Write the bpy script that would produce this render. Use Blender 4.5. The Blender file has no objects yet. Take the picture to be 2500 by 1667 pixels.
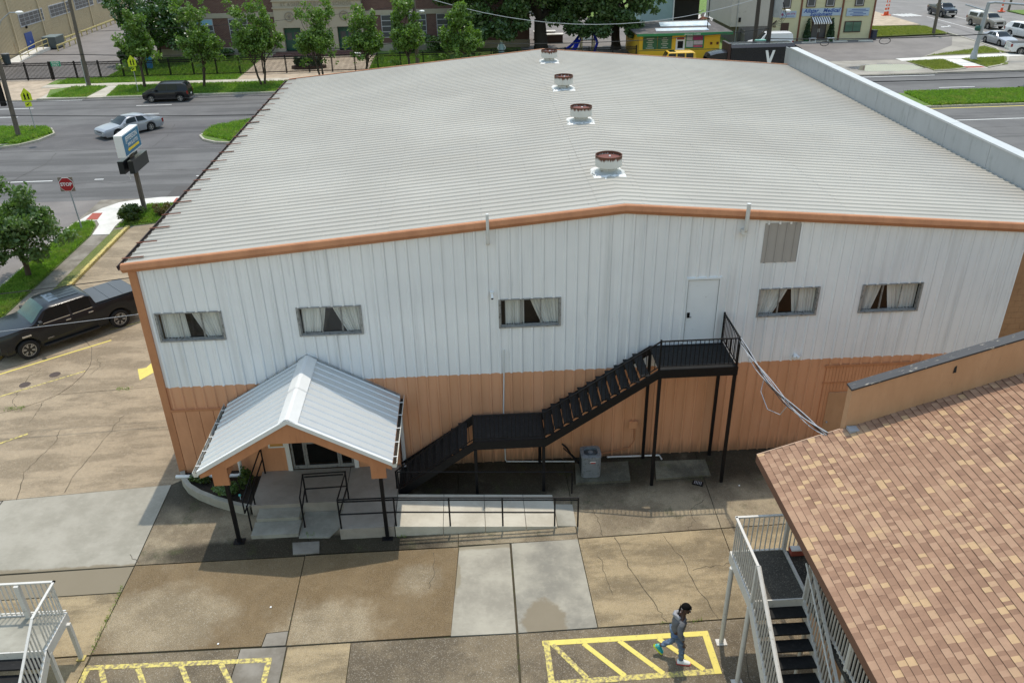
import bpy, math, random
import numpy as np
from mathutils import Matrix, Vector
random.seed(7); rng = np.random.default_rng(7)
R = math.radians
sc = bpy.context.scene
C = sc.collection
# ---------------------------------------------------------------- camera
cam = bpy.data.cameras.new('camera'); co = bpy.data.objects.new('camera', cam); C.objects.link(co)
cam.sensor_width = 36; cam.lens = 29.1035; cam.clip_start = .1; cam.clip_end = 900
_p, _y, _r = .49930063, -.04756477, -.01988961
co.matrix_world = Matrix.Translation((9.8074, -22.3215, 16.6991)) @ Matrix.Rotation(_y, 4, 'Z') @ Matrix.Rotation(math.pi/2-_p, 4, 'X') @ Matrix.Rotation(_r, 4, 'Z')
sc.camera = co
# ---------------------------------------------------------------- light
w = bpy.data.worlds.new('World'); sc.world = w; w.use_nodes = True
nt = w.node_tree; nt.nodes.clear()
sky = nt.nodes.new('ShaderNodeTexSky'); sky.sky_type = 'NISHITA'; sky.sun_disc = False
sky.sun_elevation = R(73.4); sky.sun_rotation = R(10.5); sky.air_density = 2.3; sky.dust_density = 1.2; sky.ozone_density = 1.0
bg = nt.nodes.new('ShaderNodeBackground'); bg.inputs[1].default_value = .15
wo = nt.nodes.new('ShaderNodeOutputWorld'); nt.links.new(sky.outputs[0], bg.inputs[0]); nt.links.new(bg.outputs[0], wo.inputs[0])
sl = bpy.data.lights.new('sun', 'SUN'); so = bpy.data.objects.new('sun', sl); C.objects.link(so)
sl.energy = 2.3; sl.angle = R(.55); sl.color = (1, .925, .81)
so.rotation_euler = Vector((-.054, -.292, -1)).to_track_quat('-Z', 'Y').to_euler(); so.location = (5, 10, 60)
vs = sc.view_settings; vs.view_transform = 'Standard'; vs.look = 'None'; vs.gamma = 1; vs.use_curve_mapping = False; vs.exposure = 0.4
sc.render.engine = 'CYCLES'
# ---------------------------------------------------------------- objects
OFF = {}
def link(o, parent=None):
    C.objects.link(o)
    if parent is not None: o.parent = parent
    return o
def tag(o, label=None, cat=None, group=None, kind=None):
    for k, v in (('label', label), ('category', cat), ('group', group), ('kind', kind)):
        if v: o[k] = v
    return o
def thing(name, loc, label, cat, group=None, rz=0):
    o = bpy.data.objects.new(name, None); link(o); o.location = loc; o.rotation_euler = (0, 0, rz); o.empty_display_size = .3
    OFF[o] = Vector(loc) if rz == 0 else Vector((0, 0, 0))
    return tag(o, label, cat, group)
class MB:
    def __init__(s): s.v = []; s.f = []; s.mi = []; s.cur = 0
    def add(s, vs, fs):
        b = len(s.v); s.v += [tuple(map(float, p)) for p in vs]
        s.f += [tuple(b+i for i in f) for f in fs]; s.mi += [s.cur]*len(fs); return s
    def box(s, x0, x1, y0, y1, z0, z1):
        return s.add([(x0,y0,z0),(x1,y0,z0),(x1,y1,z0),(x0,y1,z0),(x0,y0,z1),(x1,y0,z1),(x1,y1,z1),(x0,y1,z1)],
                     [(0,3,2,1),(4,5,6,7),(0,1,5,4),(1,2,6,5),(2,3,7,6),(3,0,4,7)])
    def obox(s, c, sz, rz=0, rx=0, ry=0):
        m = Matrix.Translation(c) @ Matrix.Rotation(rz, 4, 'Z') @ Matrix.Rotation(ry, 4, 'Y') @ Matrix.Rotation(rx, 4, 'X')
        a, b, d = sz[0]/2, sz[1]/2, sz[2]/2
        return s.add([m @ Vector(p) for p in [(-a,-b,-d),(a,-b,-d),(a,b,-d),(-a,b,-d),(-a,-b,d),(a,-b,d),(a,b,d),(-a,b,d)]],
                     [(0,3,2,1),(4,5,6,7),(0,1,5,4),(1,2,6,5),(2,3,7,6),(3,0,4,7)])
    def bar(s, p, q, w, h=None):
        p = Vector(p); q = Vector(q); h = h or w; d = (q-p).normalized()
        up = Vector((0,0,1)) if abs(d.z) < .95 else Vector((0,1,0))
        a = d.cross(up).normalized()*(w/2); b = a.cross(d).normalized()*(h/2)
        return s.add([p-a-b,p+a-b,p+a+b,p-a+b,q-a-b,q+a-b,q+a+b,q-a+b],[(0,1,2,3),(7,6,5,4),(0,4,5,1),(1,5,6,2),(2,6,7,3),(3,7,4,0)])
    def tube(s, pts, r, n=8, r1=None, cap=True):
        pts = [Vector(p) for p in pts]; k = len(pts); vs = []
        rs = r if isinstance(r, (list, tuple)) else [r + ((r1 if r1 is not None else r)-r)*i/max(1,k-1) for i in range(k)]
        for i, p in enumerate(pts):
            d = (pts[min(i+1,k-1)]-pts[max(i-1,0)]).normalized()
            up = Vector((0,0,1)) if abs(d.z) < .9 else Vector((0,1,0))
            a = d.cross(up).normalized(); b = a.cross(d)
            for j in range(n):
                t = 2*math.pi*j/n; vs.append(p+a*math.cos(t)*rs[i]+b*math.sin(t)*rs[i])
        fs = [(i*n+j, i*n+(j+1)%n, (i+1)*n+(j+1)%n, (i+1)*n+j) for i in range(k-1) for j in range(n)]
        if cap: fs += [tuple(range(n-1,-1,-1)), tuple((k-1)*n+j for j in range(n))]
        return s.add(vs, fs)
    def prism(s, poly, z0, z1):
        n = len(poly)
        a = sum(poly[i][0]*poly[(i+1)%n][1]-poly[(i+1)%n][0]*poly[i][1] for i in range(n))
        if a < 0: poly = poly[::-1]
        return s.add([(x,y,z0) for x,y in poly]+[(x,y,z1) for x,y in poly],
                     [tuple(range(n-1,-1,-1)), tuple(range(n,2*n))]+[(i,(i+1)%n,n+(i+1)%n,n+i) for i in range(n)])
    def prismY(s, poly, y0, y1):      # polygon in x,z extruded along y
        n = len(poly)
        return s.add([(x,y0,z) for x,z in poly]+[(x,y1,z) for x,z in poly],
                     [tuple(range(n)), tuple(range(2*n-1,n-1,-1))]+[((i+1)%n,i,n+i,n+(i+1)%n) for i in range(n)])
    def prismX(s, poly, x0, x1):      # polygon in y,z extruded along x
        n = len(poly)
        return s.add([(x0,y,z) for y,z in poly]+[(x1,y,z) for y,z in poly],
                     [tuple(range(n-1,-1,-1)), tuple(range(n,2*n))]+[(i,(i+1)%n,n+(i+1)%n,n+i) for i in range(n)])
    def lathe(s, c, prof, n=20):
        vs = []; k = len(prof)
        for r, z in prof:
            for j in range(n):
                t = 2*math.pi*j/n; vs.append((c[0]+r*math.cos(t), c[1]+r*math.sin(t), c[2]+z))
        return s.add(vs, [(i*n+j, i*n+(j+1)%n, (i+1)*n+(j+1)%n, (i+1)*n+j) for i in range(k-1) for j in range(n)])
    def grid(s, P):                   # P[i][j] points
        a = len(P); b = len(P[0])
        return s.add([p for r in P for p in r], [(i*b+j, i*b+j+1, (i+1)*b+j+1, (i+1)*b+j) for i in range(a-1) for j in range(b-1)])
    def strip(s, pts, w, z):          # flat ribbon on the ground
        P = []
        for i, p in enumerate(pts):
            a = pts[max(i-1,0)]; b = pts[min(i+1,len(pts)-1)]
            d = Vector((b[0]-a[0], b[1]-a[1])).normalized(); ww = w[i] if isinstance(w, list) else w
            P.append([(p[0]-d.y*ww/2, p[1]+d.x*ww/2, z), (p[0]+d.y*ww/2, p[1]-d.x*ww/2, z)])
        return s.grid(P)
    def mesh(s, name, mats, off=(0,0,0), smooth=False):
        me = bpy.data.meshes.new(name); o = Vector(off)
        me.from_pydata([(x-o[0], y-o[1], z-o[2]) for x, y, z in s.v], [], s.f); me.update()
        for m in (mats if isinstance(mats, (list, tuple)) else [mats]): me.materials.append(m)
        if max(s.mi, default=0): me.polygons.foreach_set('material_index', s.mi)
        if smooth: me.polygons.foreach_set('use_smooth', [True]*len(me.polygons))
        return me
    def build(s, name, mats, parent=None, smooth=False, label=None, cat=None, group=None, kind=None, auto=None):
        off = OFF.get(parent, Vector((0,0,0))) if parent is not None else Vector((0,0,0))
        me = s.mesh(name, mats, off, smooth)
        if auto is not None:
            me.polygons.foreach_set('use_smooth', [True]*len(me.polygons)); me.set_sharp_from_angle(angle=R(auto))
        o = bpy.data.objects.new(name, me); link(o, parent); OFF[o] = off
        return tag(o, label, cat, group, kind)
def put(name, me, parent=None, loc=(0,0,0), rot=(0,0,0), scale=(1,1,1), **k):
    o = bpy.data.objects.new(name, me); link(o, parent); o.location = loc; o.rotation_euler = rot; o.scale = scale
    OFF[o] = Vector(loc); return tag(o, **k) if k else o
def copy_tree(o, parent=None):
    c = o.copy(); C.objects.link(c); c.parent = parent
    for ch in o.children: copy_tree(ch, c)
    return c
def inset(poly, d):
    n = len(poly); a = sum(poly[i][0]*poly[(i+1)%n][1]-poly[(i+1)%n][0]*poly[i][1] for i in range(n)); sg = 1 if a > 0 else -1; out = []
    for i in range(n):
        p, q, r = Vector(poly[i-1]), Vector(poly[i]), Vector(poly[(i+1)%n]); e = (q-p).normalized(); f = (r-q).normalized()
        n1 = Vector((-e.y, e.x))*sg; n2 = Vector((-f.y, f.x))*sg; b = n1+n2; b = b/max(.3, b.dot(n1)) if b.length > 1e-6 else n1
        out.append((q.x+b.x*d, q.y+b.y*d))
    return out
def text_mesh(body, size, mat, extrude=.004, shear=0, bold=0, spacing=1.0, align='CENTER'):
    cu = bpy.data.curves.new('txt', 'FONT'); cu.body = body; cu.size = size; cu.extrude = extrude; cu.shear = shear; cu.offset = bold
    cu.space_character = spacing; cu.align_x = align; cu.align_y = 'CENTER'; cu.resolution_u = 2
    o = bpy.data.objects.new('txt', cu); C.objects.link(o)
    me = bpy.data.meshes.new_from_object(o.evaluated_get(bpy.context.evaluated_depsgraph_get()))
    bpy.data.objects.remove(o); bpy.data.curves.remove(cu)
    me.materials.clear(); me.materials.append(mat); return me
# ---------------------------------------------------------------- materials
class NB:
    def __init__(s, name):
        s.m = bpy.data.materials.new(name); s.m.use_nodes = True; s.t = s.m.node_tree; s.t.nodes.clear()
        s.out = s.N('ShaderNodeOutputMaterial'); s.b = s.N('ShaderNodeBsdfPrincipled'); s.t.links.new(s.b.outputs[0], s.out.inputs[0])
        s.pos = s.N('ShaderNodeNewGeometry').outputs['Position']
    def N(s, t, **k):
        n = s.t.nodes.new(t)
        for a, v in k.items(): setattr(n, a, v)
        return n
    def L(s, a, b):
        if isinstance(a, (int, float)): b.default_value = a
        elif isinstance(a, (tuple, list)): b.default_value = tuple(a)+((1,) if len(a) == 3 and len(b.default_value) == 4 else ())
        else: s.t.links.new(a, b)
    def math(s, op, a, b=0, c=None, clamp=False):
        n = s.N('ShaderNodeMath', operation=op, use_clamp=clamp); s.L(a, n.inputs[0]); s.L(b, n.inputs[1])
        if c is not None: s.L(c, n.inputs[2])
        return n.outputs[0]
    def mul(s, a, b): return s.math('MULTIPLY', a, b)
    def addm(s, a, b): return s.math('ADD', a, b)
    def mapv(s, sc=(1,1,1), v=None, loc=(0,0,0)):
        n = s.N('ShaderNodeMapping'); s.L(v if v is not None else s.pos, n.inputs[0]); n.inputs['Scale'].default_value = sc; n.inputs['Location'].default_value = loc; return n.outputs[0]
    def noise(s, scale, detail=4, v=None, rough=.55):
        n = s.N('ShaderNodeTexNoise'); s.L(v if v is not None else s.pos, n.inputs['Vector']); n.inputs['Scale'].default_value = scale
        n.inputs['Detail'].default_value = detail; n.inputs['Roughness'].default_value = rough; return n.outputs[0]
    def voro(s, scale, v=None, feat='F1', out=0):
        n = s.N('ShaderNodeTexVoronoi', feature=feat); s.L(v if v is not None else s.pos, n.inputs['Vector']); n.inputs['Scale'].default_value = scale; return n.outputs[out]
    def sm(s, x, a, b):
        n = s.N('ShaderNodeMapRange', interpolation_type='SMOOTHSTEP'); s.L(x, n.inputs[0]); n.inputs[1].default_value = a; n.inputs[2].default_value = b; return n.outputs[0]
    def mix(s, f, a, b, bt='MIX'):
        n = s.N('ShaderNodeMix', data_type='RGBA', blend_type=bt); s.L(f, n.inputs[0]); s.L(a, n.inputs[6]); s.L(b, n.inputs[7]); return n.outputs[2]
    def xyz(s, v=None):
        n = s.N('ShaderNodeSeparateXYZ'); s.L(v if v is not None else s.pos, n.inputs[0]); return n.outputs
    def ell(s, cx, cy, rx, ry, nz, soft=.25, amp=.5):   # soft noisy ellipse on the ground, 1 inside
        X = s.xyz(); a = s.math('DIVIDE', s.addm(X[0], -cx), rx); b = s.math('DIVIDE', s.addm(X[1], -cy), ry)
        d = s.math('SQRT', s.addm(s.mul(a, a), s.mul(b, b))); d = s.addm(d, s.mul(s.addm(nz, -.5), amp))
        return s.sm(d, 1+soft, 1-soft)
    def bump(s, h, st=.3, dist=.02):
        n = s.N('ShaderNodeBump'); n.inputs['Strength'].default_value = st; n.inputs['Distance'].default_value = dist; s.L(h, n.inputs['Height']); s.t.links.new(n.outputs[0], s.b.inputs['Normal'])
    def set(s, col=None, rough=None, metal=None, **k):
        if col is not None: s.L(col, s.b.inputs['Base Color'])
        if rough is not None: s.L(rough, s.b.inputs['Roughness'])
        if metal is not None: s.L(metal, s.b.inputs['Metallic'])
        for a, v in k.items(): s.L(v, s.b.inputs[a.replace('_', ' ')])
        return s.m
def g3(c, f): return tuple(x*f for x in c)
def mat(name, c, r=.6, m=0, v=.12, s=2., c2=None, lo=.5, hi=.7, s2=None, bump=0, bs=40, stretch=(1,1,1), obj=False, **k):
    b = NB(name)
    vec = b.N('ShaderNodeTexCoord').outputs['Object'] if obj else b.pos
    vec = b.mapv(stretch, vec)
    nz = b.noise(s, 5, vec)
    col = b.mix(nz, g3(c, 1-v), g3(c, 1+v))
    if c2: col = b.mix(b.sm(b.noise(s2 or s*2.3, 6, vec, .65), lo, hi), col, c2)
    if bump: b.bump(b.noise(bs, 3, vec), bump, .01)
    return b.set(col, r, m, **k)
def glassmat(name, tint=(.75,.8,.8), refl=.9):
    b = NB(name); b.t.nodes.remove(b.b)
    tr = b.N('ShaderNodeBsdfTransparent'); tr.inputs[0].default_value = (*tint, 1); gl = b.N('ShaderNodeBsdfGlossy'); gl.inputs['Roughness'].default_value = .03
    fr = b.N('ShaderNodeLayerWeight'); fr.inputs[0].default_value = .5; mx = b.N('ShaderNodeMixShader')
    b.L(b.math('MULTIPLY_ADD', b.math('POWER', fr.outputs[1], 5), refl, .05), mx.inputs[0]); b.t.links.new(tr.outputs[0], mx.inputs[1]); b.t.links.new(gl.outputs[0], mx.inputs[2]); b.t.links.new(mx.outputs[0], b.out.inputs[0])
    return b.m
# ground -------------------------------------------------------------
def aggmat(name, c, dark, speck, wet=None, wetcol=(.06,.04,.02), grain=45., coarse=.5, streak=False, moss=None, wetmix=.9):
    b = NB(name)
    big = b.noise(.55, 6, None, .6); mid = b.noise(2.4, 6, b.mapv((1,1,1), None, (7,3,0)), .65)
    if streak: big = b.noise(.8, 6, b.mapv((.45,1.5,1), None, (2,9,0)), .62)
    col = b.mix(b.sm(big, .4, .6), dark, c)
    col = b.mix(b.mul(b.sm(mid, .5, .75), .45), col, g3(c, 1.28))
    col = b.mix(b.mul(b.sm(b.noise(1.1, 5, b.mapv((1,1,1), None, (31,5,0))), .55, .75), .4), col, g3(dark, .75))
    m6 = b.noise(7., 5, b.mapv((1,1,1), None, (13,8,0)), .75); col = b.mix(b.mul(b.sm(m6, .5, .7), .38), col, b.mix(1, col, (1.3,1.28,1.22), 'MULTIPLY')); col = b.mix(b.mul(b.sm(m6, .5, .32), .42), col, b.mix(1, col, (.62,.6,.56), 'MULTIPLY'))
    gr = b.noise(grain, 2, None, .7); peb = b.voro(grain*1.15, out=1)
    sp = b.N('ShaderNodeSeparateColor'); b.L(peb, sp.inputs[0])
    rough = .88
    W = None
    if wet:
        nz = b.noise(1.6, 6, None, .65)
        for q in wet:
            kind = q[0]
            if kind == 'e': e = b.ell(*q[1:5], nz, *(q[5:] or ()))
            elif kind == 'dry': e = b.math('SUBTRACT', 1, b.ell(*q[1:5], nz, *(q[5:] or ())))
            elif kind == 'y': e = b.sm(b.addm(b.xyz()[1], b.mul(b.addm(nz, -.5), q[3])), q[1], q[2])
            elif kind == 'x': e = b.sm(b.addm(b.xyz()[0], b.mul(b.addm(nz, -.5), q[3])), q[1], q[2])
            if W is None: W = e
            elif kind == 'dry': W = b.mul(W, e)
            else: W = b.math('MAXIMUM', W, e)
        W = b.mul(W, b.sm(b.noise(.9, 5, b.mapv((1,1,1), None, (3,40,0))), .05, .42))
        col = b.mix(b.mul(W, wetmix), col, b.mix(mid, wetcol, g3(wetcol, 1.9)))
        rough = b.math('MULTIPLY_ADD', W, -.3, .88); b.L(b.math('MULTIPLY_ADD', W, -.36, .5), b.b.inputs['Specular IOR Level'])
    if moss: col = b.mix(b.mul(b.sm(b.noise(1.3, 6, b.mapv((1,1,1), None, (11,21,0)), .7), .54, .68), .6), col, moss)
    col = b.mix(b.mul(b.sm(gr, .42, .62), coarse), col, b.mix(1, col, (1.45,1.42,1.35), 'MULTIPLY'))
    col = b.mix(b.mul(b.sm(gr, .5, .36), coarse), col, b.mix(1, col, (.5,.48,.45), 'MULTIPLY'))
    pk = b.mul(b.sm(sp.outputs[0], .84, .95), coarse*.8)
    if W is not None: pk = b.mul(pk, b.math('MULTIPLY_ADD', W, -.6, 1))
    col = b.mix(pk, col, b.mix(.45, speck, col))
    b.bump(gr, .35, .006)
    return b.set(col, rough)
DRT = [('dry',1.2,-6.2,1.75,1.15,.3,1.1), ('dry',5.6,-6.75,1.2,.9,.35,1.5), ('dry',7.9,-5.2,.6,.5,.5,1.6)]
Mt = {}
Mt['agg_tan'] = aggmat('exposed_aggregate_tan', (.31,.24,.14), (.17,.13,.075), (.5,.45,.36), streak=True, coarse=.45)
Mt['agg_left'] = aggmat('exposed_aggregate_side', (.31,.245,.165), (.205,.16,.105), (.5,.45,.36), streak=True, coarse=.5)
Mt['agg_wet'] = aggmat('exposed_aggregate_wet', (.25,.2,.128), (.185,.145,.09), (.5,.46,.38), [('y',-12,-11,.1)]+DRT, (.09,.06,.029), coarse=.65, wetmix=.72)
Mt['agg_front'] = aggmat('exposed_aggregate_front', (.27,.22,.145), (.16,.125,.08), (.46,.42,.34), [('y',-2.6,-1.1,.9), ('e',4.4,-3.75,4.4,.6), ('e',9.9,-.9,3.0,1.5)], (.014,.012,.008), coarse=.45, moss=(.05,.055,.02))  # mossy, and darker along the wall, under the stairs and before the porch
Mt['agg_dark'] = aggmat('exposed_aggregate_dark', (.165,.13,.083), (.1,.078,.05), (.5,.46,.38), None, grain=42, coarse=.62)
def palemat(name, c, dark, wet=None, wetcol=(.2,.17,.12)):
    b = NB(name); big = b.noise(.9, 6, None, .6); mid = b.noise(5, 6, None, .7)
    col = b.mix(b.sm(big, .35, .68), dark, c); col = b.mix(b.mul(b.sm(mid, .45, .75), .4), col, g3(c, 1.12))
    col = b.mix(b.mul(b.sm(b.noise(14, 5, b.mapv((.3,1,1))), .55, .8), .35), col, g3(dark, .7))
    if wet:
        nz = b.noise(2.2, 5); W = None
        for q in wet:
            if q[0] == 'e': e = b.ell(*q[1:5], nz, .1, 1.0)
            else: e = b.sm(b.addm(b.xyz()[1 if q[0] == 'y' else 0], b.mul(b.addm(nz, -.5), q[3])), q[1], q[2])
            W = e if W is None else b.math('MAXIMUM', W, e)
        col = b.mix(b.mul(W, .9), col, wetcol)
    b.bump(b.noise(60, 3), .15, .004)
    return b.set(col, .85)
Mt['pale_l'] = palemat('pale_concrete_left', (.34,.315,.258), (.265,.245,.195), [('y',-3.95,-4.05,.35)], (.19,.155,.1))
Mt['pale_a'] = palemat('pale_concrete_patch', (.375,.345,.275), (.255,.233,.185), [('e',8.75,-5.2,.32,.9), ('y',-4.22,-4.1,.2)], (.24,.205,.14))
Mt['pale_b'] = palemat('pale_concrete_wet_spot', (.355,.328,.262), (.215,.2,.163), [('e',11.25,-7.05,.58,.8)], (.2,.165,.11))
Mt['ramp'] = palemat('ramp_concrete', (.54,.5,.41), (.43,.39,.31))
Mt['porch'] = palemat('porch_concrete', (.33,.29,.24), (.25,.22,.18))
Mt['step'] = palemat('step_concrete', (.36,.34,.28), (.24,.225,.18))
Mt['walk'] = palemat('sidewalk_concrete', (.5,.46,.38), (.38,.34,.27))
Mt['walkw'] = palemat('new_sidewalk_concrete', (.66,.64,.59), (.55,.53,.48))
Mt['walkold'] = palemat('old_sidewalk', (.25,.225,.185), (.14,.12,.09))
Mt['walkpink'] = palemat('driveway_concrete', (.47,.375,.27), (.33,.26,.185))
Mt['pad'] = aggmat('mossy_pad', (.16,.15,.105), (.075,.07,.05), (.3,.28,.22), None, coarse=.4, moss=(.085,.085,.02))
Mt['joint'] = mat('joint_soil', (.06,.048,.028), .95, v=.5, s=3, c2=(.06,.065,.02), lo=.5, hi=.6)
Mt['crack'] = mat('crack_dirt', (.07,.055,.035), .95, v=.4, s=9)
def asphalt(name, c, dark, tracks=True, wet=None):
    b = NB(name); col = b.mix(b.sm(b.noise(.35, 6, None, .6), .35, .65), dark, c)
    if tracks:
        t = b.noise(1., 6, b.mapv((.03,.55,1), None, (1,3,0)), .62); col = b.mix(b.mul(b.sm(t, .5, .6), .8), col, g3(dark, .5))
        t = b.noise(1.3, 6, b.mapv((.05,.7,1), None, (4,50,0)), .6); col = b.mix(b.mul(b.sm(t, .55, .75), .35), col, g3(c, 1.3))
    gr = b.noise(9, 4, None, .75); col = b.mix(b.mul(b.sm(gr, .35, .7), .3), g3(dark, 1), col) if False else b.mix(.35, col, b.mix(gr, g3(dark, .6), g3(c, 1.5)))
    r = .9
    if wet:
        nz = b.noise(.8, 5); W = b.ell(*wet, nz, .15, .8); col = b.mix(b.mul(W, .7), col, g3(dark, .45)); r = b.math('MULTIPLY_ADD', W, -.85, .9)
    return b.set(col, r)
Mt['road'] = asphalt('road_asphalt', (.135,.13,.125), (.095,.09,.088))
Mt['lot'] = asphalt('lot_asphalt', (.2,.18,.165), (.14,.125,.115), False)
Mt['lot2'] = asphalt('gravel_lot', (.34,.31,.26), (.2,.18,.155), False, (53., 63.3, 4.2, 1.9))
Mt['street'] = asphalt('side_street_asphalt', (.22,.205,.195), (.16,.15,.14), False)
Mt['cross'] = asphalt('crossing_asphalt', (.115,.108,.105), (.075,.07,.07))
Mt['patch'] = asphalt('asphalt_patch', (.085,.078,.075), (.07,.065,.06), False)
def grassmat(name, a, b2, dry):
    b = NB(name); n = b.noise(1.3, 6, None, .7); col = b.mix(b.sm(n, .3, .7), a, b2); col = b.mix(b.mul(b.sm(b.noise(.5, 6, b.mapv((1,1,1), None, (9,9,0))), .54, .72), .55), col, dry)
    fine = b.noise(26, 3, None, .8); col = b.mix(b.sm(fine, .3, .7), b.mix(1, col, (.55,.6,.5), 'MULTIPLY'), b.mix(1, col, (1.35,1.3,1.2), 'MULTIPLY')); b.bump(b.noise(22, 4, None, .8), .9, .08)
    return b.set(col, .9)
Mt['grass'] = grassmat('grass_ground', (.1,.175,.03), (.15,.24,.048), (.22,.22,.085))
Mt['grassdry'] = grassmat('dry_grass_ground', (.13,.165,.03), (.18,.2,.055), (.27,.23,.11))
Mt['soil'] = mat('planter_soil', (.03,.022,.014), .95, v=.5, s=9, bump=.8, bs=18)
def leafmat(name, a, b2, tr=.35, gloss=.45, dry=None):
    b = NB(name); n = b.noise(3.1, 3); col = b.mix(b.sm(n, .35, .65), a, b2)
    if dry: col = b.mix(b.mul(b.sm(b.noise(.55, 6, b.mapv((1,1,0)), .7), .47, .68), .75), col, dry)
    col = col; col = b.mix(b.mul(b.noise(40, 1), .5), col, b.mix(1, col, (1.5,1.45,1.1), 'MULTIPLY'))
    b.set(col, gloss); t = b.N('ShaderNodeBsdfTranslucent'); b.L(b.mix(1, col, (1.3,1.5,.6), 'MULTIPLY'), t.inputs[0]); mx = b.N('ShaderNodeMixShader'); mx.inputs[0].default_value = tr
    b.t.links.new(b.b.outputs[0], mx.inputs[1]); b.t.links.new(t.outputs[0], mx.inputs[2]); b.t.links.new(mx.outputs[0], b.out.inputs[0]); return b.m
Mt['leaf'] = leafmat('street_tree_leaves', (.08,.145,.026), (.14,.23,.05))
Mt['leafn'] = leafmat('near_tree_leaves', (.065,.12,.034), (.12,.19,.075))
Mt['oak'] = leafmat('oak_leaves', (.042,.085,.026), (.09,.15,.055), .25, .35)
Mt['mag'] = leafmat('magnolia_leaves', (.045,.1,.025), (.08,.145,.045), .2, .25)
Mt['shrub'] = leafmat('shrub_leaves', (.04,.07,.014), (.075,.115,.03))
Mt['shrubred'] = leafmat('reddish_shrub_leaves', (.11,.07,.03), (.09,.1,.03))
Mt['conif'] = leafmat('potted_conifer_leaves', (.02,.05,.018), (.035,.075,.03), .15)
Mt['blade'] = leafmat('grass_blades', (.115,.205,.032), (.18,.285,.055), .5, .6, (.24,.25,.095))
Mt['bladedry'] = leafmat('dry_grass_blades', (.17,.2,.04), (.25,.26,.08), .4, .7)
Mt['blossom'] = mat('blossom', (.75,.75,.68), .6, v=.1)
Mt['bark'] = mat('bark', (.075,.058,.042), .95, v=.4, s=6, bump=.7, bs=25, stretch=(1,1,.3))
Mt['barkd'] = mat('dark_bark', (.045,.038,.03), .95, v=.4, s=5, bump=.8, bs=18, stretch=(1,1,.25))
# building -------------------------------------------------------------
def wallmat():
    b = NB('painted_metal_siding'); X = b.xyz()
    st = b.noise(1., 6, b.mapv((9,1,.45)), .72); big = b.noise(.35, 5)
    white = b.mix(b.sm(big, .3, .7), (.73,.735,.745), (.81,.81,.81))
    white = b.mix(b.mul(b.mul(b.sm(st, .5, .72), b.sm(b.noise(.45, 4, b.mapv((1,1,.5), None, (5,0,2))), .38, .62)), .45), white, (.42,.425,.43))
    white = b.mix(b.mul(b.sm(b.noise(1., 5, b.mapv((3.279,1,.12), None, (.4,0,0)), .5), .5, .75), .4), white, (.46,.465,.46))
    fx_ = b.math('FRACT', b.math('DIVIDE', b.addm(X[0], -.1), .33)); ln_ = b.mul(b.sm(b.math('ABSOLUTE', b.addm(fx_, -.655)), .05, .015), b.sm(b.noise(.9, 4, b.mapv((2,1,.3), None, (8,0,1)), .6), .3, .6))
    white = b.mix(b.mul(ln_, .5), white, (.36,.365,.37))
    org = b.mix(b.sm(b.noise(.8, 5, b.mapv((2,1,.4))), .3, .7), (.57,.285,.15), (.66,.335,.185))
    org = b.mix(b.mul(b.sm(b.noise(.5, 6, b.mapv((1,1,.6), None, (3,0,7)), .65), .5, .68), .4), org, (.62,.36,.225))
    org = b.mix(b.mul(b.sm(b.addm(X[2], b.mul(b.addm(st, -.5), 1.5)), .55, -.05), .8), org, (.24,.14,.08))
    org = b.mix(b.mul(b.sm(st, .56, .76), .3), org, (.45,.235,.13))
    f = b.sm(b.addm(X[2], b.mul(b.addm(b.noise(4.5, 4, b.mapv((1,0,0))), -.5), .11)), 3.40, 3.42)
    return b.set(b.mix(f, org, white), .62)
Mt['siding'] = wallmat()
def orangemat(name, c=(.62,.30,.155), d=(.52,.24,.12)):
    b = NB(name); col = b.mix(b.sm(b.noise(1.2, 6, b.mapv((1.5,1.5,.6)), .65), .3, .7), d, c); col = b.mix(b.mul(b.sm(b.noise(4, 6, b.mapv((3,3,.4)), .7), .55, .75), .35), col, g3(d, .6))
    return b.set(col, .6)
Mt['orange'] = orangemat('orange_paint')
Mt['orangef'] = orangemat('orange_trim', (.49,.215,.098), (.40,.165,.072))
Mt['stucco'] = orangemat('orange_stucco', (.52,.30,.165), (.45,.25,.13))
Mt['blockp'] = orangemat('brown_block', (.36,.2,.1), (.29,.155,.075))
def roofmat():
    b = NB('weathered_roof_metal'); big = b.noise(.22, 6, None, .6); col = b.mix(b.sm(big, .3, .7), (.335,.313,.27), (.395,.372,.323))
    col = b.mix(b.mul(b.sm(b.noise(1., 6, b.mapv((.25,5,1)), .7), .5, .75), .3), col, (.29,.28,.255))
    col = b.mix(b.mul(b.sm(b.noise(16, 3, b.mapv((.6,1,1)), .8), .62, .75), .25), col, (.28,.27,.25))
    X = b.xyz(); pu = b.math('ABSOLUTE', b.addm(b.math('FRACT', b.math('DIVIDE', X[0], 1.55)), -.5)); col = b.mix(b.mul(b.mul(b.sm(pu, .014, .006), b.sm(b.noise(7, 2, b.mapv((.05,1,0)), .8), .5, .6)), .45), col, (.2,.19,.17))
    col = b.mix(b.mul(b.mul(b.sm(X[0], .6, -.15), b.sm(b.noise(3, 6, b.mapv((.35,3,1)), .7), .42, .66)), .6), col, (.13,.12,.1))
    oi = b.N('ShaderNodeObjectInfo').outputs['Random']; col = b.mix(b.mul(oi, .16), col, (.33,.325,.30))
    return b.set(col, .55, 0.0)
Mt['roof'] = roofmat()
Mt['galv'] = mat('galvanized_steel', (.36,.38,.40), .45, .2, v=.14, s=1.5, c2=(.28,.3,.31), lo=.5, hi=.75, stretch=(1,1,.35))
Mt['galvl'] = mat('galvanized_cap', (.5,.51,.52), .4, .2, v=.08, s=2)
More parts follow.
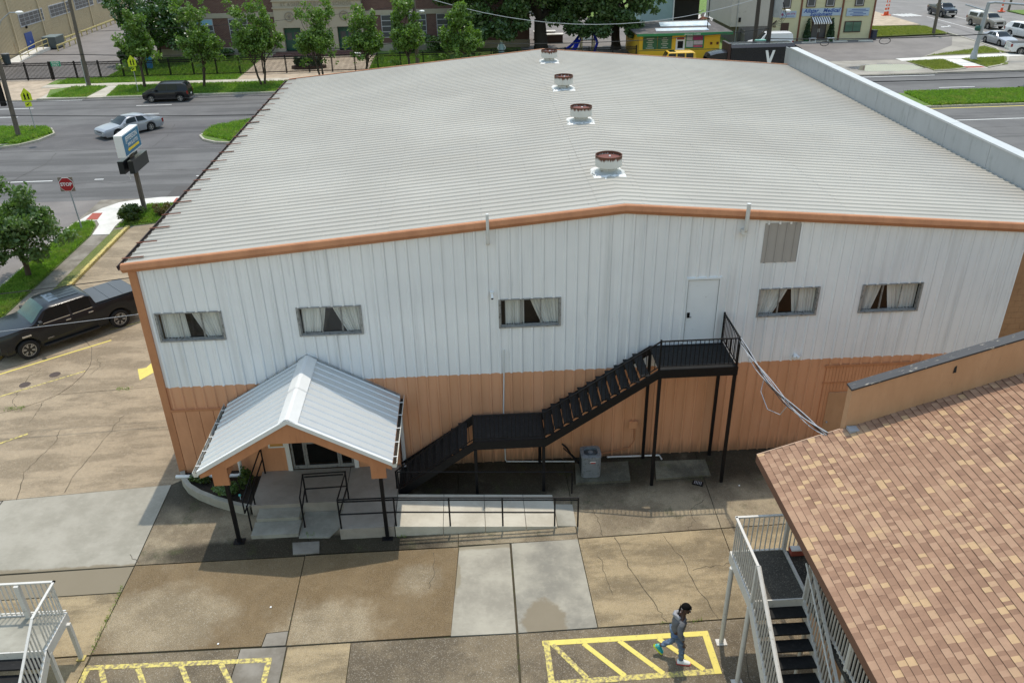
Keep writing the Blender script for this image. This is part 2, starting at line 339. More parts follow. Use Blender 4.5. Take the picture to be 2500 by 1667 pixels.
Mt['canopy'] = mat('canopy_metal', (.58,.59,.58), .42, .35, v=.06, s=1.2, c2=(.5,.5,.48), lo=.55, hi=.8, stretch=(1,4,1))
Mt['whitet'] = mat('white_trim', (.68,.68,.66), .45, v=.08, s=4, c2=(.42,.4,.36), lo=.62, hi=.8)
Mt['doorw'] = mat('white_door_paint', (.72,.74,.75), .45, v=.06, s=2, c2=(.4,.41,.41), lo=.62, hi=.8)
Mt['gutter'] = mat('gutter', (.62,.61,.55), .55, .1, v=.2, s=3, c2=(.2,.17,.1), lo=.5, hi=.7)
Mt['rust'] = mat('rust', (.12,.035,.018), .9, v=.35, s=7, c2=(.2,.07,.03), lo=.5, hi=.7)
def ventmat():
    b = NB('vent_drum_paint'); X = b.xyz(); st = b.noise(1., 4, b.mapv((16,16,.6)), .7)
    d = b.sm(b.addm(X[2], b.mul(b.addm(st, -.5), .34)), 9.225, 9.30)
    col = b.mix(b.noise(3, 4), (.5,.5,.47), (.62,.62,.6)); col = b.mix(b.mul(b.sm(st, .6, .7), .25), col, (.3,.2,.12)); return b.set(b.mix(d, col, (.10,.034,.016)), .7)
Mt['ventd'] = ventmat()
Mt['ventl'] = mat('vent_lid_rust', (.15,.045,.03), .8, v=.2, s=5)
Mt['seal'] = mat('roof_sealant', (.72,.72,.7), .5, v=.08, s=9, c2=(.4,.4,.38), lo=.6, hi=.75)
Mt['ventb'] = mat('vent_base_metal', (.46,.47,.46), .5, .1, v=.15, s=4, c2=(.2,.16,.12), lo=.55, hi=.7)
Mt['black'] = mat('black_paint', (.006,.006,.007), .5, v=.3, s=4, c2=(.016,.014,.012), lo=.55, hi=.75, Specular_IOR_Level=.22)
Mt['tread'] = mat('black_tread', (.013,.013,.013), .75, v=.4, s=5, c2=(.03,.028,.026), lo=.5, hi=.75, Specular_IOR_Level=.25)
Mt['alum'] = mat('aluminium_frame', (.3,.3,.295), .5, .3, v=.2, s=6, c2=(.09,.09,.085), lo=.5, hi=.7)
Mt['curtain'] = mat('curtain', (.66,.66,.645), .9, v=.12, s=3)
Mt['glass'] = glassmat('window_glass', (.94,.95,.94))
Mt['dglass'] = glassmat('door_glass', (.5,.52,.5))
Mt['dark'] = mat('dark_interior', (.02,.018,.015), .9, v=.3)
Mt['tanp'] = mat('tan_panel', (.36,.335,.31), .6, v=.08, s=2)
Mt['pvc'] = mat('white_pvc', (.62,.62,.6), .45, v=.1, s=5)
Mt['yellow'] = mat('yellow_paint', (.68,.56,.13), .75, v=.12, s=6, c2=(.33,.27,.13), lo=.56, hi=.72, s2=14)
Mt['yellow2'] = mat('worn_yellow_paint', (.6,.5,.14), .8, v=.15, s=6, c2=(.24,.19,.11), lo=.42, hi=.6, s2=11)
Mt['ykerb'] = mat('yellow_kerb_paint', (.5,.4,.13), .85, v=.25, s=3, c2=(.2,.16,.08), lo=.5, hi=.65)
Mt['kerb'] = mat('kerb_concrete', (.42,.39,.32), .9, v=.2, s=3, c2=(.17,.15,.11), lo=.52, hi=.7)
Mt['mark'] = mat('road_marking', (.66,.66,.63), .8, v=.1, s=2, c2=(.25,.24,.23), lo=.6, hi=.75, s2=5)
Mt['redpad'] = mat('tactile_pad', (.33,.075,.05), .85, v=.2, s=3)
Mt['acg'] = mat('ac_paint', (.23,.245,.255), .45, .1, v=.12, s=5, c2=(.1,.11,.11), lo=.5, hi=.7)
Mt['acd'] = mat('ac_dark', (.025,.032,.034), .5, v=.2, s=5)
Mt['wood'] = mat('weathered_pole_wood', (.15,.125,.1), .95, v=.3, s=4, c2=(.07,.055,.045), lo=.45, hi=.65, stretch=(4,4,.3), bump=.5, bs=20)
Mt['woodd'] = mat('dark_pole_wood', (.07,.058,.048), .95, v=.3, s=4, stretch=(4,4,.3))
Mt['woodf'] = mat('grey_fence_wood', (.14,.13,.12), .95, v=.35, s=2, stretch=(3,3,.4))
Mt['white'] = mat('white_paint', (.75,.75,.73), .5, v=.05)
Mt['rail'] = mat('white_rail_paint', (.58,.555,.505), .55, v=.1, s=4, c2=(.36,.33,.28), lo=.56, hi=.72)
Mt['deck'] = aggmat('deck_aggregate', (.06,.055,.045), (.025,.023,.02), (.3,.28,.22), None, coarse=.8)
Mt['wire'] = mat('cable', (.012,.012,.012), .6)
Mt['wirel'] = mat('grey_cable', (.4,.42,.45), .5, v=.2, s=20)
# ================================================================ ground and roads
def sheet(name, poly, z, m, d=.25, kind='structure', label=None, cat=None, parent=None):
    return MB().prism(poly, z-d, z).build(name, Mt[m], parent, kind=kind, label=label, cat=cat)
def rect(x0, x1, y0, y1): return [(x0,y0),(x1,y0),(x1,y1),(x0,y1)]
sheet('ground', rect(-260,260,-120,420), -.16, 'lot', .3)
sheet('road', rect(-200,200,29.4,60.2), -.1, 'road', .05)
sheet('road', rect(70.4,88.5,60.2,260), -.104, 'street', .05)
sheet('road', rect(-26,-13.55,-80,29.4), -.104, 'lot', .05)
sheet('asphalt_patch', [(-9.6,29.6),(-7.4,29.6),(-7.2,31.7),(-9.6,31.75)], -.094, 'patch', .02)
sheet('asphalt_patch', [(-60,41.3),(-24,42.2),(-10,41.2),(-6,41.6),(-6,49.4),(-12,50.2),(-24,49.8),(-60,49.6)], -.096, 'cross', .02)
# medians
def med(poly, name='median_grass', m='grass'):
    o = MB().prism(poly, -.3, .06).build('median', Mt['kerb'], kind='structure')
    MB().prism(inset(poly, .16), 0, .085).build(name, Mt[m], o); return o
med([(-11.5,44.4),(-10.9,43.2),(-9.8,42.3),(-8.4,41.9),(44,44.5),(44,49.4),(-8.4,49),(-10.2,48.2),(-11.2,46.8)])
med([(-23.6,46.6),(-24.0,44.6),(-25,43.3),(-26.3,42.7),(-90,42.7),(-90,49.2),(-26.5,49.2),(-24.6,48.4)])
med([(46,46.4),(110,46.4),(110,51.7),(46,51.5)])
sheet('walkway', [(-26.0,43.2),(-25.0,45.2),(-26.6,49.1),(-27.9,49.1),(-27.0,46),(-28.2,43.2)], .095, 'walk', .1)
# far side of the road
sheet('verge', rect(-31,70.3,60.3,69.9), 0, 'walk', .25)
def lawn(poly, m='grass', z=.03): return MB().prism(poly, z-.1, z).build('lawn', Mt[m], kind='structure')
sheet('driveway', rect(-60,-30.8,60.2,70), -.02, 'walkpink', .2)
lawn([(-30.4,60.9),(-26.5,60.3),(-26.3,65.6),(-29.8,65.6),(-31.6,64.6)])
lawn([(-24.7,60.6),(28,60.6),(28,65.3),(-25.3,65.5)])
sheet('walkway', rect(-33,38,65.6,67.1), .012, 'walk', .1)
lawn(rect(-33,-13.8,67.1,69.85))
lawn(rect(-28.3,-13.8,69.9,82)); lawn(rect(-.6,16.5,67.1,82))
sheet('plaza', rect(-13.75,-.65,67.1,81.5), .014, 'walkpink', .1)
sheet('school_parking', rect(-46,-28.35,70,135), -.03, 'lot', .1)
sheet('school_yard', rect(16.5,28.6,67.1,130), .004, 'lot', .15)
sheet('front_lot', rect(28.6,70.3,60.25,81), .006, 'lot2', .15)
sheet('shop_lot', [(46,67.6),(58,67.4),(66,75),(69,80.5),(60,81.5),(46,81)], .016, 'lot', .1)
lawn([(37.7,71),(39.5,70),(43,80),(45.5,102),(38,102)], z=.04); lawn(rect(28,60,101,140), z=.02)
sheet('walkway', [(56,66.5),(70,67.4),(70,69.1),(56,67.9)], .03, 'walkw', .1)
sheet('walkway', [(60.7,66.7),(62.5,66.7),(62.6,61.6),(60.6,61.8)], .026, 'walkw', .1)
sheet('tactile_pad', [(60.6,61.9),(62.5,61.8),(62.4,62.6),(60.6,62.7)], .034, 'redpad', .02)
lawn([(56.4,66.3),(60.5,66.6),(60.4,61.9),(56.8,61.2)], 'grassdry', .07); lawn([(62.7,66.8),(67.8,67.2),(65.6,63.2),(62.7,62.0)], 'grassdry', .07)
lawn([(60,69),(69.3,69.6),(69.2,74),(66,71.6)], 'grassdry', .06); lawn([(59.2,82.4),(70,83.4),(70.2,89.4),(59.2,91)], 'grassdry', .06)
sheet('shop_walk', rect(58.9,70.3,91,110), .026, 'walkpink', .1)
lawn([(88.6,96),(110,96),(110,104),(88.6,102)], 'grass', .02)
sheet('far_ground', rect(58.9,70.3,110,200), .01, 'walkpink', .1)
# kerbs
def kerb(pts, w=.16, h=.04, m='kerb', name='kerb'):
    P = []
    for i, p in enumerate(pts):
        a = pts[max(i-1,0)]; b = pts[min(i+1,len(pts)-1)]; d = Vector((b[0]-a[0], b[1]-a[1])).normalized(); n = Vector((-d.y, d.x))*w/2
        P.append([(p[0]+n.x,p[1]+n.y,-.2),(p[0]+n.x,p[1]+n.y,h),(p[0]-n.x,p[1]-n.y,h),(p[0]-n.x,p[1]-n.y,-.2)])
    mb = MB().grid(P); mb.add(P[0], [(0,1,2,3)]); mb.add(P[-1], [(3,2,1,0)])
    return mb.build(name, Mt[m], kind='structure')
kerb([(-200,60.2),(-31,60.2)], h=-.05); kerb([(-31,60.2),(-26.4,60.2)], h=.06); kerb([(-24.8,60.2),(28,60.2)], h=.06); kerb([(28,60.2),(56.6,60.2)], h=-.03)
kerb([(56.6,60.9),(58.6,61.1),(60.3,61.7)], .18, .09); kerb([(62.7,61.8),(64.6,62.8),(66.4,64.6),(67.9,67)], .18, .09); kerb([(68.4,69.2),(69.6,72),(70.1,76),(70.3,84)], .18, .07)
# near corner with the side street
sheet('verge', rect(-13.5,-6,-60,29.2), -.02, 'walkold', .2)
sheet('walkway', [(-13.45,24.9),(-13.2,26.2),(-12.8,27.5),(-12.1,28.5),(-11,29.0),(-9.8,29.25),(-6.2,29.3),(-6.2,27.9),(-10.2,28.0),(-10.75,26.6),(-10.85,24.2),(-10.7,22.9),(-11.65,22.9),(-11.9,24.6),(-12.3,25.3)], .012, 'walkw', .1)
sheet('tactile_pad', [(-12.98,25.47),(-12.31,25.4),(-12.44,26.59),(-13.02,26.6)], .024, 'redpad', .02); sheet('tactile_pad', [(-8.7,28.0),(-7.8,28.0),(-7.8,28.95),(-8.75,28.95)], .024, 'redpad', .02)
lawn([(-13.4,5),(-11.75,5),(-11.7,22.8),(-12.0,24.4),(-12.4,25.2),(-13.35,24.8)], z=.03)
for i in range(11):
    y = 1.2+i*2.0
    if y < 22: sheet('walkway', rect(-11.65,-10.72,y,min(22.8,y+1.97)), .008, 'walkold', .08)
lawn(rect(-10.7,-10.2,8,23.6), 'grassdry', .015)
lawn([(-10.75,23.95),(-8.3,24.6),(-6.5,24.6),(-6.5,27.85),(-10.15,27.85)], z=.03)
kerb([(-10.05,3),(-10.0,23.9)], .2, .13, 'ykerb', 'yellow_kerb'); kerb([(-13.48,-30),(-13.48,24.8)], .14, .03)
# tar seams and cracks in the asphalt
def seam(pts, w=.07, z=-.0925, n=6):
    P = []
    for a, b in zip(pts[:-1], pts[1:]):
        for k in range(n): t = k/n; P.append((a[0]+(b[0]-a[0])*t+random.gauss(0,.05), a[1]+(b[1]-a[1])*t+random.gauss(0,.05)))
    P.append(pts[-1]); MB().strip(P, [w*random.uniform(.5,1.5) for _ in P], z).build('tar_seam', Mt['patch'], kind='structure')
for p in ([(-60,41.6),(-35,41.9),(-20,41.5),(-6,41.3)], [(-60,35.6),(-30,35.8),(-6,35.5)], [(-60,51.6),(-30,51.4),(-6,51.7)], [(-21,29.6),(-21.4,34),(-20.8,38),(-21.2,41)], [(-14.5,42),(-14.2,45),(-14.8,49)], [(-17,33),(-15.5,33.3),(-13.8,32.8),(-12.6,33.2)], [(45,56),(55,55.8),(70,56.1)], [(46,43.5),(58,43.3),(70,43.6)], [(46,39.6),(60,39.9),(72,39.5)], [(57,29.6),(57.4,36),(56.8,44)], [(72.5,64),(73.5,70),(73,80),(74,95)], [(62.6,61.5),(66,58.5),(71,54.8)]): seam(p)
# lane markings
mk = MB()
for x0, x1, y in [(-60,-29.7,53.4),(-20.6,-17.4,53.15),(-8,-5,53.1),(4,7,53.2),(16,19,53.3),(53.5,56.9,53.9),(66,69,54),(-34,-29.8,56.75),(-20.5,-17.3,56.55),(-8,-5,56.6),(53.3,56.5,57.2),(66,69,57.3),(-8.9,-6,33.95),(-15.7,-15.1,33.9),(-21.5,-18.5,33.9),(44,75,42.1),(-45,-26.6,59.7),(40,56,59.5)]:
    MB().box(x0,x1,y-.065,y+.065,-.1,-.094).build('lane_line', Mt['mark'], kind='structure')
MB().box(44,110,46.05,46.2,-.1,-.094).build('lane_line', Mt['yellow'], kind='structure')
for i in range(5): MB().prism([(71.6+i*.62,102.2),(72.0+i*.62,102.2),(72.5+i*.62,99.6),(72.1+i*.62,99.6)], -.1, -.098).build('crosswalk_bar', Mt['mark'], kind='structure')
for x in (75.2,79.0): MB().box(x,x+.12,78,99,-.1,-.098).build('lane_line', Mt['mark'], kind='structure')
MB().add([(72.2,89.2,-.097),(72.5,89.8,-.097),(72.5,89.55,-.097),(73.4,89.75,-.097),(73.7,90.4,-.097),(73.9,90.4,-.097),(73.75,89.5,-.097),(72.5,89.2,-.097),(72.5,88.9,-.097)], [tuple(range(8,-1,-1))]).build('turn_arrow', Mt['mark'], kind='structure')
# ---------------------------------------------------------------- the lot: slabs with open joints
lot = MB().prism([(-13,-40),(60,-40),(60,29),(-9.9,29),(-9.9,3),(-13,3)], -.2, -.045).build('parking_lot', Mt['joint'], kind='structure')
def slab(poly, m, z=0., g=.011): return MB().prism(inset(poly, g), -.06, z).build('slab', Mt[m], lot)
arc = [(-7.98,4.41),(-7.32,4.73),(-6.71,5.17),(-6.34,5.57),(-6.1,6.19),(-5.96,7.01),(-5.97,7.71),(-6.08,8.17),(-6.5,9.3),(-7.4,10.4),(-8.4,11)]
slab([(-9.88,3.9),(-8.9,4.1)]+arc+[(-9.88,11.2)], 'agg_left', .003)
slab([(-9.88,-.95),(-5.4,-.8),(-.28,-.42),(.0,-.2),(.0,5.75),(-2.6,5.85),(-6.34,5.57),(-6.71,5.17),(-7.32,4.73),(-7.98,4.41),(-8.9,4.1),(-9.88,3.9)], 'agg_left')
slab([(-6.34,5.57),(-2.6,5.85),(.0,5.95),(.0,14),(-9.88,14),(-9.88,11.2),(-8.4,11),(-7.4,10.4),(-6.5,9.3),(-6.08,8.17),(-5.97,7.71),(-5.96,7.01),(-6.1,6.19)], 'agg_left', .001)
slab(rect(-9.88,0,14,19.5), 'agg_left'); slab([(-9.88,19.5),(0,19.5),(0,24.4),(-8.3,24.4),(-9.88,23.9)], 'agg_left', .002)
slab([(-13,-1.3),(-5.42,-.82),(-5.55,-4.17),(-13,-4.4)], 'pale_l', .001)
slab([(-5.4,-.8),(-.27,-.4),(-.21,-4.08),(-5.55,-4.17)], 'pale_l')
slab([(-13,-4.4),(-.21,-4.1),(-.22,-5.1),(-13,-5.3)], 'pale_l', -.002); slab([(-13,-5.3),(-.22,-5.12),(-.24,-7.22),(-13,-7.35)], 'agg_tan', .001)
slab([(-13,-7.38),(-.24,-7.25),(-.22,-13),(-13,-13)], 'agg_tan')
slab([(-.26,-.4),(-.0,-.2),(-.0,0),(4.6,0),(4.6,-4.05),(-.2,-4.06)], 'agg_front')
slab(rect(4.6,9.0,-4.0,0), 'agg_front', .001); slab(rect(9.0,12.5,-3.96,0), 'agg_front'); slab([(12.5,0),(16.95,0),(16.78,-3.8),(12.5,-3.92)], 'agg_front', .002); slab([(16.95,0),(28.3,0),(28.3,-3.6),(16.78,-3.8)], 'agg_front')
slab([(-.2,-4.08),(4.6,-4.06),(4.62,-6.8),(4.06,-6.84),(4.02,-7.25),(-.24,-7.21)], 'agg_wet'); slab([(4.06,-6.84),(4.62,-6.8),(4.63,-7.27),(4.02,-7.27)], 'walkold', .004)
slab([(4.6,-4.04),(9.02,-4.02),(8.82,-7.26),(4.64,-7.28)], 'agg_wet', .001)
slab([(9.02,-4.02),(10.5,-3.97),(10.49,-7.3),(8.8,-7.28)], 'pale_a'); slab([(10.54,-3.97),(12.5,-3.94),(12.59,-7.27),(10.53,-7.3)], 'pale_b')
slab([(12.5,-3.94),(16.78,-3.82),(16.7,-7.22),(12.59,-7.27)], 'agg_tan'); slab([(16.78,-3.82),(28.3,-3.6),(28.3,-7.1),(16.7,-7.22)], 'agg_tan', .002)
slab([(-.2,-7.26),(3.5,-7.29),(3.35,-13),(-.2,-13)], 'agg_dark'); slab([(3.5,-7.29),(4.66,-7.31),(4.76,-13),(3.35,-13)], 'walkold', .002)
slab([(4.68,-7.31),(6.28,-7.3),(6.35,-13),(4.78,-13)], 'agg_tan', -.002); slab([(6.28,-7.3),(10.48,-7.32),(10.42,-13),(6.35,-13)], 'agg_dark', .001)
slab([(10.52,-7.32),(16.7,-7.24),(16.6,-13),(10.46,-13)], 'agg_dark'); slab([(16.7,-7.24),(28,-7.1),(28,-13),(16.6,-13)], 'agg_dark', .001)
slab([(4.13,-3.48),(4.94,-3.48),(5.01,-4.0),(4.24,-4.0)], 'walkold', .03); slab(rect(-13,28,-30,-13.02), 'agg_dark')
def cracks(pts, w=.018, n=5):
    P = []
    for a, b in zip(pts[:-1], pts[1:]):
        for k in range(n): t = k/n; P.append((a[0]+(b[0]-a[0])*t+random.gauss(0,.025), a[1]+(b[1]-a[1])*t+random.gauss(0,.025)))
    P.append(pts[-1]); MB().strip(P, [w*random.uniform(.5,1.4) for _ in P], .0045).build('crack', Mt['crack'], lot)
for c in ([(-5.3,3.1),(-5.1,2.4),(-5.25,1.6),(-5.4,.6),(-5.0,-.8)], [(-3.3,3.9),(-3.4,2.9),(-3.5,1.5),(-3.7,.3),(-3.6,-.55)], [(-7.9,7.7),(-8.1,6.9),(-7.98,5.9),(-7.9,5.2),(-7.5,4.75)],
          [(-6.7,5.1),(-6.6,4.3),(-6.6,3.7)], [(-5.9,8.3),(-5.5,7.6),(-5.7,7.0)], [(13.6,-4.0),(13.75,-5.2),(14.2,-6.5),(14.4,-7.2)], [(15.0,-4.0),(15.35,-5.1),(15.5,-6.2),(15.75,-7.2)], [(15.5,-5.4),(16.2,-5.35),(16.7,-5.2)],
          [(16.6,-2.5),(16.1,-2.9),(16.05,-3.4),(15.8,-3.8)], [(13.1,-2.7),(13.2,-3.3),(13.25,-3.9)], [(13,-4.7),(13.1,-5.6),(13.15,-6.2)], [(4.3,-2.4),(4.5,-2.9),(4.4,-3.3)], [(4.75,-2.3),(4.9,-2.8),(4.7,-3.3)],
          [(8.3,-4.2),(8.35,-5),(8.2,-5.6)], [(-.1,-4.0),(-.5,-3.6)], [(16.2,-8.1),(16.0,-8.9),(16.1,-9.8)]): cracks(c)
Mt['manh'] = mat('cast_iron', (.07,.05,.042), .8, v=.3, s=8)
for x, y in ((-7.98,6.43),(-7.12,7.13)):
    MB().lathe((x,y,0), [(0,.012),(.2,.012),(.215,.0)], 20).build('manhole_cover', Mt['manh'], lot)
# yellow paint on the lot
def paint(poly, m='yellow', z=.009): return MB().prism(poly, .0045, z).build('painted_line', Mt[m], lot)
def pline(a, b, w, m='yellow', z=.009):
    d = Vector((b[0]-a[0],b[1]-a[1])).normalized(); n = (-d.y*w/2, d.x*w/2)
    return paint([(a[0]+n[0],a[1]+n[1]),(b[0]+n[0],b[1]+n[1]),(b[0]-n[0],b[1]-n[1]),(a[0]-n[0],a[1]-n[1])], m, z)
pline((11.12,-7.68),(15.36,-7.66),.16); pline((15.28,-7.6),(15.28,-8.9),.17,z=.0105); pline((11.14,-8.9),(15.3,-8.82),.16,'yellow2'); pline((11.22,-7.62),(11.24,-9),.15,'yellow2',.0105)
for i, (a, b) in enumerate((((11.38,-7.74),(12.1,-8.8)),((12.15,-7.76),(13.02,-8.8)),((13.06,-7.74),(13.96,-8.8)),((14.06,-7.74),(14.96,-8.76)))): pline(a, b, .13, 'yellow2' if i < 1 else 'yellow', .012)
pline((-.2,-7.62),(4.35,-7.7),.14,'yellow2'); pline((-.15,-7.6),(-.12,-9),.15,'yellow2',.0105); pline((4.3,-7.68),(4.3,-9),.14,'yellow2',.0105)
for a, b in (((.2,-7.7),(.75,-8.7)),((1.1,-7.72),(1.75,-8.8)),((2.15,-7.72),(2.85,-8.9)),((3.12,-7.72),(3.9,-9))): pline(a, b, .13, 'yellow2', .012)
pline((-10.5,6.5),(-5.9,9.9),.09); pline((-9,1.0),(-6.31,2.94),.09,'yellow2'); pline((-9,5.3),(-6.0,7.3),.07,'yellow2'); pline((-6.3,10.9),(-2,13.5),.08,'yellow2'); pline((-6.0,13.6),(-2,15.8),.08,'yellow2')
paint([(-3.91,7.27),(-3.53,6.38),(-3.1,7.05),(-2.4,7.5),(-2.75,8.1),(-3.5,7.75),(-3.6,7.35)])
# ================================================================ the metal hall
W_, D_, HE, HR = 28.34, 26.18, 7.545, 8.764
SL = (HR-HE)/(W_/2)
def zr(x): return HE + SL*min(x, W_-x)
hall = thing('metal_hall', (W_/2,D_/2,0), 'large white and orange ribbed metal hall with low gabled grey roof', 'building')
WIN = [(.39,2.27),(4.51,6.37),(10.51,12.34),(18.42,20.25),(21.63,23.46)]
OPEN = [(a,b,5.04,5.94) for a,b in WIN] + [(16.2,17.13,4.23,6.36), (20.93,24.12,-1,3.16), (18.32,19.38,6.82,8.02)]
def ribs(n, h, base, top, pitch=.3048):
    P = [(0,0)]
    for i in range(n):
        c = (i+.5)*pitch; P += [(c-base/2,0),(c-top/2,h),(c+top/2,h),(c+base/2,0)]
    return P+[(n*pitch,0)]
x = .1; i = 0
while x < 26.3:
    n = 3 if x+.99 < 26.33 else max(1, int((26.33-x)/.33+.5))
    prof = [(x+a, -b) for a, b in ribs(n, .042, .1, .04, .33)]; x1 = x+n*.33
    xs = sorted(set([p[0] for p in prof]+[e for o in OPEN for e in o[:2] if x < e < x1]))
    def py(v):
        for (a,b),(c,d) in zip(prof[:-1], prof[1:]):
            if a <= v <= c: return b+(d-b)*(v-a)/max(1e-9,c-a)
        return 0
    mb = MB()
    for a, c in zip(xs[:-1], xs[1:]):
        if c-a < 1e-6: continue
        m = (a+c)/2; cut = sorted((o[2],o[3]) for o in OPEN if o[0]-1e-6 <= m <= o[1]+1e-6)
        z = -.05; segs = []
        for lo, hi in cut:
            if lo > z: segs.append((z, lo, 0))
            z = hi
        segs.append((z, None, 1))
        for lo, hi, top in segs:
            za, zc = (zr(a)-.05, zr(c)-.05) if top else (hi, hi)
            mb.add([(a,py(a),lo),(c,py(c),lo),(c,py(c),zc),(a,py(a),za)], [(0,1,2,3)])
    mb.build('wall_sheet', Mt['siding'], hall); x = x1
# other walls, block pier
MB().box(0,.08,.02,D_,0,HE-.02).build('side_wall', Mt['orange'], hall); MB().box(W_-.08,W_,.02,D_,0,HE-.02).build('side_wall', Mt['orange'], hall)
MB().prismY([(.08,0),(W_-.08,0),(W_-.08,HE-.03),(W_/2,HR-.06),(.08,HE-.03)], D_-.08, D_-.01).build('back_wall', Mt['orange'], hall)
MB().box(.1,W_-.1,.5,D_-.1,4.0,4.1).build('upper_floor', Mt['dark'], hall); MB().box(.1,W_-.1,1.1,1.2,4.1,7.3).build('dark_window_backing', Mt['dark'], hall)  # dark sheet added behind the windows so the gaps look unlit
pier = MB().box(26.34,28.4,-.02,.1,0,7.2).build('block_wall', Mt['blockp'], hall)
bm_ = [MB().box(.003,w-.003,-.03,-.018,.003,.197).mesh('block', Mt['blockp']) for w in (.4,.2)]
for r in range(36):
    xx = 26.36 - (.2 if r % 2 else 0)
    while xx < 28.3:
        w = .4
        if xx < 26.35: w, k, xb = .2, 1, 26.36
        else: k, xb = 0, xx
        if xb+w > 28.45: break
        put('block', bm_[k], pier, (xb-OFF[pier].x, -OFF[pier].y, r*.2)); xx = xb+w
# roof sheets
def roofsheet(xa, xb, dz, n=3):
    P = ribs(n, .034, .115, .055, .351); mb = MB()
    mb.grid([[(xx, y, zr(xx)+z+dz) for y, z in P] for xx in ((xa, xb) if xa < xb else (xb, xa))]); me = mb.mesh('roof_sheet', Mt['roof'], (W_/2,D_/2,0)); me.flip_normals(); return me
RS = [roofsheet(-.15,7.5,0), roofsheet(7.4,W_/2,.007), roofsheet(W_/2,20.95,.007), roofsheet(20.85,28.36,0)]
RC = [roofsheet(W_/2-.72,W_/2,.016), roofsheet(W_/2,W_/2+.72,.016)]
for k in range(25):
    y = -.1+k*1.053
    for me in RS: put('roof_sheet', me, hall, (0,y,0))
    for me in RC: put('ridge_cap', me, hall, (0,y,0))
# rake trim, corner trim, gutter with straps
def rake(x0, x1, y=-.0):
    pr = [(0,.055),(-.09,.06),(-.12,.03),(-.165,-.10),(-.06,-.225),(.0,-.225)]
    P = [[(xx, y+a-.02, zr(xx)+b) for a, b in pr] for xx in (x0, x1)]
    mb = MB().grid(P); mb.add(P[0], [tuple(range(6))]); mb.add(P[1], [tuple(range(5,-1,-1))]); me = mb.build('rake_trim', Mt['orangef'], hall); me.data.flip_normals()
xs = [-.2,3.1,6.6,10.3,W_/2]
for a, b in zip(xs[:-1], xs[1:]): rake(a+.003, b); rake(W_-b, W_-a-.003)
P = [[(xx,D_+.0,zr(xx)+.05),(xx,D_+.12,zr(xx)+.05),(xx,D_+.12,zr(xx)-.2)] for xx in (-.15,W_/2,28.4)]
MB().grid(P).build('rake_trim', Mt['orangef'], hall)
MB().box(-.06,.16,-.075,.0,0,HE-.19).build('corner_trim', Mt['orangef'], hall)
Mt['gutd'] = mat('dark_gutter', (.07,.045,.038), .8, v=.3, s=5)
gut = MB(); gut.grid([[(-.14,yy,HE-.02),(-.15,yy,HE-.12),(-.27,yy,HE-.13),(-.30,yy,HE+.0),(-.27,yy,HE+.005)] for yy in (-.15,D_)]); gut.build('eave_gutter', Mt['gutd'], hall)
gm = MB().box(-.3,.32,-.03,.03,.045,.06).mesh('gutter_strap', Mt['rust'])
for k in range(22): put('gutter_strap', gm, hall, (-W_/2, .35+k*1.2192-D_/2, HE+.005*random.random()), (0, R(-4), random.gauss(0,.02)))
MB().box(-.26,-.16,0,D_-.2,HE-.1,HE-.06).build('gutter_debris', Mt['soil'], hall)
# parapet along the right eave
par = MB()
for k in range(9):
    y0 = -.1+k*3.0; y1 = y0+2.985
    MB().add([(28.36,y0,7.35),(28.36,y1,7.35),(28.36,y1,8.44),(28.36,y0,8.44),(28.40,y0,7.35),(28.40,y1,7.35),(28.40,y1,8.44),(28.40,y0,8.44)],[(0,3,2,1),(4,5,6,7),(3,7,6,2),(1,2,6,5),(0,4,7,3)]).build('parapet_panel', Mt['galv'], hall)
for k in range(9):
    y0 = -.15+k*2.93; MB().box(28.32,28.76,y0,y0+2.925,8.455,8.52+.004*(k%2)).build('parapet_cap', Mt['galvl'], hall)
MB().box(28.68,28.74,-.1,26.3,7.2,8.45).build('parapet_back', Mt['redpad'], hall)
# roof ventilators
for vy, nm in ((3.05,'first'),(9.71,'second'),(15.72,'third'),(22.43,'fourth')):
    t = thing('roof_ventilator', (W_/2,vy,HR), {'first':'round white roof ventilator with rusty lid nearest the front of the metal roof','second':'second rusty-topped round ventilator from the front on the roof ridge','third':'third rusty-topped round ventilator from the front on the roof ridge','fourth':'rusty-topped round ventilator farthest back on the roof ridge'}[nm], 'roof vent', 'round ventilators along the roof ridge')
    c = (W_/2,vy,HR)
    MB().lathe(c, [(.52,-.05),(.52,.045),(.44,.06),(.31,.09),(.27,.13),(.26,.34)], 28).build('base', Mt['ventb'], t, auto=40)
    ring = MB(); Pq = []
    for k in range(49):
        a = 2*math.pi*(k % 48)/48; q = max(abs(math.cos(a)),abs(math.sin(a))); rn = random.Random(int(vy*100)+k % 48); r = .47/q*.95+rn.gauss(0,.022); wd_ = .05+abs(rn.gauss(0,.045)); hh = .03+.03*rn.random(); ca, sa = math.cos(a), math.sin(a)
        Pq.append([(c[0]+(r-wd_)*ca, c[1]+(r-wd_)*sa, zr(c[0]+(r-wd_)*ca)+.03),(c[0]+r*ca, c[1]+r*sa, zr(c[0]+r*ca)+.045+hh),(c[0]+(r+wd_)*ca, c[1]+(r+wd_)*sa, zr(c[0]+(r+wd_)*ca)+.0)])
    ring.grid(Pq)
    ring.build('sealant', Mt['seal'], t, smooth=True)
    MB().lathe(c, [(.24,.24),(.415,.25),(.42,.27),(.42,.585),(.425,.59),(.425,.6),(.405,.6),(.405,.5)], 36).build('drum', Mt['ventd'], t, auto=40)
    MB().lathe(c, [(.406,.5),(.2,.535),(0,.55)], 36).build('lid', Mt['ventl'], t, smooth=True)
    MB().lathe((c[0]+.03,c[1]-.02,c[2]+.545), [(.035,0),(.03,.03),(0,.035)], 10).build('cap_bolt', Mt['white'], t)
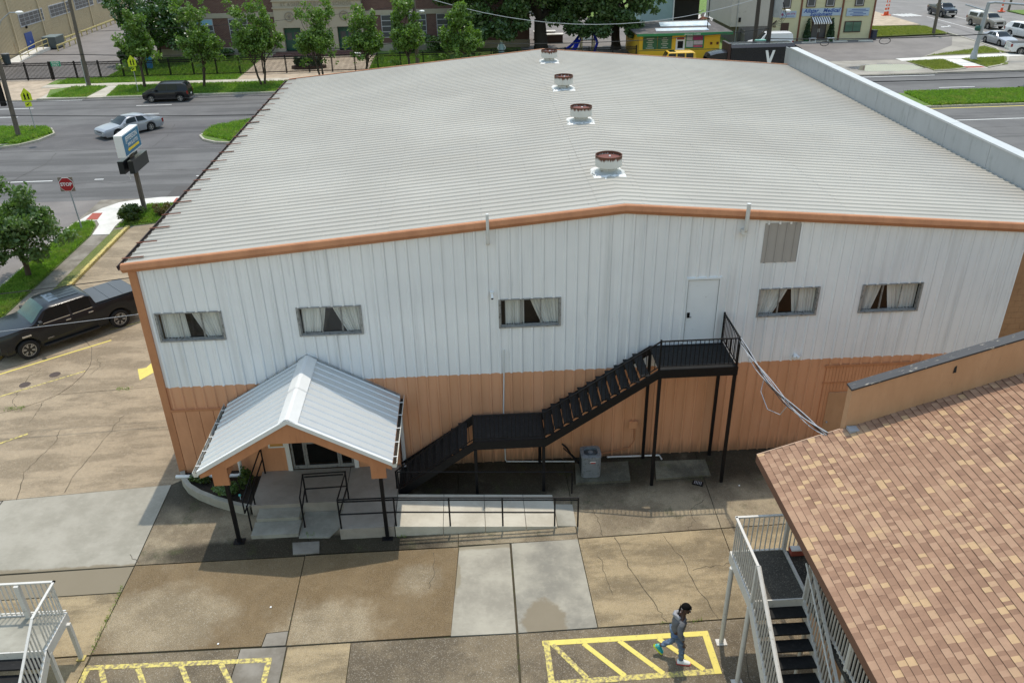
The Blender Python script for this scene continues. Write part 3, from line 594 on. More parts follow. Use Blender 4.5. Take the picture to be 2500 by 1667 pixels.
# windows
def window(k, a, b, z0=5.04, z1=5.94):
    w = MB(); f = .05
    w.box(a-.03,b+.03,-.045,.1,z1-.005,z1+.025); w.box(a-.03,b+.03,-.05,.1,z0-.035,z0+.012); w.box(a-.03,a+.03,-.045,.1,z0+.012,z1-.005); w.box(b-.03,b+.03,-.045,.1,z0+.012,z1-.005)
    fr_ = w.build('window', Mt['alum'], hall)
    q = a+.03; s = (b-a-.06)
    for t0, t1, yy in ((0,.36,.05),(.34,.70,.075),(.675,1,.05)):
        x0, x1 = q+s*t0, q+s*t1
        MB().box(x0,x0+.025,yy-.012,yy+.012,z0+.012,z1-.005).box(x1-.025,x1,yy-.012,yy+.012,z0+.012,z1-.005).box(x0+.025,x1-.025,yy-.012,yy+.012,z0+.012,z0+.04).box(x0+.025,x1-.025,yy-.012,yy+.012,z1-.03,z1-.005).build('sash', Mt['alum'], fr_)
        MB().add([(x0+.025,yy,z0+.04),(x1-.025,yy,z0+.04),(x1-.025,yy,z1-.03),(x0+.025,yy,z1-.03)], [(0,1,2,3)]).build('pane', Mt['glass'], fr_)
    gap = [(.42,.52,.44,.72),(.44,.53,.34,.75),(.41,.50,.41,.70),(.53,.565,.30,.64),(.36,.44,.24,.54)][k]   # left top, right top, left bottom, right bottom of the opening
    for sd in (0, 1):
        P = []
        for v in range(7):
            tt = v/6; e = q+s*((gap[0]*(1-tt**1.15)+gap[2]*tt**1.15) if sd == 0 else (gap[1]*(1-tt**1.15)+gap[3]*tt**1.15)); o = q+(s*.02 if k != 2 else s*.08) if sd == 0 else q+s
            P.append([(o+(e-o)*u/60, .17+.045*math.sin(u*.8+k*1.3+sd)*(.6+.4*math.sin(u*.23+k)), z1-(z1-z0)*tt) for u in range(61)])
        MB().grid(P).build('curtain', Mt['curtain'], fr_, smooth=True)
for k, (a, b) in enumerate(WIN): window(k, a, b)
# upper door, louver, garage panel
MB().box(16.13,16.19,-.055,.02,4.22,6.42).box(17.14,17.2,-.055,.02,4.22,6.42).box(16.19,17.14,-.055,.02,6.36,6.42).build('door_frame', Mt['doorw'], hall)
MB().box(16.187,16.2,-.058,-.03,4.25,6.37).box(16.2,17.14,-.058,-.04,6.352,6.364).box(17.13,17.145,-.05,-.03,4.25,6.35).build('door_gap', Mt['alum'], hall)
dr = MB().box(16.2,17.135,-.03,.02,4.25,6.355).build('door', Mt['doorw'], hall)
MB().box(16.24,16.32,-.06,-.031,5.1,5.27).tube([(16.28,-.06,5.14),(16.28,-.1,5.14),(16.36,-.1,5.14)], .012).build('handle', Mt['black'], dr)
MB().box(16.15,17.15,-.09,-.056,4.2,4.245).build('door_sill', Mt['whitet'], hall)
pn = MB().box(18.32,19.38,-.02,.03,6.82,8.06).build('wall_patch', Mt['tanp'], hall)
for k in range(4): MB().box(18.44+k*.26,18.47+k*.26,-.045,-.021,6.83,8.03).build('rib', Mt['tanp'], pn)
gp = MB().box(20.93,24.12,.0,.06,0,3.15).build('garage_panel', Mt['orange'], hall)
for k in range(29):
    x0 = 20.96+k*.109
    if 21.14 < x0 < 22.15: MB().box(x0,x0+.1,-.03,-.001,2.2,3.1).build('board', Mt['orange'], gp)
    else: MB().box(x0,x0+.1,-.03,-.001,0,3.1).build('board', Mt['orange'], gp)
MB().box(20.9,24.15,-.06,-.031,3.1,3.18).box(20.9,24.15,-.05,-.031,2.5,2.54).build('header', Mt['orangef'], gp)
gd = MB().box(21.17,22.1,-.05,-.002,.02,2.13).build('garage_door', Mt['stucco'], hall)
MB().lathe((21.27,-.08,1.0), [(0,.03),(.03,.02),(.03,-.02),(0,-.03)], 10).build('knob', Mt['galv'], gd)
# left boarded bay with header
bay = MB().box(.17,2.3,-.05,-.002,0,2.62).build('boarded_bay', Mt['orange'], hall)
for k in range(5): MB().box(.18+k*.425,.59+k*.425,-.085,-.051,0,2.55).build('board', Mt['orange'], bay)
MB().box(.165,2.3,-.1,-.051,2.56,2.63).build('header', Mt['orangef'], bay)
# pipes and small fittings on the wall
def fit(name, mb, m, label, cat, **k): return mb.build(name, Mt[m], None, label=label, cat=cat, **k)
fit('vent_pipe', MB().tube([(10.24,.0,7.8),(10.24,-.13,7.8),(10.235,-.2,7.86),(10.23,-.2,8.72)], .045, 12), 'pvc', 'thin white vent pipe rising past the roof edge above the middle window', 'pipe', auto=40)
fit('vent_pipe', MB().tube([(17.69,.0,7.88),(17.69,-.13,7.88),(17.69,-.2,7.95),(17.69,-.2,8.75)], .06, 12).lathe((17.69,-.1,7.88), [(0,-.1),(.1,-.08),(.1,.06),(0,.08)], 12), 'pvc', 'thick white vent pipe rising past the roof edge beside the grey-tan wall patch', 'pipe', auto=40)
fit('conduit', MB().tube([(10.62,-.05,4.25),(10.55,-.06,2.0),(10.57,-.07,.1),(10.6,-.12,.06),(12.85,-.3,.06)], .022, 8), 'pvc', 'thin white conduit running down the wall behind the black stairs', 'conduit')
fit('drain_pipe', MB().tube([(13.95,-.16,.07),(15.7,-.2,.07),(15.74,-.4,.05)], .03, 8), 'pvc', 'short white pipe lying along the wall base right of the air conditioner', 'pipe')
eb = thing('electrical_box', (14.77,0,1.27), 'small orange electrical box on the lower wall under the black stairs', 'electrical box')
MB().box(14.65,14.89,-.13,-.03,1.17,1.4).box(14.63,14.91,-.145,-.13,1.15,1.42).build('box', Mt['orange'], eb)
MB().tube([(14.84,-.06,1.17),(14.86,-.06,.65),(14.7,-.06,.35),(14.2,-.06,.22),(13.5,-.2,.2)], .018, 7).build('conduit', Mt['orangef'], eb)
def secam(p, label, dx=0):
    t = thing('security_camera', p, label, 'camera'); x, y, z = p
    MB().lathe((x,y-.03,z), [(.06,-.02),(.06,.05),(0,.06)], 14).tube([(x,y-.03,z),(x,y-.1,z-.03)], .02).build('mount', Mt['white'], t)
    MB().tube([(x,y-.06,z-.02),(x+dx,y-.2,z-.1)], .04, 12).build('barrel', Mt['white'], t); MB().tube([(x+dx,y-.2,z-.1),(x+dx*1.08,y-.21,z-.107)], .036, 12).build('lens', Mt['dark'], t)
secam((10.3,-.03,6.2), 'small white security camera on the wall left of the middle window')
fl = thing('flood_light', (19.84,-.03,3.6), 'small white floodlight on the paint line right of the black landing', 'light')
MB().lathe((19.84,-.06,3.6), [(.07,-.03),(.07,.03),(0,.04)], 14).build('mount', Mt['white'], fl)
for s in (-1,1): MB().tube([(19.84+s*.03,-.1,3.6),(19.84+s*.09,-.2,3.58)], [.035,.065], 12).build('lamp', Mt['white'], fl)
# ================================================================ entrance canopy
RX, RZ, EX0, EX1, EZ, CY = 4.62, 4.34, 1.95, 7.31, 2.78, -3.58
can = thing('entrance_canopy', (RX,-1.8,0), 'gabled white metal porch canopy on two black posts over the entrance', 'canopy')
def cz(x): return RZ-(RZ-EZ)*(abs(x-RX)/(RX-EX0 if x < RX else EX1-RX))
for sd, ex in ((0,EX0),(1,EX1)):
    for k in range(4):
        y0 = CY+.02+k*.889; pf = [(y0+a*.972, b) for a, b in ribs(3, .03, .1, .04)]
        mb = MB(); P = [[(xx, y, cz(xx)+z) for y, z in pf] for xx in ((ex, RX) if ex < RX else (RX, ex))]; mb.grid(P)
        me = mb.build('roof_sheet', Mt['canopy'], can); me.data.flip_normals()
    MB().add([(ex,CY,cz(ex)-.06),(RX,CY,RZ-.06),(RX,-.01,RZ-.06),(ex,-.01,cz(ex)-.06)], [(0,1,2,3)]).build('soffit', Mt['orange'], can)
    s = -1 if ex < RX else 1
    g_ = MB().grid([[(ex-s*.02,y,EZ-.02),(ex-s*.02,y,EZ-.13),(ex+s*.1,y,EZ-.14),(ex+s*.13,y,EZ-.0),(ex+s*.115,y,EZ+.005)] for y in (CY-.02,-.05)])
    g_.add([(ex-s*.02,CY-.02,EZ-.02),(ex-s*.02,CY-.02,EZ-.13),(ex+s*.1,CY-.02,EZ-.14),(ex+s*.13,CY-.02,EZ)], [(0,1,2,3)])
    gu = g_.build('gutter', Mt['gutter'], can)
    for k in range(5): MB().box(min(ex-s*.02,ex+s*.12),max(ex-s*.02,ex+s*.12),CY+.3+k*.7,CY+.33+k*.7,EZ-.005,EZ+.005).build('hanger', Mt['whitet'], gu)
    MB().box(min(ex,ex+s*.08),max(ex,ex+s*.08),CY+.1,-.1,EZ-.12,EZ-.09).build('gutter_debris', Mt['soil'], gu)
    P = [[(ex,CY-.03,EZ-.09),(ex,CY-.035,EZ+.045),(ex,CY+.06,EZ+.05)],[(RX,CY-.03,RZ-.09),(RX,CY-.035,RZ+.045),(RX,CY+.06,RZ+.05)]]
    MB().grid(P).build('edge_trim', Mt['whitet'], can)
cap = MB(); cw = .27
cap.grid([[(RX-cw,y,cz(RX-cw)+.04),(RX-.05,y,RZ+.045),(RX,y,RZ+.06),(RX+.05,y,RZ+.045),(RX+cw,y,cz(RX+cw)+.04)] for y in (CY-.02,-1.9)]); cap.build('ridge_cap', Mt['whitet'], can)
MB().grid([[(RX-cw-.01,y,cz(RX-cw)+.05),(RX-.05,y,RZ+.055),(RX,y,RZ+.07),(RX+.05,y,RZ+.055),(RX+cw+.01,y,cz(RX+cw)+.05)] for y in (-1.98,-.0)]).build('ridge_cap', Mt['whitet'], can)
pol = [(1.99,2.68),(1.99,2.56),(2.33,2.68),(2.33,2.28),(2.76,2.28),(2.76,2.86),(4.05,3.60),(5.19,3.60),(6.68,2.74),(6.68,2.26),(7.1,2.26),(7.1,2.62),(7.27,2.54),(7.27,2.68),(RX,4.25)]
MB().prismY(pol, CY+.02, CY+.1).build('gable_fascia', Mt['orangef'], can)
for xa, xb in ((2.42,2.68),(6.77,7.02)): MB().box(xa,xb,CY+.1,-.46,2.36,2.6).build('side_beam', Mt['orange'], can)
for px, py in ((2.57,-3.3),(6.92,-3.47)):
    p = MB().box(px-.05,px+.05,py-.05,py+.05,.02,2.4).build('post', Mt['black'], can); MB().box(px-.16,px+.16,py-.13,py+.13,.003,.02).build('base_plate', Mt['black'], p)
# small wall of leaves caught at the back of the canopy roof
MB().grid([[(EX0+.0,-.03,EZ+.03),(EX0,-.12,EZ+.07)],[(RX,-.03,RZ+.06),(RX,-.12,RZ+.1)],[(EX1,-.03,EZ+.03),(EX1,-.12,EZ+.07)]]).build('wall_flashing', Mt['galv'], can)
# vestibule with the glass entrance
ves = thing('entrance_vestibule', (4.7,-.25,0), 'orange entrance wall with white-trimmed glass doors under the canopy', 'entrance')
def gab(x0, x1, z0): 
    xs = sorted([x0, x1]+([RX] if x0 < RX < x1 else [])); return [(x0,z0),(x1,z0)]+[(xx,cz(xx)-.08) for xx in reversed(xs)]
for a in (gab(2.35,3.66,0), gab(5.72,7.15,0), gab(3.66,5.72,2.58)): MB().prismY(a, -.45, -.06).build('wall', Mt['orange'], ves)
MB().box(3.56,3.70,-.49,-.445,.38,2.62).box(5.68,5.82,-.49,-.445,.38,2.62).box(3.70,5.68,-.49,-.445,2.5,2.62).build('door_trim', Mt['whitet'], ves)
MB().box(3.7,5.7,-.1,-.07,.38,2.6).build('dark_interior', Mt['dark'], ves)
for x0, x1 in ((3.72,4.16),(4.17,5.22),(5.23,5.66)):
    f_ = MB().box(x0,x0+.06,-.42,-.36,.4,2.5).box(x1-.06,x1,-.42,-.36,.4,2.5).box(x0+.06,x1-.06,-.42,-.36,.4,.52).box(x0+.06,x1-.06,-.42,-.36,2.4,2.5).build('glass_door' if x1-x0 > .6 else 'side_light', Mt['alum'], ves)
    MB().box(x0+.061,x1-.061,-.395,-.385,.521,2.399).build('pane', Mt['dglass'], f_)
    if x1-x0 > .6: MB().box(x0+.061,x1-.061,-.43,-.36,1.36,1.42).build('push_bar', Mt['alum'], f_)
MB().box(3.86,4.06,-.404,-.397,1.5,1.72).build('notice', mat('yellow_notice', (.6,.55,.2), .7), ves); MB().box(4.25,4.5,-.404,-.397,1.48,1.75).build('notice', Mt['white'], ves)
nb = thing('notice_board', (3.32,-.47,1.5), 'white framed notice board on the orange wall left of the entrance doors', 'notice board')
MB().box(3.05,3.58,-.48,-.452,1.3,1.98).build('frame', Mt['whitet'], nb); MB().box(3.11,3.52,-.488,-.481,1.36,1.92).build('panel', mat('orange_panel', (.5,.25,.06), .6), nb)
# downspouts
fit('downspout', MB().box(7.2,7.31,-.16,-.06,.35,2.66).add([(7.2,-.16,.35),(7.31,-.16,.35),(7.31,-.06,.35),(7.2,-.06,.35),(7.2,-.42,.12),(7.31,-.42,.12),(7.31,-.36,.05),(7.2,-.36,.05)], [(0,1,5,4),(1,2,6,5),(2,3,7,6),(3,0,4,7),(4,5,6,7)]), 'pvc', 'white downspout on the orange wall right of the canopy', 'downspout')
fit('downspout', MB().tube([(2.1,-.6,1.9),(2.1,-.6,.52),(2.07,-.62,.44),(1.98,-.62,.4),(-.06,-.4,.3)], .062, 10), 'pvc', 'white drainpipe bent along the wall base over the planter', 'downspout', auto=40)
# porch, steps, ramp
por = thing('entrance_porch', (4.8,-1.8,0), 'grey concrete entrance porch with two steps and a pale wheelchair ramp', 'porch')
MB().box(2.72,5.53,-2.15,-.45,-.02,.38).build('slab', Mt['porch'], por); MB().box(5.55,7.14,-3.43,-.45,-.02,.378).build('slab', Mt['porch'], por)
MB().box(2.95,4.22,-2.62,-2.152,-.02,.25).build('step', Mt['step'], por); MB().box(2.9,4.28,-3.22,-2.622,-.02,.13).build('step', Mt['step'], por)
xs = [7.16,8.57,9.81,11.02,11.95]
for a, b in zip(xs[:-1], xs[1:]):
    za, zb = .38-(a-7.16)*.0675, .38-(b-7.16)*.0675
    MB().prismY([(a+.008,-.03),(b-.008,-.03),(b-.008,zb),(a+.008,za)], -3.43, -1.95).build('ramp_panel', Mt['ramp'], por)
MB().prismY([(11.96,-.03),(12.52,-.03),(12.52,.01),(11.96,.055)], -3.4, -2.4).build('ramp_toe', Mt['step'], por)
MB().prism([(4.3,-2.16),(5.54,-2.16),(5.5,-2.9),(5.2,-3.35),(4.3,-3.3)], -.02, .035).build('patch', Mt['step'], por)
# planter
pl = thing('planter', (1.2,-.9,0), 'curved concrete-edged planter bed left of the entrance porch', 'planter')
ctr = [(-.02,-.14),(.12,-.5),(.42,-.92),(.85,-1.28),(1.45,-1.64),(2.05,-1.93),(2.6,-2.14)]
kerbm = MB(); P = []
for i, p in enumerate(ctr):
    a = ctr[max(i-1,0)]; b = ctr[min(i+1,len(ctr)-1)]; d = Vector((b[0]-a[0],b[1]-a[1])).normalized(); n = Vector((d.y,-d.x))*.15; n = n if n.y < 0 or n.x < 0 else n
    P.append([(p[0],p[1],0),(p[0],p[1],.31),(p[0]-n.x*-1-n.x*2,p[1]-n.y,.31),(p[0]-n.x,p[1]-n.y,0)] if False else [(p[0],p[1],0),(p[0],p[1],.31),(p[0]-n.x,p[1]-n.y,.31),(p[0]-n.x,p[1]-n.y,0)])
kerbm.grid(P); kerbm.add(P[0], [(0,1,2,3)]); kerbm.add(P[-1], [(0,1,2,3)]); kerbm.build('kerb', Mt['step'], pl)
MB().prism([(p[0]+.06,p[1]+.08) for p in ctr]+[(2.71,-2.0),(2.71,-.1),(.05,-.1)], -.02, .21).build('soil', Mt['soil'], pl)
def leaves(n, centers, radii, size, seed=0, up=.3, aspect=1.6, squash=1.0):
    r = np.random.default_rng(seed); c = np.asarray(centers, float); rad = np.asarray(radii, float); k = r.integers(0, len(c), n) if False else r.choice(len(c), n, p=(rad**2)/(rad**2).sum())
    d = r.normal(size=(n,3)); d /= np.linalg.norm(d, axis=1, keepdims=True); rr = rad[k]*(r.random(n)**.45); p = c[k]+d*rr[:,None]*np.array([1,1,squash])
    nn = r.normal(size=(n,3))+d*.6; nn[:,2] += up; nn /= np.linalg.norm(nn, axis=1, keepdims=True)
    t = np.cross(nn, r.normal(size=(n,3))); t /= np.linalg.norm(t, axis=1, keepdims=True); b = np.cross(nn, t); s = size*(.6+.8*r.random(n))[:,None]
    v = np.stack([p-t*s*aspect/2, p+b*s/2-nn*s*.12, p+t*s*aspect/2, p-b*s/2-nn*s*.12], 1).reshape(-1,3)
    return v
def leafmesh(name, v, m):
    me = bpy.data.meshes.new(name); n = len(v)//4; me.vertices.add(len(v)); me.vertices.foreach_set('co', v.ravel()); me.loops.add(n*4); me.loops.foreach_set('vertex_index', np.arange(n*4, dtype=np.int32)); me.polygons.add(n)
    me.polygons.foreach_set('loop_start', np.arange(0, n*4, 4, dtype=np.int32)); me.polygons.foreach_set('loop_total', np.full(n, 4, dtype=np.int32)); me.update(); me.validate(); me.materials.append(m); return me
def clump(name, loc, r, h, n, size, m, label, cat='plant', group=None, seed=1, stem=True):
    t = thing(name, loc, label, cat, group); rr = np.random.default_rng(seed)
    cs = [(rr.uniform(-r,r)*.7, rr.uniform(-r,r)*.7, rr.uniform(.3,.8)*h) for _ in range(14)]
    put('foliage', leafmesh('foliage', leaves(n, cs, [r*.45]*14, size, seed, squash=h/(2*r)*1.1), Mt[m]), t)
    if stem:
        mb = MB()
        for k in range(4): a = k*1.7; mb.tube([(0,0,-.02),(.4*r*math.cos(a),.4*r*math.sin(a),h*.6)], .012, 5)
        mb2 = mb.mesh('stem', Mt['bark']); put('stem', mb2, t)
    return t
clump('fern', (1.75,-1.25,.2), .38, .5, 900, .07, 'leafn', 'bright green ferny plant behind the left canopy post', seed=3)
clump('fern', (.75,-.65,.2), .35, .3, 600, .06, 'shrub', 'low dark green plants at the corner end of the planter', seed=4)
clump('fern', (2.25,-.95,.2), .25, .7, 500, .07, 'shrub', 'tall leafy plant between the drainpipe and the porch slab', seed=5)
sl_ = thing('solar_light', (2.25,-1.6,.2), 'tiny white solar garden light in the planter soil', 'garden light'); MB().tube([(2.25,-1.6,.2),(2.25,-1.6,.33)], .012).build('stake', Mt['white'], sl_); MB().lathe((2.25,-1.6,.33), [(.03,0),(.045,.04),(.03,.08),(0,.09)], 10).build('lamp', mat('teal_glass', (.1,.4,.4), .3), sl_)
# handrails
def railing(name, label, segs, posts, r=.024, m='black', group=None):
    p0 = posts[0]; t = thing(name, (p0[0],p0[1],p0[2]), label, 'handrail', group)
    for s in segs: MB().tube(s, r, 8).build('rail', Mt[m], t)
    for p in posts: MB().tube([(p[0],p[1],p[2]),(p[0],p[1],p[3])], r*1.05, 8).build('post', Mt[m], t)
    return t
railing('handrail', 'black steel handrail along the planter side of the porch steps', [[(2.82,-.55,1.36),(2.82,-2.1,1.34),(2.7,-2.75,1.02)],[(2.82,-.55,.95),(2.82,-2.1,.93),(2.7,-2.75,.6)],[(2.7,-2.75,1.02),(2.7,-2.75,.6)]], [(2.82,-.55,.38,1.36),(2.82,-2.08,.38,1.34),(2.83,-2.84,.0,.95)])
railing('handrail', 'black U-shaped handrail between the porch steps and the ramp landing', [[(4.38,-2.75,1.08),(4.4,-2.1,1.43),(5.68,-2.06,1.43),(5.6,-3.36,1.43)],[(4.45,-2.14,1.36),(5.6,-2.1,1.36)],[(4.4,-2.1,.88),(5.66,-2.06,.88),(5.6,-3.36,.9)],[(4.38,-2.75,1.08),(4.38,-2.75,.6),(4.4,-2.1,.88)]], [(4.4,-2.1,.38,1.43),(5.66,-2.06,.38,1.43),(4.41,-2.85,.03,1.04)])
railing('ramp_handrail', 'long black handrail along the front of the pale ramp', [[(5.6,-3.39,1.44),(7.2,-3.39,1.42),(12.56,-3.4,1.08)],[(5.6,-3.39,1.36),(7.2,-3.39,1.34),(12.56,-3.4,1.0)],[(5.6,-3.39,.9),(7.2,-3.39,.89),(11.87,-3.4,.58)]], [(5.6,-3.39,.378,1.44),(7.2,-3.39,.37,1.42),(8.78,-3.39,.27,1.32),(10.33,-3.39,.17,1.22),(11.87,-3.39,.06,1.12),(12.56,-3.4,-.01,1.08)])
railing('ramp_handrail', 'thin black rail along the wall side of the ramp under the stairs', [[(7.2,-1.86,1.17),(12.57,-1.86,.84)]], [(7.2,-1.86,.35,1.17),(12.57,-1.86,.0,.84)], .02)
# ================================================================ black steel stairs
st = thing('steel_stairs', (12.2,-.95,0), 'black steel outdoor stairs with two flights and a landing at the upper door', 'stairs')
YF, YB = -1.65, -.22
def strg(p, q, y, h=.26): MB().add([(p[0],y-.025,p[1]-h),(q[0],y-.025,q[1]-h),(q[0],y-.025,q[1]),(p[0],y-.025,p[1]),(p[0],y+.025,p[1]-h),(q[0],y+.025,q[1]-h),(q[0],y+.025,q[1]),(p[0],y+.025,p[1])], [(0,1,2,3),(7,6,5,4),(0,4,5,1),(1,5,6,2),(2,6,7,3),(3,7,4,0)]).build('stringer', Mt['black'], st)
for y in (YF, YB): strg((7.1,.26),(9.57,1.99), y, .3); strg((11.73,1.99),(15.1,4.25), y, .3)
tm = MB().box(-.14,.14,YF+.03,YB-.03,-.035,0).mesh('tread', Mt['tread'])
def put2(name, me, t, w, rot=(0,0,0)): return put(name, me, t, tuple(Vector(w)-OFF[t]), rot)
for i in range(9): put2('tread', tm, st, (7.1+.247*(i+.6), 0, .197*(i+1)))
for i in range(11): put2('tread', tm, st, (11.73+.281*(i+.6), 0, 1.97+.188*(i+1)))
for x0, x1, z in ((9.57,11.73,1.98),(15.1,17.42,4.24)):
    MB().box(x0,x1,YF+.03,YB-.03,z-.04,z).build('landing', Mt['tread'], st); MB().box(x0-.03,x1+.03,YF-.03,YF+.028,z-.27,z+.015).box(x0,x1,YB-.028,YB+.03,z-.27,z+.015).box(x1-.03,x1+.03,YF+.03,YB-.03,z-.26,z-.045).build('edge_beam', Mt['black'], st)
for x, y, z in ((15.14,YF,3.98),(17.38,YF,3.98),(15.14,YB,3.98),(17.38,YB,3.98),(9.6,YF,1.72),(11.7,YF,1.72),(9.6,YB,1.72),(11.7,YB,1.72)): MB().box(x-.045,x+.045,y-.045,y+.045,0,z).build('leg', Mt['black'], st)
RL = [(7.1,1.02),(9.57,2.94),(11.73,2.94),(15.1,5.2),(17.4,5.2)]; RB = [(7.1,.36),(9.57,2.1),(11.73,2.1),(15.1,4.36),(17.4,4.36)]
for y in (YF,):
    for a, b in zip(RL[:-1], RL[1:]): MB().bar((a[0],y,a[1]),(b[0],y,b[1]),.045,.03).build('handrail', Mt['black'], st)
    for a, b in zip(RB[:-1], RB[1:]): MB().bar((a[0],y,a[1]),(b[0],y,b[1]),.03,.02).build('bottom_rail', Mt['black'], st)
    for x, z0, z1 in ((7.12,.1,1.04),(9.57,1.9,2.97),(11.73,1.9,2.97),(15.1,4.1,5.25),(17.4,4.1,5.23)): MB().box(x-.025,x+.025,y-.025,y+.025,z0,z1).build('newel', Mt['black'], st)
MB().bar((17.4,YF,5.2),(17.4,-.06,5.2),.05,.035).build('handrail', Mt['black'], st); MB().bar((17.4,YF,4.36),(17.4,-.06,4.36),.03,.02).build('bottom_rail', Mt['black'], st); MB().box(17.375,17.425,-.1,-.05,4.1,5.25).build('newel', Mt['black'], st)
MB().bar((11.75,YB,2.94),(15.1,YB,5.1),.04,.03).build('handrail', Mt['black'], st) if False else None
bal = MB().box(-.009,.009,-.009,.009,0,.84).mesh('baluster', Mt['black'])
def interp(T, x):
    for a, b in zip(T[:-1], T[1:]):
        if a[0] <= x <= b[0]: return a[1]+(b[1]-a[1])*(x-a[0])/(b[0]-a[0])
x = 7.25
while x < 17.35: put2('baluster', bal, st, (x, YF, interp(RB, x))); x += .1285
for k in range(11): put2('baluster', bal, st, (17.4, YF+.13*(k+1), 4.36))
# air conditioner and pads
fit('equipment_pad', MB().prism([(12.75,-1.46),(14.5,-1.46),(14.6,-.46),(12.85,-.46)], 0, .09), 'pad', 'mossy concrete pad under the air conditioner', 'pad')
fit('equipment_pad', MB().prism([(15.34,-1.42),(17.13,-1.37),(17.16,-.53),(15.5,-.49)], 0, .06), 'pad', 'empty mossy concrete pad under the upper landing', 'pad')
ac = thing('air_conditioner', (13.27,-.93,.09), 'grey outdoor air conditioner unit on a mossy pad by the wall', 'air conditioner')
def rrect(x, y, a, r, n=5): return [(x+sx*(a-r)+r*math.cos(t0+math.pi/2*k/n), y+sy*(a-r)+r*math.sin(t0+math.pi/2*k/n)) for sx, sy, t0 in ((1,1,0),(-1,1,math.pi/2),(-1,-1,math.pi),(1,-1,1.5*math.pi)) for k in range(n+1)]
MB().prism(rrect(13.27,-.93,.315,.14), .1, .80).build('casing', Mt['acg'], ac, auto=35)
tp = MB(); o_ = rrect(13.27,-.93,.325,.15); ci = [(13.27+.25*math.cos(math.atan2(p[1]+.93,p[0]-13.27)), -.93+.25*math.sin(math.atan2(p[1]+.93,p[0]-13.27))) for p in o_]
tp.grid([[(p[0],p[1],.81) for p in o_+o_[:1]],[(p[0],p[1],.885) for p in o_+o_[:1]],[(p[0],p[1],.91) for p in ci+ci[:1]],[(13.27+(p[0]-13.27)*.96,-.93+(p[1]+.93)*.96,.83) for p in ci+ci[:1]]]); tp.build('top_rim', Mt['acg'], ac, auto=35)
MB().lathe((13.27,-.93,.83), [(.245,0),(.1,-.01),(0,-.01)], 24).build('fan_well', Mt['acd'], ac)
fg = MB()
for r_ in (.08,.115,.15,.185,.22): fg.tube([(13.27+r_*math.cos(2*math.pi*k/24), -.93+r_*math.sin(2*math.pi*k/24), .885) for k in range(25)], .004, 4)
fg.lathe((13.27,-.93,.88), [(0,.012),(.075,.01),(.075,-.01)], 18); fg.build('fan_guard', Mt['acg'], ac)
for k in range(14):
    for s in (0,1):
        if s == 0: MB().box(13.05+k*.034,13.062+k*.034,-1.252,-1.244,.16,.78).build('louver', Mt['acg'], ac)
        else: MB().box(12.949,12.957,-1.15+k*.034,-1.138+k*.034,.16,.78).build('louver', Mt['acd'], ac)
MB().add([(13.21,-1.256,.70),(13.40,-1.256,.70),(13.40,-1.256,.73),(13.21,-1.256,.73)], [(0,1,2,3)]).build('badge', Mt['white'], ac); MB().add([(13.25,-1.258,.655),(13.38,-1.258,.655),(13.395,-1.258,.70),(13.22,-1.258,.70)], [(0,1,2,3)]).build('badge', mat('badge_red', (.35,.03,.03), .4), ac)
MB().tube([(12.95,-.7,.3),(12.7,-.4,.45),(12.6,-.12,.5),(12.45,-.05,.62)], .03, 8).tube([(12.95,-.62,.2),(12.75,-.3,.3),(12.5,-.06,.45)], .02, 7).build('refrigerant_line', Mt['black'], ac)
gr_ = thing('fallen_grille', (16.62,-1.7,0), 'small black grille lying on the wet concrete near the landing leg', 'grille')
MB().obox((16.62,-1.7,.02),(.34,.2,.03),R(-25)).build('frame', Mt['black'], gr_)
for k in range(5): MB().obox((16.62+.05*(k-2)*math.cos(R(-25)),-1.7+.05*(k-2)*math.sin(R(-25)),.04),(.018,.15,.01),R(-25)).build('slat', Mt['galv'], gr_)
# cable bundle from the landing to the motel roof
cb = thing('cable_bundle', (17.4,-1.68,5.2), 'loose bundle of black and pale cables strung from the landing to the shingle roof', 'cable')
for k in range(7):
    off = random.uniform(-.05,.05); sg = .25+.1*random.random(); ph = random.random()*6
    MB().tube([(17.4+(17.75-17.4)*t+.045*math.sin(9*t+ph), -1.68+(-7.0+1.68)*t, 5.16+(5.55-5.16)*t-sg*4*t*(1-t)+.045*math.cos(9*t+ph)+off*.5) for t in [i/22 for i in range(23)]], .011, 5).build('cable', Mt['wirel' if k % 3 else 'wire'], cb)
MB().tube([(17.58,-3.4,5.0),(17.45,-3.6,4.6),(17.5,-4.1,4.35),(17.65,-4.6,4.5),(17.66,-4.9,4.95)], .01, 5).build('loop', Mt['wirel'], cb)
# ================================================================ motel wing, right
mo = thing('motel_wing', (21,-12,0), 'motel wing with brown shingle roof and orange parapet wall at lower right', 'building')
EV, EZm, SM, Y0m, Y1m, X1m = 16.25, 5.0, .333, -6.94, -20.5, 27.
def mz(x): return EZm+SM*(x-EV)
MB().add([(EV,Y0m,EZm),(EV,Y1m,EZm),(X1m,Y1m,mz(X1m)),(X1m,Y0m,mz(X1m)),(EV,Y0m,EZm-.12),(EV,Y1m,EZm-.12),(X1m,Y1m,mz(X1m)-.12),(X1m,Y0m,mz(X1m)-.12)], [(3,2,1,0),(4,5,6,7),(0,1,5,4),(3,0,4,7)]).build('roof_deck', mat('shingle_under', (.2,.115,.075), .9, v=.3, s=9), mo)
MB().box(EV-.035,EV-.002,Y1m,Y0m+.02,EZm-.2,EZm+.012).build('fascia', mat('brown_fascia', (.16,.075,.045), .7, v=.2), mo)
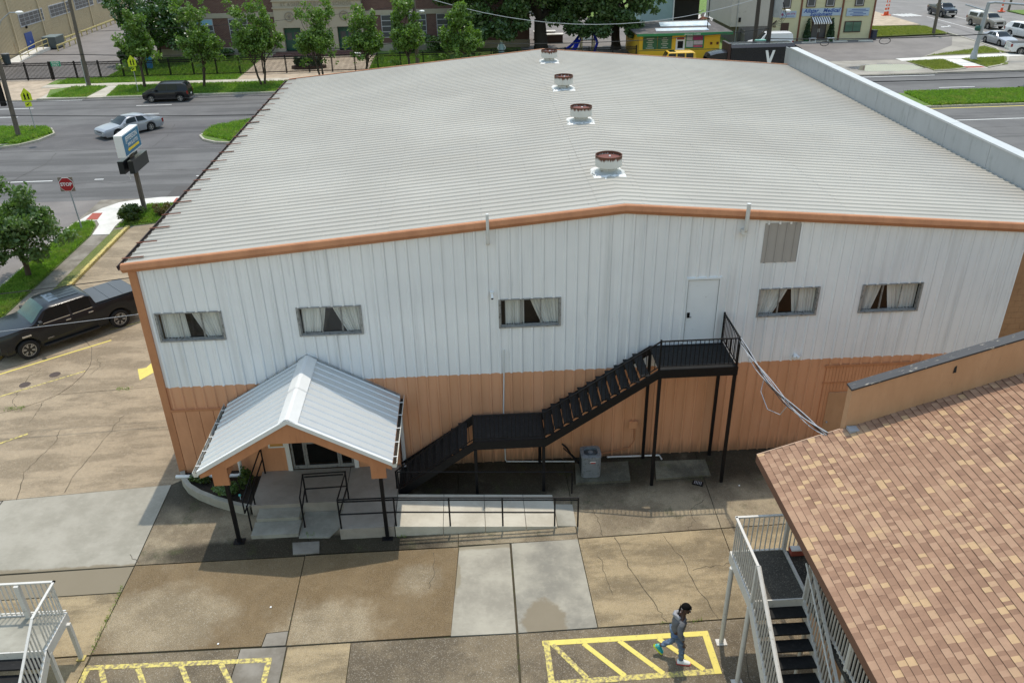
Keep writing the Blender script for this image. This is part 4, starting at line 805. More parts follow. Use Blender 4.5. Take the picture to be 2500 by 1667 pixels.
MB().add([(EV-.03,Y0m+.005,EZm-.16),(18.1,Y0m+.005,mz(18.1)-.16),(18.1,Y0m+.005,mz(18.1)+.012),(EV-.03,Y0m+.005,EZm+.012),(EV-.03,Y0m+.03,EZm-.16),(18.1,Y0m+.03,mz(18.1)-.16),(18.1,Y0m+.03,mz(18.1)+.012),(EV-.03,Y0m+.03,EZm+.012)], [(0,1,2,3),(7,6,5,4),(3,2,6,7)]).build('rake_edge', mat('rake_metal', (.45,.3,.2), .5, v=.1), mo)
MB().box(17.95,18.15,Y1m,Y0m-.1,0,mz(17.95)-.13).build('front_wall', Mt['stucco'], mo); MB().prismY([(18.15,0),(X1m,0),(X1m,mz(X1m)-.13),(18.15,mz(18.15)-.13)], Y0m-.1, Y0m+.1).build('end_wall', Mt['stucco'], mo)
MB().box(16.9,17.95,Y1m,-7.75,2.62,2.75).build('walkway', Mt['deck'], mo)
def fwz(x): return 6.70+.31*(x-18.2)
MB().prismY([(18.18,mz(18.18)-.1),(X1m,mz(X1m)-.1),(X1m,fwz(X1m)),(18.18,fwz(18.18))], Y0m-.02, Y0m+.19).build('parapet', Mt['stucco'], mo)
MB().prismY([(18.15,fwz(18.15)+.002),(X1m,fwz(X1m)+.002),(X1m,fwz(X1m)+.045),(18.15,fwz(18.15)+.045)], Y0m-.05, Y0m+.22).build('parapet_cap', mat('black_flashing', (.03,.03,.033), .55, v=.3, s=3, c2=(.28,.25,.2), lo=.6, hi=.68, s2=5, stretch=(1,3,1)), mo)
MB().box(18.2,18.42,-7.2,-6.99,mz(18.3)-.02,mz(18.3)+.06).build('flashing', Mt['galv'], mo)
MB().add([(20.4,Y0m-.025,fwz(20.4)-.36),(20.48,Y0m-.025,fwz(20.4)-.34),(20.46,Y0m-.025,fwz(20.4)-.16),(20.41,Y0m-.025,fwz(20.4)-.2)], [(0,1,2,3)]).build('stain_hole', Mt['dark'], mo)
SC = [(.27,.156,.097),(.305,.18,.113),(.345,.212,.134),(.235,.133,.083),(.44,.29,.158),(.38,.242,.145)]
SMt = [mat('shingle_%s' % n, c, .92, v=.16, s=3.5, c2=g3(c,.84), lo=.5, hi=.75, s2=24) for n, c in zip(('rust','brown','sand','dark','tan','buff'), SC)]
WS = [.09,.115,.145,.18]; EXPO = .149; ang = math.atan(SM)
tabs = []
for row in range(59):
    y = Y0m-.005-random.random()*.1 if row % 2 else Y0m-.004
    while y > -15.2:
        wd = random.choice(WS); c = random.choices(range(6), (24,28,21,13,8,6))[0]; s = row*EXPO; xx = EV-.03+s*math.cos(ang)
        if xx > 23.6: break
        zz = EZm+.008+s*math.sin(ang)-.03*SM
        if not (y > Y0m-.05 and False): tabs.append((xx, y, zz, wd, c, random.choice((0,0,.004,.007))))
        y -= wd
def tabv(wd, lift): return [(0,0,.017+lift),(EXPO+.02,0,.0),(EXPO+.02,-wd+.001,.0),(0,-wd+.001,.017+lift),(0,0,-.006),(0,-wd+.001,-.006)]
TF = [(3,2,1,0),(0,1,4),(3,5,2)]; TE = [(0,4,5,3)]
SMt.append(mat('shingle_edge', (.075,.042,.03), .95))  # dark asphalt edge, its colour also drawing the shadow line of each course
cp = Vector(co.location)
tabs.sort(key=lambda t: (Vector(t[:3])-cp).length + (0 if t[1] > -13.6 else 50))
tme = {}
for (xx, y, zz, wd, c, lf) in tabs[:300]:
    if (wd,c) not in tme: q_ = MB().add(tabv(wd,.003), TF); q_.cur = 1; tme[wd,c] = q_.add(tabv(wd,.003), TE).mesh('shingle', [SMt[c], SMt[6]])
    put2('shingle', tme[wd,c], mo, (xx,y,zz), (0,-ang,0))
mb = MB()
for (xx, y, zz, wd, c, lf) in tabs[300:]:
    M4 = Matrix.Translation((xx,y,zz)) @ Matrix.Rotation(-ang,4,'Y'); vv = [M4 @ Vector(p) for p in tabv(wd,lf)]; mb.cur = c; mb.add(vv, TF); mb.cur = 6; mb.add(vv, TE)
mb.build('shingles', SMt, mo, kind='stuff')
# white stairs beside the motel wing
ws = thing('white_stairs', (16.2,-9,0), 'white railed motel stairs with black treads below the shingle roof edge', 'stairs')
ZD = 2.76
MB().box(15.68,16.86,-9.25,-7.74,ZD-.09,ZD).build('landing', Mt['deck'], ws)
MB().box(15.6,15.675,-9.26,-7.7,ZD-.27,ZD+.02).box(15.675,16.9,-7.735,-7.68,ZD-.27,ZD+.02).box(15.68,16.86,-9.29,-9.255,ZD-.27,ZD+.01).build('edge_beam', Mt['rail'], ws)
MB().box(16.87,16.93,-9.26,-7.74,ZD-.06,ZD+.05).build('threshold', Mt['rail'], ws)
for px, py, zt in ((15.6,-7.98,2.52),(15.64,-9.2,2.5)):
    p = MB().tube([(px,py,.02),(px,py,zt)], .058, 14).build('post', Mt['rail'], ws, auto=40); MB().box(px-.13,px+.13,py-.1,py+.1,.003,.03).build('base_plate', Mt['rail'], p)
RN, RI = .285, .2
def zst(y): return ZD-(-9.28-y)/RN*RI
for sx in (15.635,16.82):
    MB().prismX([(-9.25,ZD-.3),(-9.25,ZD+.02),(-12.95,zst(-12.95)+.05),(-13.1,0),(-12.6,0)][::-1], sx-.03, sx+.03).build('stringer', Mt['rail'], ws)
tw = MB().box(15.67,16.785,-.16,.15,-.045,0).mesh('tread', Mt['tread'])
for i in range(12): put2('tread', tw, ws, (0, -9.28-RN*(i+.55), ZD-RI*(i+1)))
bw = MB().box(-.016,.016,-.009,.009,0,.98).mesh('baluster', Mt['rail'])
for sx in (15.64,16.82):
    for k in range(13 if sx < 16 else 0): put2('baluster', bw, ws, (sx,-7.8-.115*k,ZD))
    for k in range(28): y = -9.4-.125*k; put2('baluster', bw, ws, (sx,y,zst(y)-.02))
    if sx < 16: MB().bar((sx,-7.7,ZD+1.06),(sx,-9.3,ZD+1.06),.06,.035).build('top_rail', Mt['rail'], ws)
    MB().bar((sx,-9.28,ZD+1.06),(sx,-12.9,zst(-12.9)+1.06),.06,.035).build('top_rail', Mt['rail'], ws); MB().tube([(sx+(.08 if sx < 16 else -.08),-9.2,ZD+.98),(sx+(.08 if sx < 16 else -.08),-12.8,zst(-12.8)+.95)], .022).build('grab_rail', Mt['rail'], ws)
    MB().box(sx-.035,sx+.035,-9.3,-9.24,ZD,ZD+1.05).build('newel', Mt['rail'], ws)
MB().bar((15.62,-7.71,ZD+1.06),(16.95,-7.71,ZD+1.06),.06,.035).build('top_rail', Mt['rail'], ws)
bw2 = MB().box(-.009,.009,-.016,.016,0,1.04).mesh('baluster', Mt['rail'])
for k in range(10): put2('baluster', bw2, ws, (15.72+.118*k,-7.71,ZD))
MB().box(16.86,16.94,-7.76,-7.66,ZD-.1,EZm-.1).build('roof_post', Mt['rail'], ws)
# walkway railing
wr = thing('walkway_railing', (16.93,-11.5,ZD), 'white balcony railing along the motel walkway under the shingle eave', 'railing')
for k in range(44): put2('baluster', bw, wr, (16.95,-9.42-.125*k,ZD))
MB().bar((16.95,-9.35,ZD+1.02),(16.95,-15,ZD+1.02),.06,.035).build('top_rail', Mt['rail'], wr); MB().bar((16.95,-9.35,ZD+.08),(16.95,-15,ZD+.08),.05,.03).build('bottom_rail', Mt['rail'], wr)
for y in (-9.36,-11.2,-14): MB().tube([(16.95,y,0),(16.95,y,EZm)], .05, 12).build('column', Mt['rail'], wr, auto=40)
for k in range(9): put2('baluster', bw2, wr, (17.02+.105*k,-7.71,ZD))
MB().bar((16.95,-7.71,ZD+1.06),(17.95,-7.71,ZD+1.06),.06,.035).build('top_rail', Mt['rail'], wr)
fe = thing('red_toolbox', (17.05,-7.88,ZD), 'small red box at the end of the white landing by the eave', 'box'); MB().box(16.98,17.3,-7.98,-7.8,ZD+.02,ZD+.16).build('case', Mt['redpad'], fe); MB().box(16.99,17.29,-7.97,-7.81,ZD+.16,ZD+.19).build('lid', Mt['white'], fe)
# left stairs at the bottom edge
ls = thing('white_stairs', (-1.3,-8.2,0), 'white railed stair landing and steps at the lower left edge', 'stairs'); ZL = 1.42
MB().box(-3.4,-.52,-8.27,-7.2,ZL-.1,ZL).build('landing', Mt['step'], ls)
MB().box(-3.4,-.52,-7.195,-7.14,ZL-.25,ZL+.02).box(-.515,-.46,-8.3,-7.14,ZL-.25,ZL+.02).box(-3.4,-.52,-8.31,-8.275,ZL-.25,ZL+.0).build('edge_beam', Mt['rail'], ls)
for px, py in ((-.42,-7.32),(-.5,-8.2)):
    p = MB().box(px-.045,px+.045,py-.045,py+.045,.02,ZL-.2).build('post', Mt['rail'], ls); MB().box(px-.1,px+.1,py-.08,py+.08,.003,.035).build('base_plate', Mt['ykerb'], p)
MB().box(-1.4,-1.29,-7.27,-7.16,0,ZL+1.02).build('column', Mt['rail'], ls)
for k in range(19): put2('baluster', bw2, ls, (-.58-.118*k,-7.17,ZL)) if abs(-.58-.118*k+1.34) > .09 else None
for k in range(9): put2('baluster', bw, ls, (-.49,-7.26-.115*k,ZL))
def zsl(y): return ZL-(-8.3-y)/RN*RI
for k in range(13): y = -8.4-.12*k; put2('baluster', bw, ls, (-.49,y,zsl(y)-.02))
MB().bar((-3.4,-7.17,ZL+1.04),(-.46,-7.17,ZL+1.04),.06,.035).build('top_rail', Mt['rail'], ls); MB().bar((-.49,-7.14,ZL+1.04),(-.49,-8.32,ZL+1.04),.06,.035).build('top_rail', Mt['rail'], ls); MB().bar((-.49,-8.3,ZL+1.04),(-.49,-10,zsl(-10)+1.04),.06,.035).build('top_rail', Mt['rail'], ls)
MB().bar((-3.4,-7.17,ZL+.09),(-.46,-7.17,ZL+.09),.04,.025).build('bottom_rail', Mt['rail'], ls)
MB().prismX([(-8.27,ZL-.28),(-8.27,ZL+.02),(-10.1,zsl(-10.1)+.05),(-10.3,0),(-9.9,0)][::-1], -.52, -.46).build('stringer', Mt['rail'], ls)
tl = MB().box(-1.95,-.53,-.15,.15,-.05,0).mesh('tread', Mt['tread'])
for i in range(6): put2('tread', tl, ls, (0, -8.3-RN*(i+.55), ZL-RI*(i+1)))
# ================================================================ far buildings
# tan metal building
tb = thing('tan_metal_building', (-48,98,0), 'tan ribbed metal building with gridded windows beyond the school parking', 'building')
TX = -44.2
Mt['tanm'] = mat('tan_siding', (.46,.37,.24), .65, v=.1, s=.6, c2=(.34,.22,.12), lo=.58, hi=.75, stretch=(1,1,.4)); Mt['tand'] = mat('tan_groove', (.13,.1,.065), .8, v=.1)
MB().box(-62,TX-.06,70.4,125,0,9).build('core', Mt['tand'], tb)
for k in range(7):
    y0 = 70.5+7.75*k; mb = MB()
    for j in range(25): mb.box(TX-.06,TX,y0+.31*j+.02,y0+.31*j+.25,0,9)
    mb.build('wall_panel', Mt['tanm'], tb); MB().box(TX-.05,TX+.12,y0-.12,y0+.12,0,9).build('pilaster', Mt['tanm'], tb)
Mt['paneg'] = mat('dusty_pane', (.075,.078,.085), .25, v=.3, s=1.2); Mt['wframe'] = mat('pale_window_frame', (.42,.42,.44), .6, v=.1)
for y0, y1 in ((88.1,94.5),(96.6,102.9),(104.6,110.9),(112.5,118.8)):
    z0, z1 = 3.05, 4.35; wf = MB().box(TX-.02,TX+.06,y0-.1,y1+.1,z0-.12,z1+.1).build('window', Mt['wframe'], tb); dy = (y1-y0)/5; dz = (z1-z0)/3
    for a in range(5):
        for b in range(3): MB().box(TX+.061,TX+.075,y0+a*dy+.06,y0+(a+1)*dy-.06,z0+b*dz+.025,z0+(b+1)*dz-.025).build('pane', Mt['paneg'], wf)
bd = MB().box(TX,TX+.08,88.3,90.2,.05,2.22).build('blue_door', mat('blue_door_paint', (.03,.07,.26), .5, v=.1), tb); MB().box(TX+.08,TX+.12,89.1,89.3,1.0,1.2).build('handle', Mt['galv'], bd); MB().box(TX,TX+.2,89.1,89.35,2.7,3.0).build('lamp', Mt['black'], tb)
rp = thing('entrance_ramp', (-42.6,86,0), 'pale concrete ramp with yellow pipe rail at the blue door', 'ramp')
MB().prismX([(81.5,-.02),(90.1,-.02),(90.1,.32),(87.4,.32)], -44.0, -42.3).build('slab', Mt['walkw'], rp)
Mt['ypipe'] = mat('yellow_pipe_paint', (.52,.43,.18), .6, v=.15, s=3)
for z in (.5,1.0): MB().tube([(-42.4,82.3,z),(-42.4,87.2,z+.3),(-42.4,90,z+.32)], .045, 7).build('rail', Mt['ypipe'], rp)
for y in (82.3,84.4,86.6,88.4,90): MB().tube([(-42.4,y,-.02),(-42.4,y,1.0+min(.32,(y-82.3)*.061))], .045, 7).build('post', Mt['ypipe'], rp)
du = thing('dumpster', (-42.2,91.6,0), 'dark grey-green dumpster beside the ramp rail', 'dumpster'); MB().box(-43.2,-41.6,90.4,92.9,.1,1.35).build('bin', mat('dumpster_paint', (.09,.11,.115), .6, v=.2), du); MB().box(-43.25,-41.55,90.35,92.95,1.35,1.45).build('lid', mat('dumpster_lid', (.16,.2,.2), .5), du)
for x in (-43.1,-41.8):
    for y in (90.5,92.8): MB().box(x-.06,x+.06,y-.06,y+.06,0,.1).build('wheel', Mt['black'], du)
for (x0,y0,x1,y1,lb) in ((-40.9,88.8,-40.9,95.4,'short yellow guard rail along the school parking by the dumpster'),(-42.7,95.5,-42.7,116,'long yellow guard rail along the tan building wall'),(-43.5,74,-43.5,80.5,'yellow guard rail at the left edge beside the tan building')):
    t = thing('guard_rail', (x0,y0,0), lb, 'guard rail'); MB().bar((x0,y0,.62),(x1,y1,.62),.12,.16).build('beam', Mt['ypipe'], t)
    for k in range(int((y1-y0)/1.8)+1): MB().box(x0-.06,x0+.06,y0+.05+k*1.8,y0+.17+k*1.8,-.03,.6).build('post', Mt['ypipe'], t)
bn = thing('trash_bin', (-43.0,80.2,0), 'dark trash bin at the foot of the concrete ramp', 'bin'); MB().lathe((-43,80.2,-.03), [(.36,0),(.42,1.1)], 14).build('drum', mat('bin_dark', (.03,.05,.06), .5), bn); MB().lathe((-43,80.2,1.07), [(.44,0),(.42,.1),(0,.16)], 14).build('lid', Mt['acg'], bn)
# brick school
def brickm():
    b = NB('red_brick'); t = b.N('ShaderNodeTexBrick'); v = b.N('ShaderNodeCombineXYZ'); X = b.xyz(); b.L(X[0], v.inputs[0]); b.L(X[2], v.inputs[1]); b.L(v.outputs[0], t.inputs['Vector'])
    t.inputs['Scale'].default_value = 1; t.inputs['Brick Width'].default_value = .3; t.inputs['Row Height'].default_value = .12; t.inputs['Mortar Size'].default_value = .012; t.inputs['Color1'].default_value = (.115,.05,.04,1); t.inputs['Color2'].default_value = (.17,.085,.065,1); t.inputs['Mortar'].default_value = (.2,.16,.14,1)
    return b.set(b.mix(b.mul(b.noise(.8, 5), .5), t.outputs[0], (.1,.05,.045)), .9)
Mt['brick'] = brickm(); Mt['stone'] = mat('limestone', (.40,.35,.275), .9, v=.1, s=.8, c2=(.28,.24,.19), lo=.55, hi=.8); Mt['stoned'] = mat('carved_stone', (.27,.235,.185), .9, v=.15, s=3)
Mt['green'] = mat('dark_green_paint', (.012,.075,.055), .4, v=.2)
sb = thing('brick_school', (-6,88,0), 'red brick school with carved pale stone entrance portal and green door', 'building'); SY = 82.
MB().box(-26,17.6,SY,SY+14,0,9.5).build('brick_wall', Mt['brick'], sb)
MB().box(-26.05,-12.15,SY-.08,SY-.001,4.15,4.68).box(-1.95,12.55,SY-.08,SY-.001,4.05,4.58).build('stone_band', Mt['stone'], sb); MB().box(-26.05,-12.15,SY-.08,SY-.001,0,.9).build('stone_base', Mt['stone'], sb); MB().box(-1.95,17.65,SY-.08,SY-.001,0,.9).build('stone_base', Mt['stone'], sb)
po = MB().box(-12.1,-11.25,SY-.9,SY-.001,0,6.3).box(-9.25,-5.0,SY-.9,SY-.001,0,3.0).box(-2.9,-2.0,SY-.9,SY-.001,0,6.3).box(-11.25,-2.9,SY-.9,SY-.001,3.0,6.3).build('stone_portal', Mt['stone'], sb)
MB().box(-12.2,-1.9,SY-1.02,SY-.902,5.1,5.25).box(-12.2,-1.9,SY-1.02,SY-.902,5.85,6.0).build('cornice', Mt['stone'], po)
put2('inscription', text_mesh('ST AGNES PAROCHIAL SCHOOL', .5, Mt['stoned'], .02, spacing=1.15), po, (-7.1,SY-.93,5.53), (R(90),0,0))
for cx_ in (-10.35,-4.05):
    mb = MB()
    for k in range(24): a, b = 2*math.pi*k/24, 2*math.pi*(k+1)/24; mb.bar((cx_+.5*math.cos(a),SY-.93,4.2+.5*math.sin(a)),(cx_+.5*math.cos(b),SY-.93,4.2+.5*math.sin(b)),.09,.09)
    for k in range(8): a = 2*math.pi*k/8; mb.bar((cx_,SY-.92,4.2),(cx_+.3*math.cos(a),SY-.92,4.2+.3*math.sin(a)),.06,.06)
    mb.build('medallion', Mt['stoned'], po)
mb = MB()
for k in range(16): a, b = math.pi*k/16, math.pi*(k+1)/16; mb.bar((-7.2+1.25*math.cos(a),SY-.93,3.75+1.15*math.sin(a)),(-7.2+1.25*math.cos(b),SY-.93,3.75+1.15*math.sin(b)),.13,.13)
mb.box(-8.5,-8.4,SY-1,SY-.902,3.1,3.75).box(-6.0,-5.9,SY-1,SY-.902,3.1,3.75).bar((-7.2,SY-.92,3.2),(-7.2,SY-.92,4.6),.12,.1).bar((-7.6,SY-.92,4.1),(-6.8,SY-.92,4.1),.1,.1).build('arch_relief', Mt['stoned'], po)
for x0, x1 in ((-11.24,-9.26),(-4.99,-2.91)):
    d_ = MB().box(x0,x1,SY-.35,SY-.01,.4,2.99).build('green_door', Mt['green'], sb)
    for s in (.12,.56): MB().box(x0+s*(x1-x0),x0+(s+.3)*(x1-x0),SY-.37,SY-.351,1.6,2.4).build('pane', Mt['paneg'], d_)
MB().box(-12.6,-1.5,SY-2.2,SY-.9,0,.2).box(-12.3,-1.8,SY-1.7,SY-.9,.2,.4).build('entrance_steps', Mt['brick'], sb)
for x0, x1 in ((-25,-22.8),(-21.3,-19.4),(-17.6,-15.4),(.1,1.6),(3.4,5.4),(6.6,8.6),(9.8,11.8)):
    wf = MB().box(x0,x1,SY-.05,SY-.001,1.5,4.1).build('window', Mt['wframe'], sb)
    for b in range(4): MB().box(x0+.08,x1-.08,SY-.065,SY-.051,1.6+b*.62,2.12+b*.62).build('pane', Mt['paneg'] if b < 3 or x0 != -21.3 else mat('blue_poster', (.25,.45,.6), .5), wf)
    if x0 != -21.3: wf = MB().box(x0,x1,SY-.05,SY-.001,6.1,8.6).build('window', Mt['wframe'], sb)
# fence of black pickets
def fence(name, label, x0, x1, y, h=1.75, bay=2.45, dz=0, group=None):
    t = thing(name, ((x0+x1)/2,y,0), label, 'fence', group); n = max(1, round((x1-x0)/bay)); bw_ = (x1-x0)/n
    for k in range(n+1): MB().box(x0+k*bw_-.06,x0+k*bw_+.06,y-.06,y+.06,dz,dz+h+.08).build('post', Mt['black'], t)
    for k in range(n):
        mb = MB().box(x0+k*bw_+.06,x0+(k+1)*bw_-.06,y-.025,y+.025,dz+h-.14,dz+h-.07).box(x0+k*bw_+.06,x0+(k+1)*bw_-.06,y-.025,y+.025,dz+h-.33,dz+h-.26).box(x0+k*bw_+.06,x0+(k+1)*bw_-.06,y-.025,y+.025,dz+.12,dz+.19)
        m_ = int(bw_/.125)
        for j in range(1, m_): xx = x0+k*bw_+j*bw_/m_; mb.box(xx-.02,xx+.02,y-.02,y+.02,dz+.06,dz+h)
        mb.build('picket_panel', Mt['black'], t)
    return t
gt = fence('sliding_gate', 'black picket driveway gate at the left edge with a green plate', -46,-33.6,69.9,1.75,2.6)
MB().box(-33.3,-32.3,69.72,69.76,1.35,1.85).build('green_plate', mat('green_sign', (.02,.25,.15), .5), gt)
put2('plate_text', text_mesh('ENTER', .26, Mt['white'], .004), gt, (-32.8,69.715,1.72), (R(90),0,0)); put2('plate_text', text_mesh('ONLY', .26, Mt['white'], .004), gt, (-32.8,69.715,1.49), (R(90),0,0))
fence('picket_fence', 'black steel picket fence in front of the school lawn', -33.4,12.6,69.85)
fence('picket_fence', 'black steel picket fence before the playground behind the roof ridge', 12.8,28.2,69.85)
# yellow food shack
yb = thing('yellow_food_shack', (33.5,73,0), 'bright yellow flat-roofed food shack with green menu boards', 'building'); YY = 71.
Mt['yel'] = mat('yellow_wall_paint', (.78,.47,.02), .6, v=.08, s=1.5); Mt['dgreen'] = mat('menu_green', (.03,.12,.05), .6, v=.15, s=3); Mt['grn'] = mat('green_fascia', (.02,.2,.07), .5, v=.1)
MB().box(28.7,37.55,YY,YY+8,0,2.75).build('wall', Mt['yel'], yb)
MB().box(28.2,38.6,YY-1.0,YY+8.5,2.78,2.9).build('roof', mat('tar_roof', (.085,.075,.07), .9, v=.35, s=.6, c2=(.17,.15,.14), lo=.5, hi=.7), yb); MB().box(28.2,38.6,YY-1.06,YY-1.0,2.66,2.92).build('fascia', Mt['grn'], yb)
Mt['tarp'] = mat('reflective_patch', (.6,.63,.66), .35, .2, v=.15, s=.8, c2=(.4,.5,.62), lo=.45, hi=.6)
MB().prism([(30.6,YY+.6),(36.4,YY+.5),(36.6,YY+2.3),(30.9,YY+2.5)],2.902,2.95).build('roof_patch', Mt['tarp'], yb); MB().prism([(31.8,YY+4),(37.5,YY+3.8),(38,YY+7.5),(32.3,YY+7.2)],2.902,2.94).build('roof_patch', Mt['tarp'], yb)
for x0, x1, z0, z1, m in ((29.1,30.65,1.15,2.5,'dgreen'),(30.7,32.25,1.15,2.5,'dgreen')):
    o = MB().box(x0,x1,YY-.06,YY-.001,z0,z1).build('menu_board', Mt[m], yb)
    for k in range(6): w = random.uniform(.4,.9); xc = (x0+x1)/2; MB().box(xc-w/2,xc+w/2,YY-.067,YY-.061,z1-.2-k*.2-.035,z1-.2-k*.2+.035).build('menu_line', mat('menu_text', (.5,.5,.42), .7) if k == 0 and x0 < 30 else bpy.data.materials['menu_text'], o)
sd_ = MB().box(32.7,33.7,YY-.06,YY-.001,0,2.35).build('door', Mt['white'], yb); MB().box(32.9,33.5,YY-.07,YY-.061,1.2,1.95).build('picture', Mt['black'], sd_); MB().box(32.8,33.6,YY-.07,YY-.061,2.1,2.3).build('picture', Mt['redpad'], sd_)
o = MB().box(33.75,35.8,YY-.06,YY-.001,1.15,2.6).build('poster_board', Mt['grn'], yb)
for x0, x1, z0, z1, c in ((33.85,34.5,2.0,2.5,(.45,.45,.45)),(34.55,35.65,2.0,2.52,(.3,.03,.12)),(33.85,34.6,1.3,1.95,(.5,.48,.5)),(34.65,35.65,1.55,1.95,(.55,.45,.5)),(34.65,35.65,1.25,1.5,(.5,.1,.15))): MB().box(x0,x1,YY-.068,YY-.061,z0,z1).build('poster', mat('poster', c, .6, v=.35, s=4), o)
put2('sign_text', text_mesh('Jamaican Cuisine', .26, Mt['white'], .004, .2), yb, (34.2,YY-1.065,2.78), (R(90),0,0))
MB().box(28.68,37.56,YY-.02,YY-.001,1.0,1.06).build('trim_line', Mt['dgreen'], yb)
for x in (36.5,37.2): MB().box(x,x+.22,YY-.08,YY-.001,1.5,1.75).build('meter_box', Mt['rust'], yb)
MB().tube([(36.6,YY+2,2.9),(36.6,YY+2,6.5)], .05).build('vent_stack', Mt['black'], yb)
# cream shop building
ab = thing('cream_shop_building', (52.5,86,0), 'cream clapboard two-storey shop with blue sign boards and striped awning', 'building'); AY = 80.7
Mt['cream'] = mat('cream_siding', (.56,.52,.33), .6, v=.06, s=1.2); Mt['brownt'] = mat('rust_brown_trim', (.17,.055,.028), .6, v=.15); Mt['signb'] = mat('pale_blue_sign', (.36,.45,.56), .5, v=.08, s=1.2); Mt['tblue'] = mat('sign_blue_text', (.02,.07,.28), .5); Mt['dbrown'] = mat('dark_brown_paint', (.045,.02,.017), .4, v=.15)
MB().box(45.95,58.75,AY+.02,AY+11,0,7.5).build('core', Mt['cream'], ab)
for x0, x1 in ((46.0,49.75),(49.95,54.8),(55.05,58.7)):
    P = []
    for k in range(50): P += [[(x0,AY-.03,k*.15),(x1,AY-.03,k*.15)],[(x0,AY+.012,k*.15+.148),(x1,AY+.012,k*.15+.148)]]
    o = MB().grid(P).build('siding', Mt['cream'], ab)
for x in (49.85,54.86,58.75,45.95): MB().box(x-.1,x+.1,AY-.08,AY-.031,0,7.5).build('corner_board', Mt['brownt'], ab)
def signp(x0, x1, z0, z1, lines, col, sh=.25, bold=.02):
    o = MB().box(x0,x1,AY-.12,AY-.05,z0,z1).build('sign_board', Mt['signb'], ab)
    for (tx, zz, body, sz, m, spc) in lines: put2('sign_text', text_mesh(body, sz, m, .006, sh, bold, spc), o, (tx,AY-.125,zz), (R(90),0,0))
mred = mat('sign_red_text', (.3,.03,.12), .5)
signp(49.98,54.72,2.84,3.68,[(51.05,3.42,'Allstar',.62,Mt['tblue'],1.05),(53.5,3.42,'Medical',.62,Mt['tblue'],1.05),(52.3,3.02,'Equipment',.58,Mt['tblue'],1.05)],0)
o = MB().box(55.4,58.15,AY-.12,AY-.05,2.72,3.6).build('sign_board', Mt['signb'], ab)
for k, wl in enumerate((1.7,2.4,1.2,1.95,1.35)): MB().prismY([(56.8-wl/2+j*.14,3.44-k*.17) if e == 0 else None for j, e in ()] or [(56.8-wl/2,3.41-k*.17),(56.8+wl/2,3.41-k*.17),(56.8+wl/2+.03,3.48-k*.17),(56.8-wl/2+.03,3.48-k*.17)], AY-.126, AY-.121).build('small_print', Mt['tblue'], o)
o = MB().box(47.3,49.3,AY-.12,AY-.05,2.72,3.45).build('sign_board', Mt['signb'], ab)
put2('sign_text', text_mesh('633-3778', .27, mred, .006, 0, .005), o, (48.65,AY-.125,3.14), (R(90),0,0)); MB().box(48.0,49.1,AY-.126,AY-.121,2.86,2.91).build('small_print', Mt['tblue'], o)
MB().prismY([(47.62+r_*math.cos(math.pi/2+k*math.pi/5), 3.1+r_*math.sin(math.pi/2+k*math.pi/5)) for k, r_ in enumerate([.22,.09]*5)], AY-.13, AY-.121).build('star', mred, o)
for x0, x1, z0 in ((47.5,48.45,3.85),(50.5,51.4,3.92),(52.8,53.7,3.92),(56.35,57.25,3.9)):
    wf = MB().box(x0-.1,x1+.1,AY-.1,AY-.035,z0-.1,z0+1.7).build('window', Mt['dbrown'], ab); MB().box(x0,x1,AY-.115,AY-.101,z0,z0+1.6).build('frame', Mt['wframe'], wf); MB().box(x0+.08,x1-.08,AY-.125,AY-.116,z0+.08,z0+1.5).build('pane', Mt['paneg'], wf)
wf = MB().box(55.4,57.45,AY-.1,AY-.035,.88,2.15).build('window', Mt['dbrown'], ab)
for a in (0,1): MB().box(55.5+a*.98,56.42+a*.98,AY-.12,AY-.101,.98,2.05).build('pane', mat('green_reflective_glass', (.06,.13,.09), .08, v=.5, s=1.5) if a == 0 else bpy.data.materials['green_reflective_glass'], wf)
dd = MB().box(51.4,53.2,AY-.1,AY-.035,.1,2.2).build('double_door', Mt['dbrown'], ab)
for a in (0,1): MB().box(51.48+a*.9,52.22+a*.9,AY-.12,AY-.101,.4,2.0).build('pane', Mt['paneg'], dd)
for x in (52.2,52.36): MB().box(x,x+.04,AY-.17,AY-.121,1.0,1.4).build('handle', Mt['white'], dd)
d2 = MB().box(47.65,48.6,AY-.1,AY-.035,.0,2.15).build('brown_door', Mt['dbrown'], ab); MB().box(47.9,48.25,AY-.12,AY-.101,1.0,1.06).build('mail_slot', Mt['white'], d2)
aw = thing('striped_awning', (52.3,AY,2.4), 'black and white striped awning over the shop double door', 'awning')
for k in range(17): x0 = 51.12+k*.14; MB().add([(x0,AY-.12,2.72),(x0+.14,AY-.12,2.72),(x0+.14,AY-1.1,2.22),(x0,AY-1.1,2.22),(x0,AY-1.12,2.05),(x0+.14,AY-1.12,2.05)], [(0,3,2,1),(3,4,5,2)]).build('stripe', Mt['white' if k % 2 else 'dbrown'], aw)
put2('house_number', text_mesh('3420', .36, Mt['dbrown'], .01, 0, .01, 1.15), ab, (46.65,AY-.05,1.85), (R(90),R(18),0))
MB().box(51.0,53.6,AY-.9,AY-.1,0,.12).build('door_step', Mt['walk'], ab)
for x in (50.75,53.65):
    t = thing('potted_conifer', (x,AY-.6,0), 'dark green potted conifer %s the shop door' % ('left of' if x < 52 else 'right of'), 'potted plant', 'potted conifers flanking the shop door')
    MB().lathe((x,AY-.6,0), [(.28,0),(.36,.45),(.3,.45),(0,.43)], 14).build('pot', Mt['dgreen'], t)
    cs = [(0,0,.6+i*.24) for i in range(9)]; put('foliage', leafmesh('foliage', leaves(1600, cs, [.5-.045*i for i in range(9)], .12, 5), Mt['conif']), t)
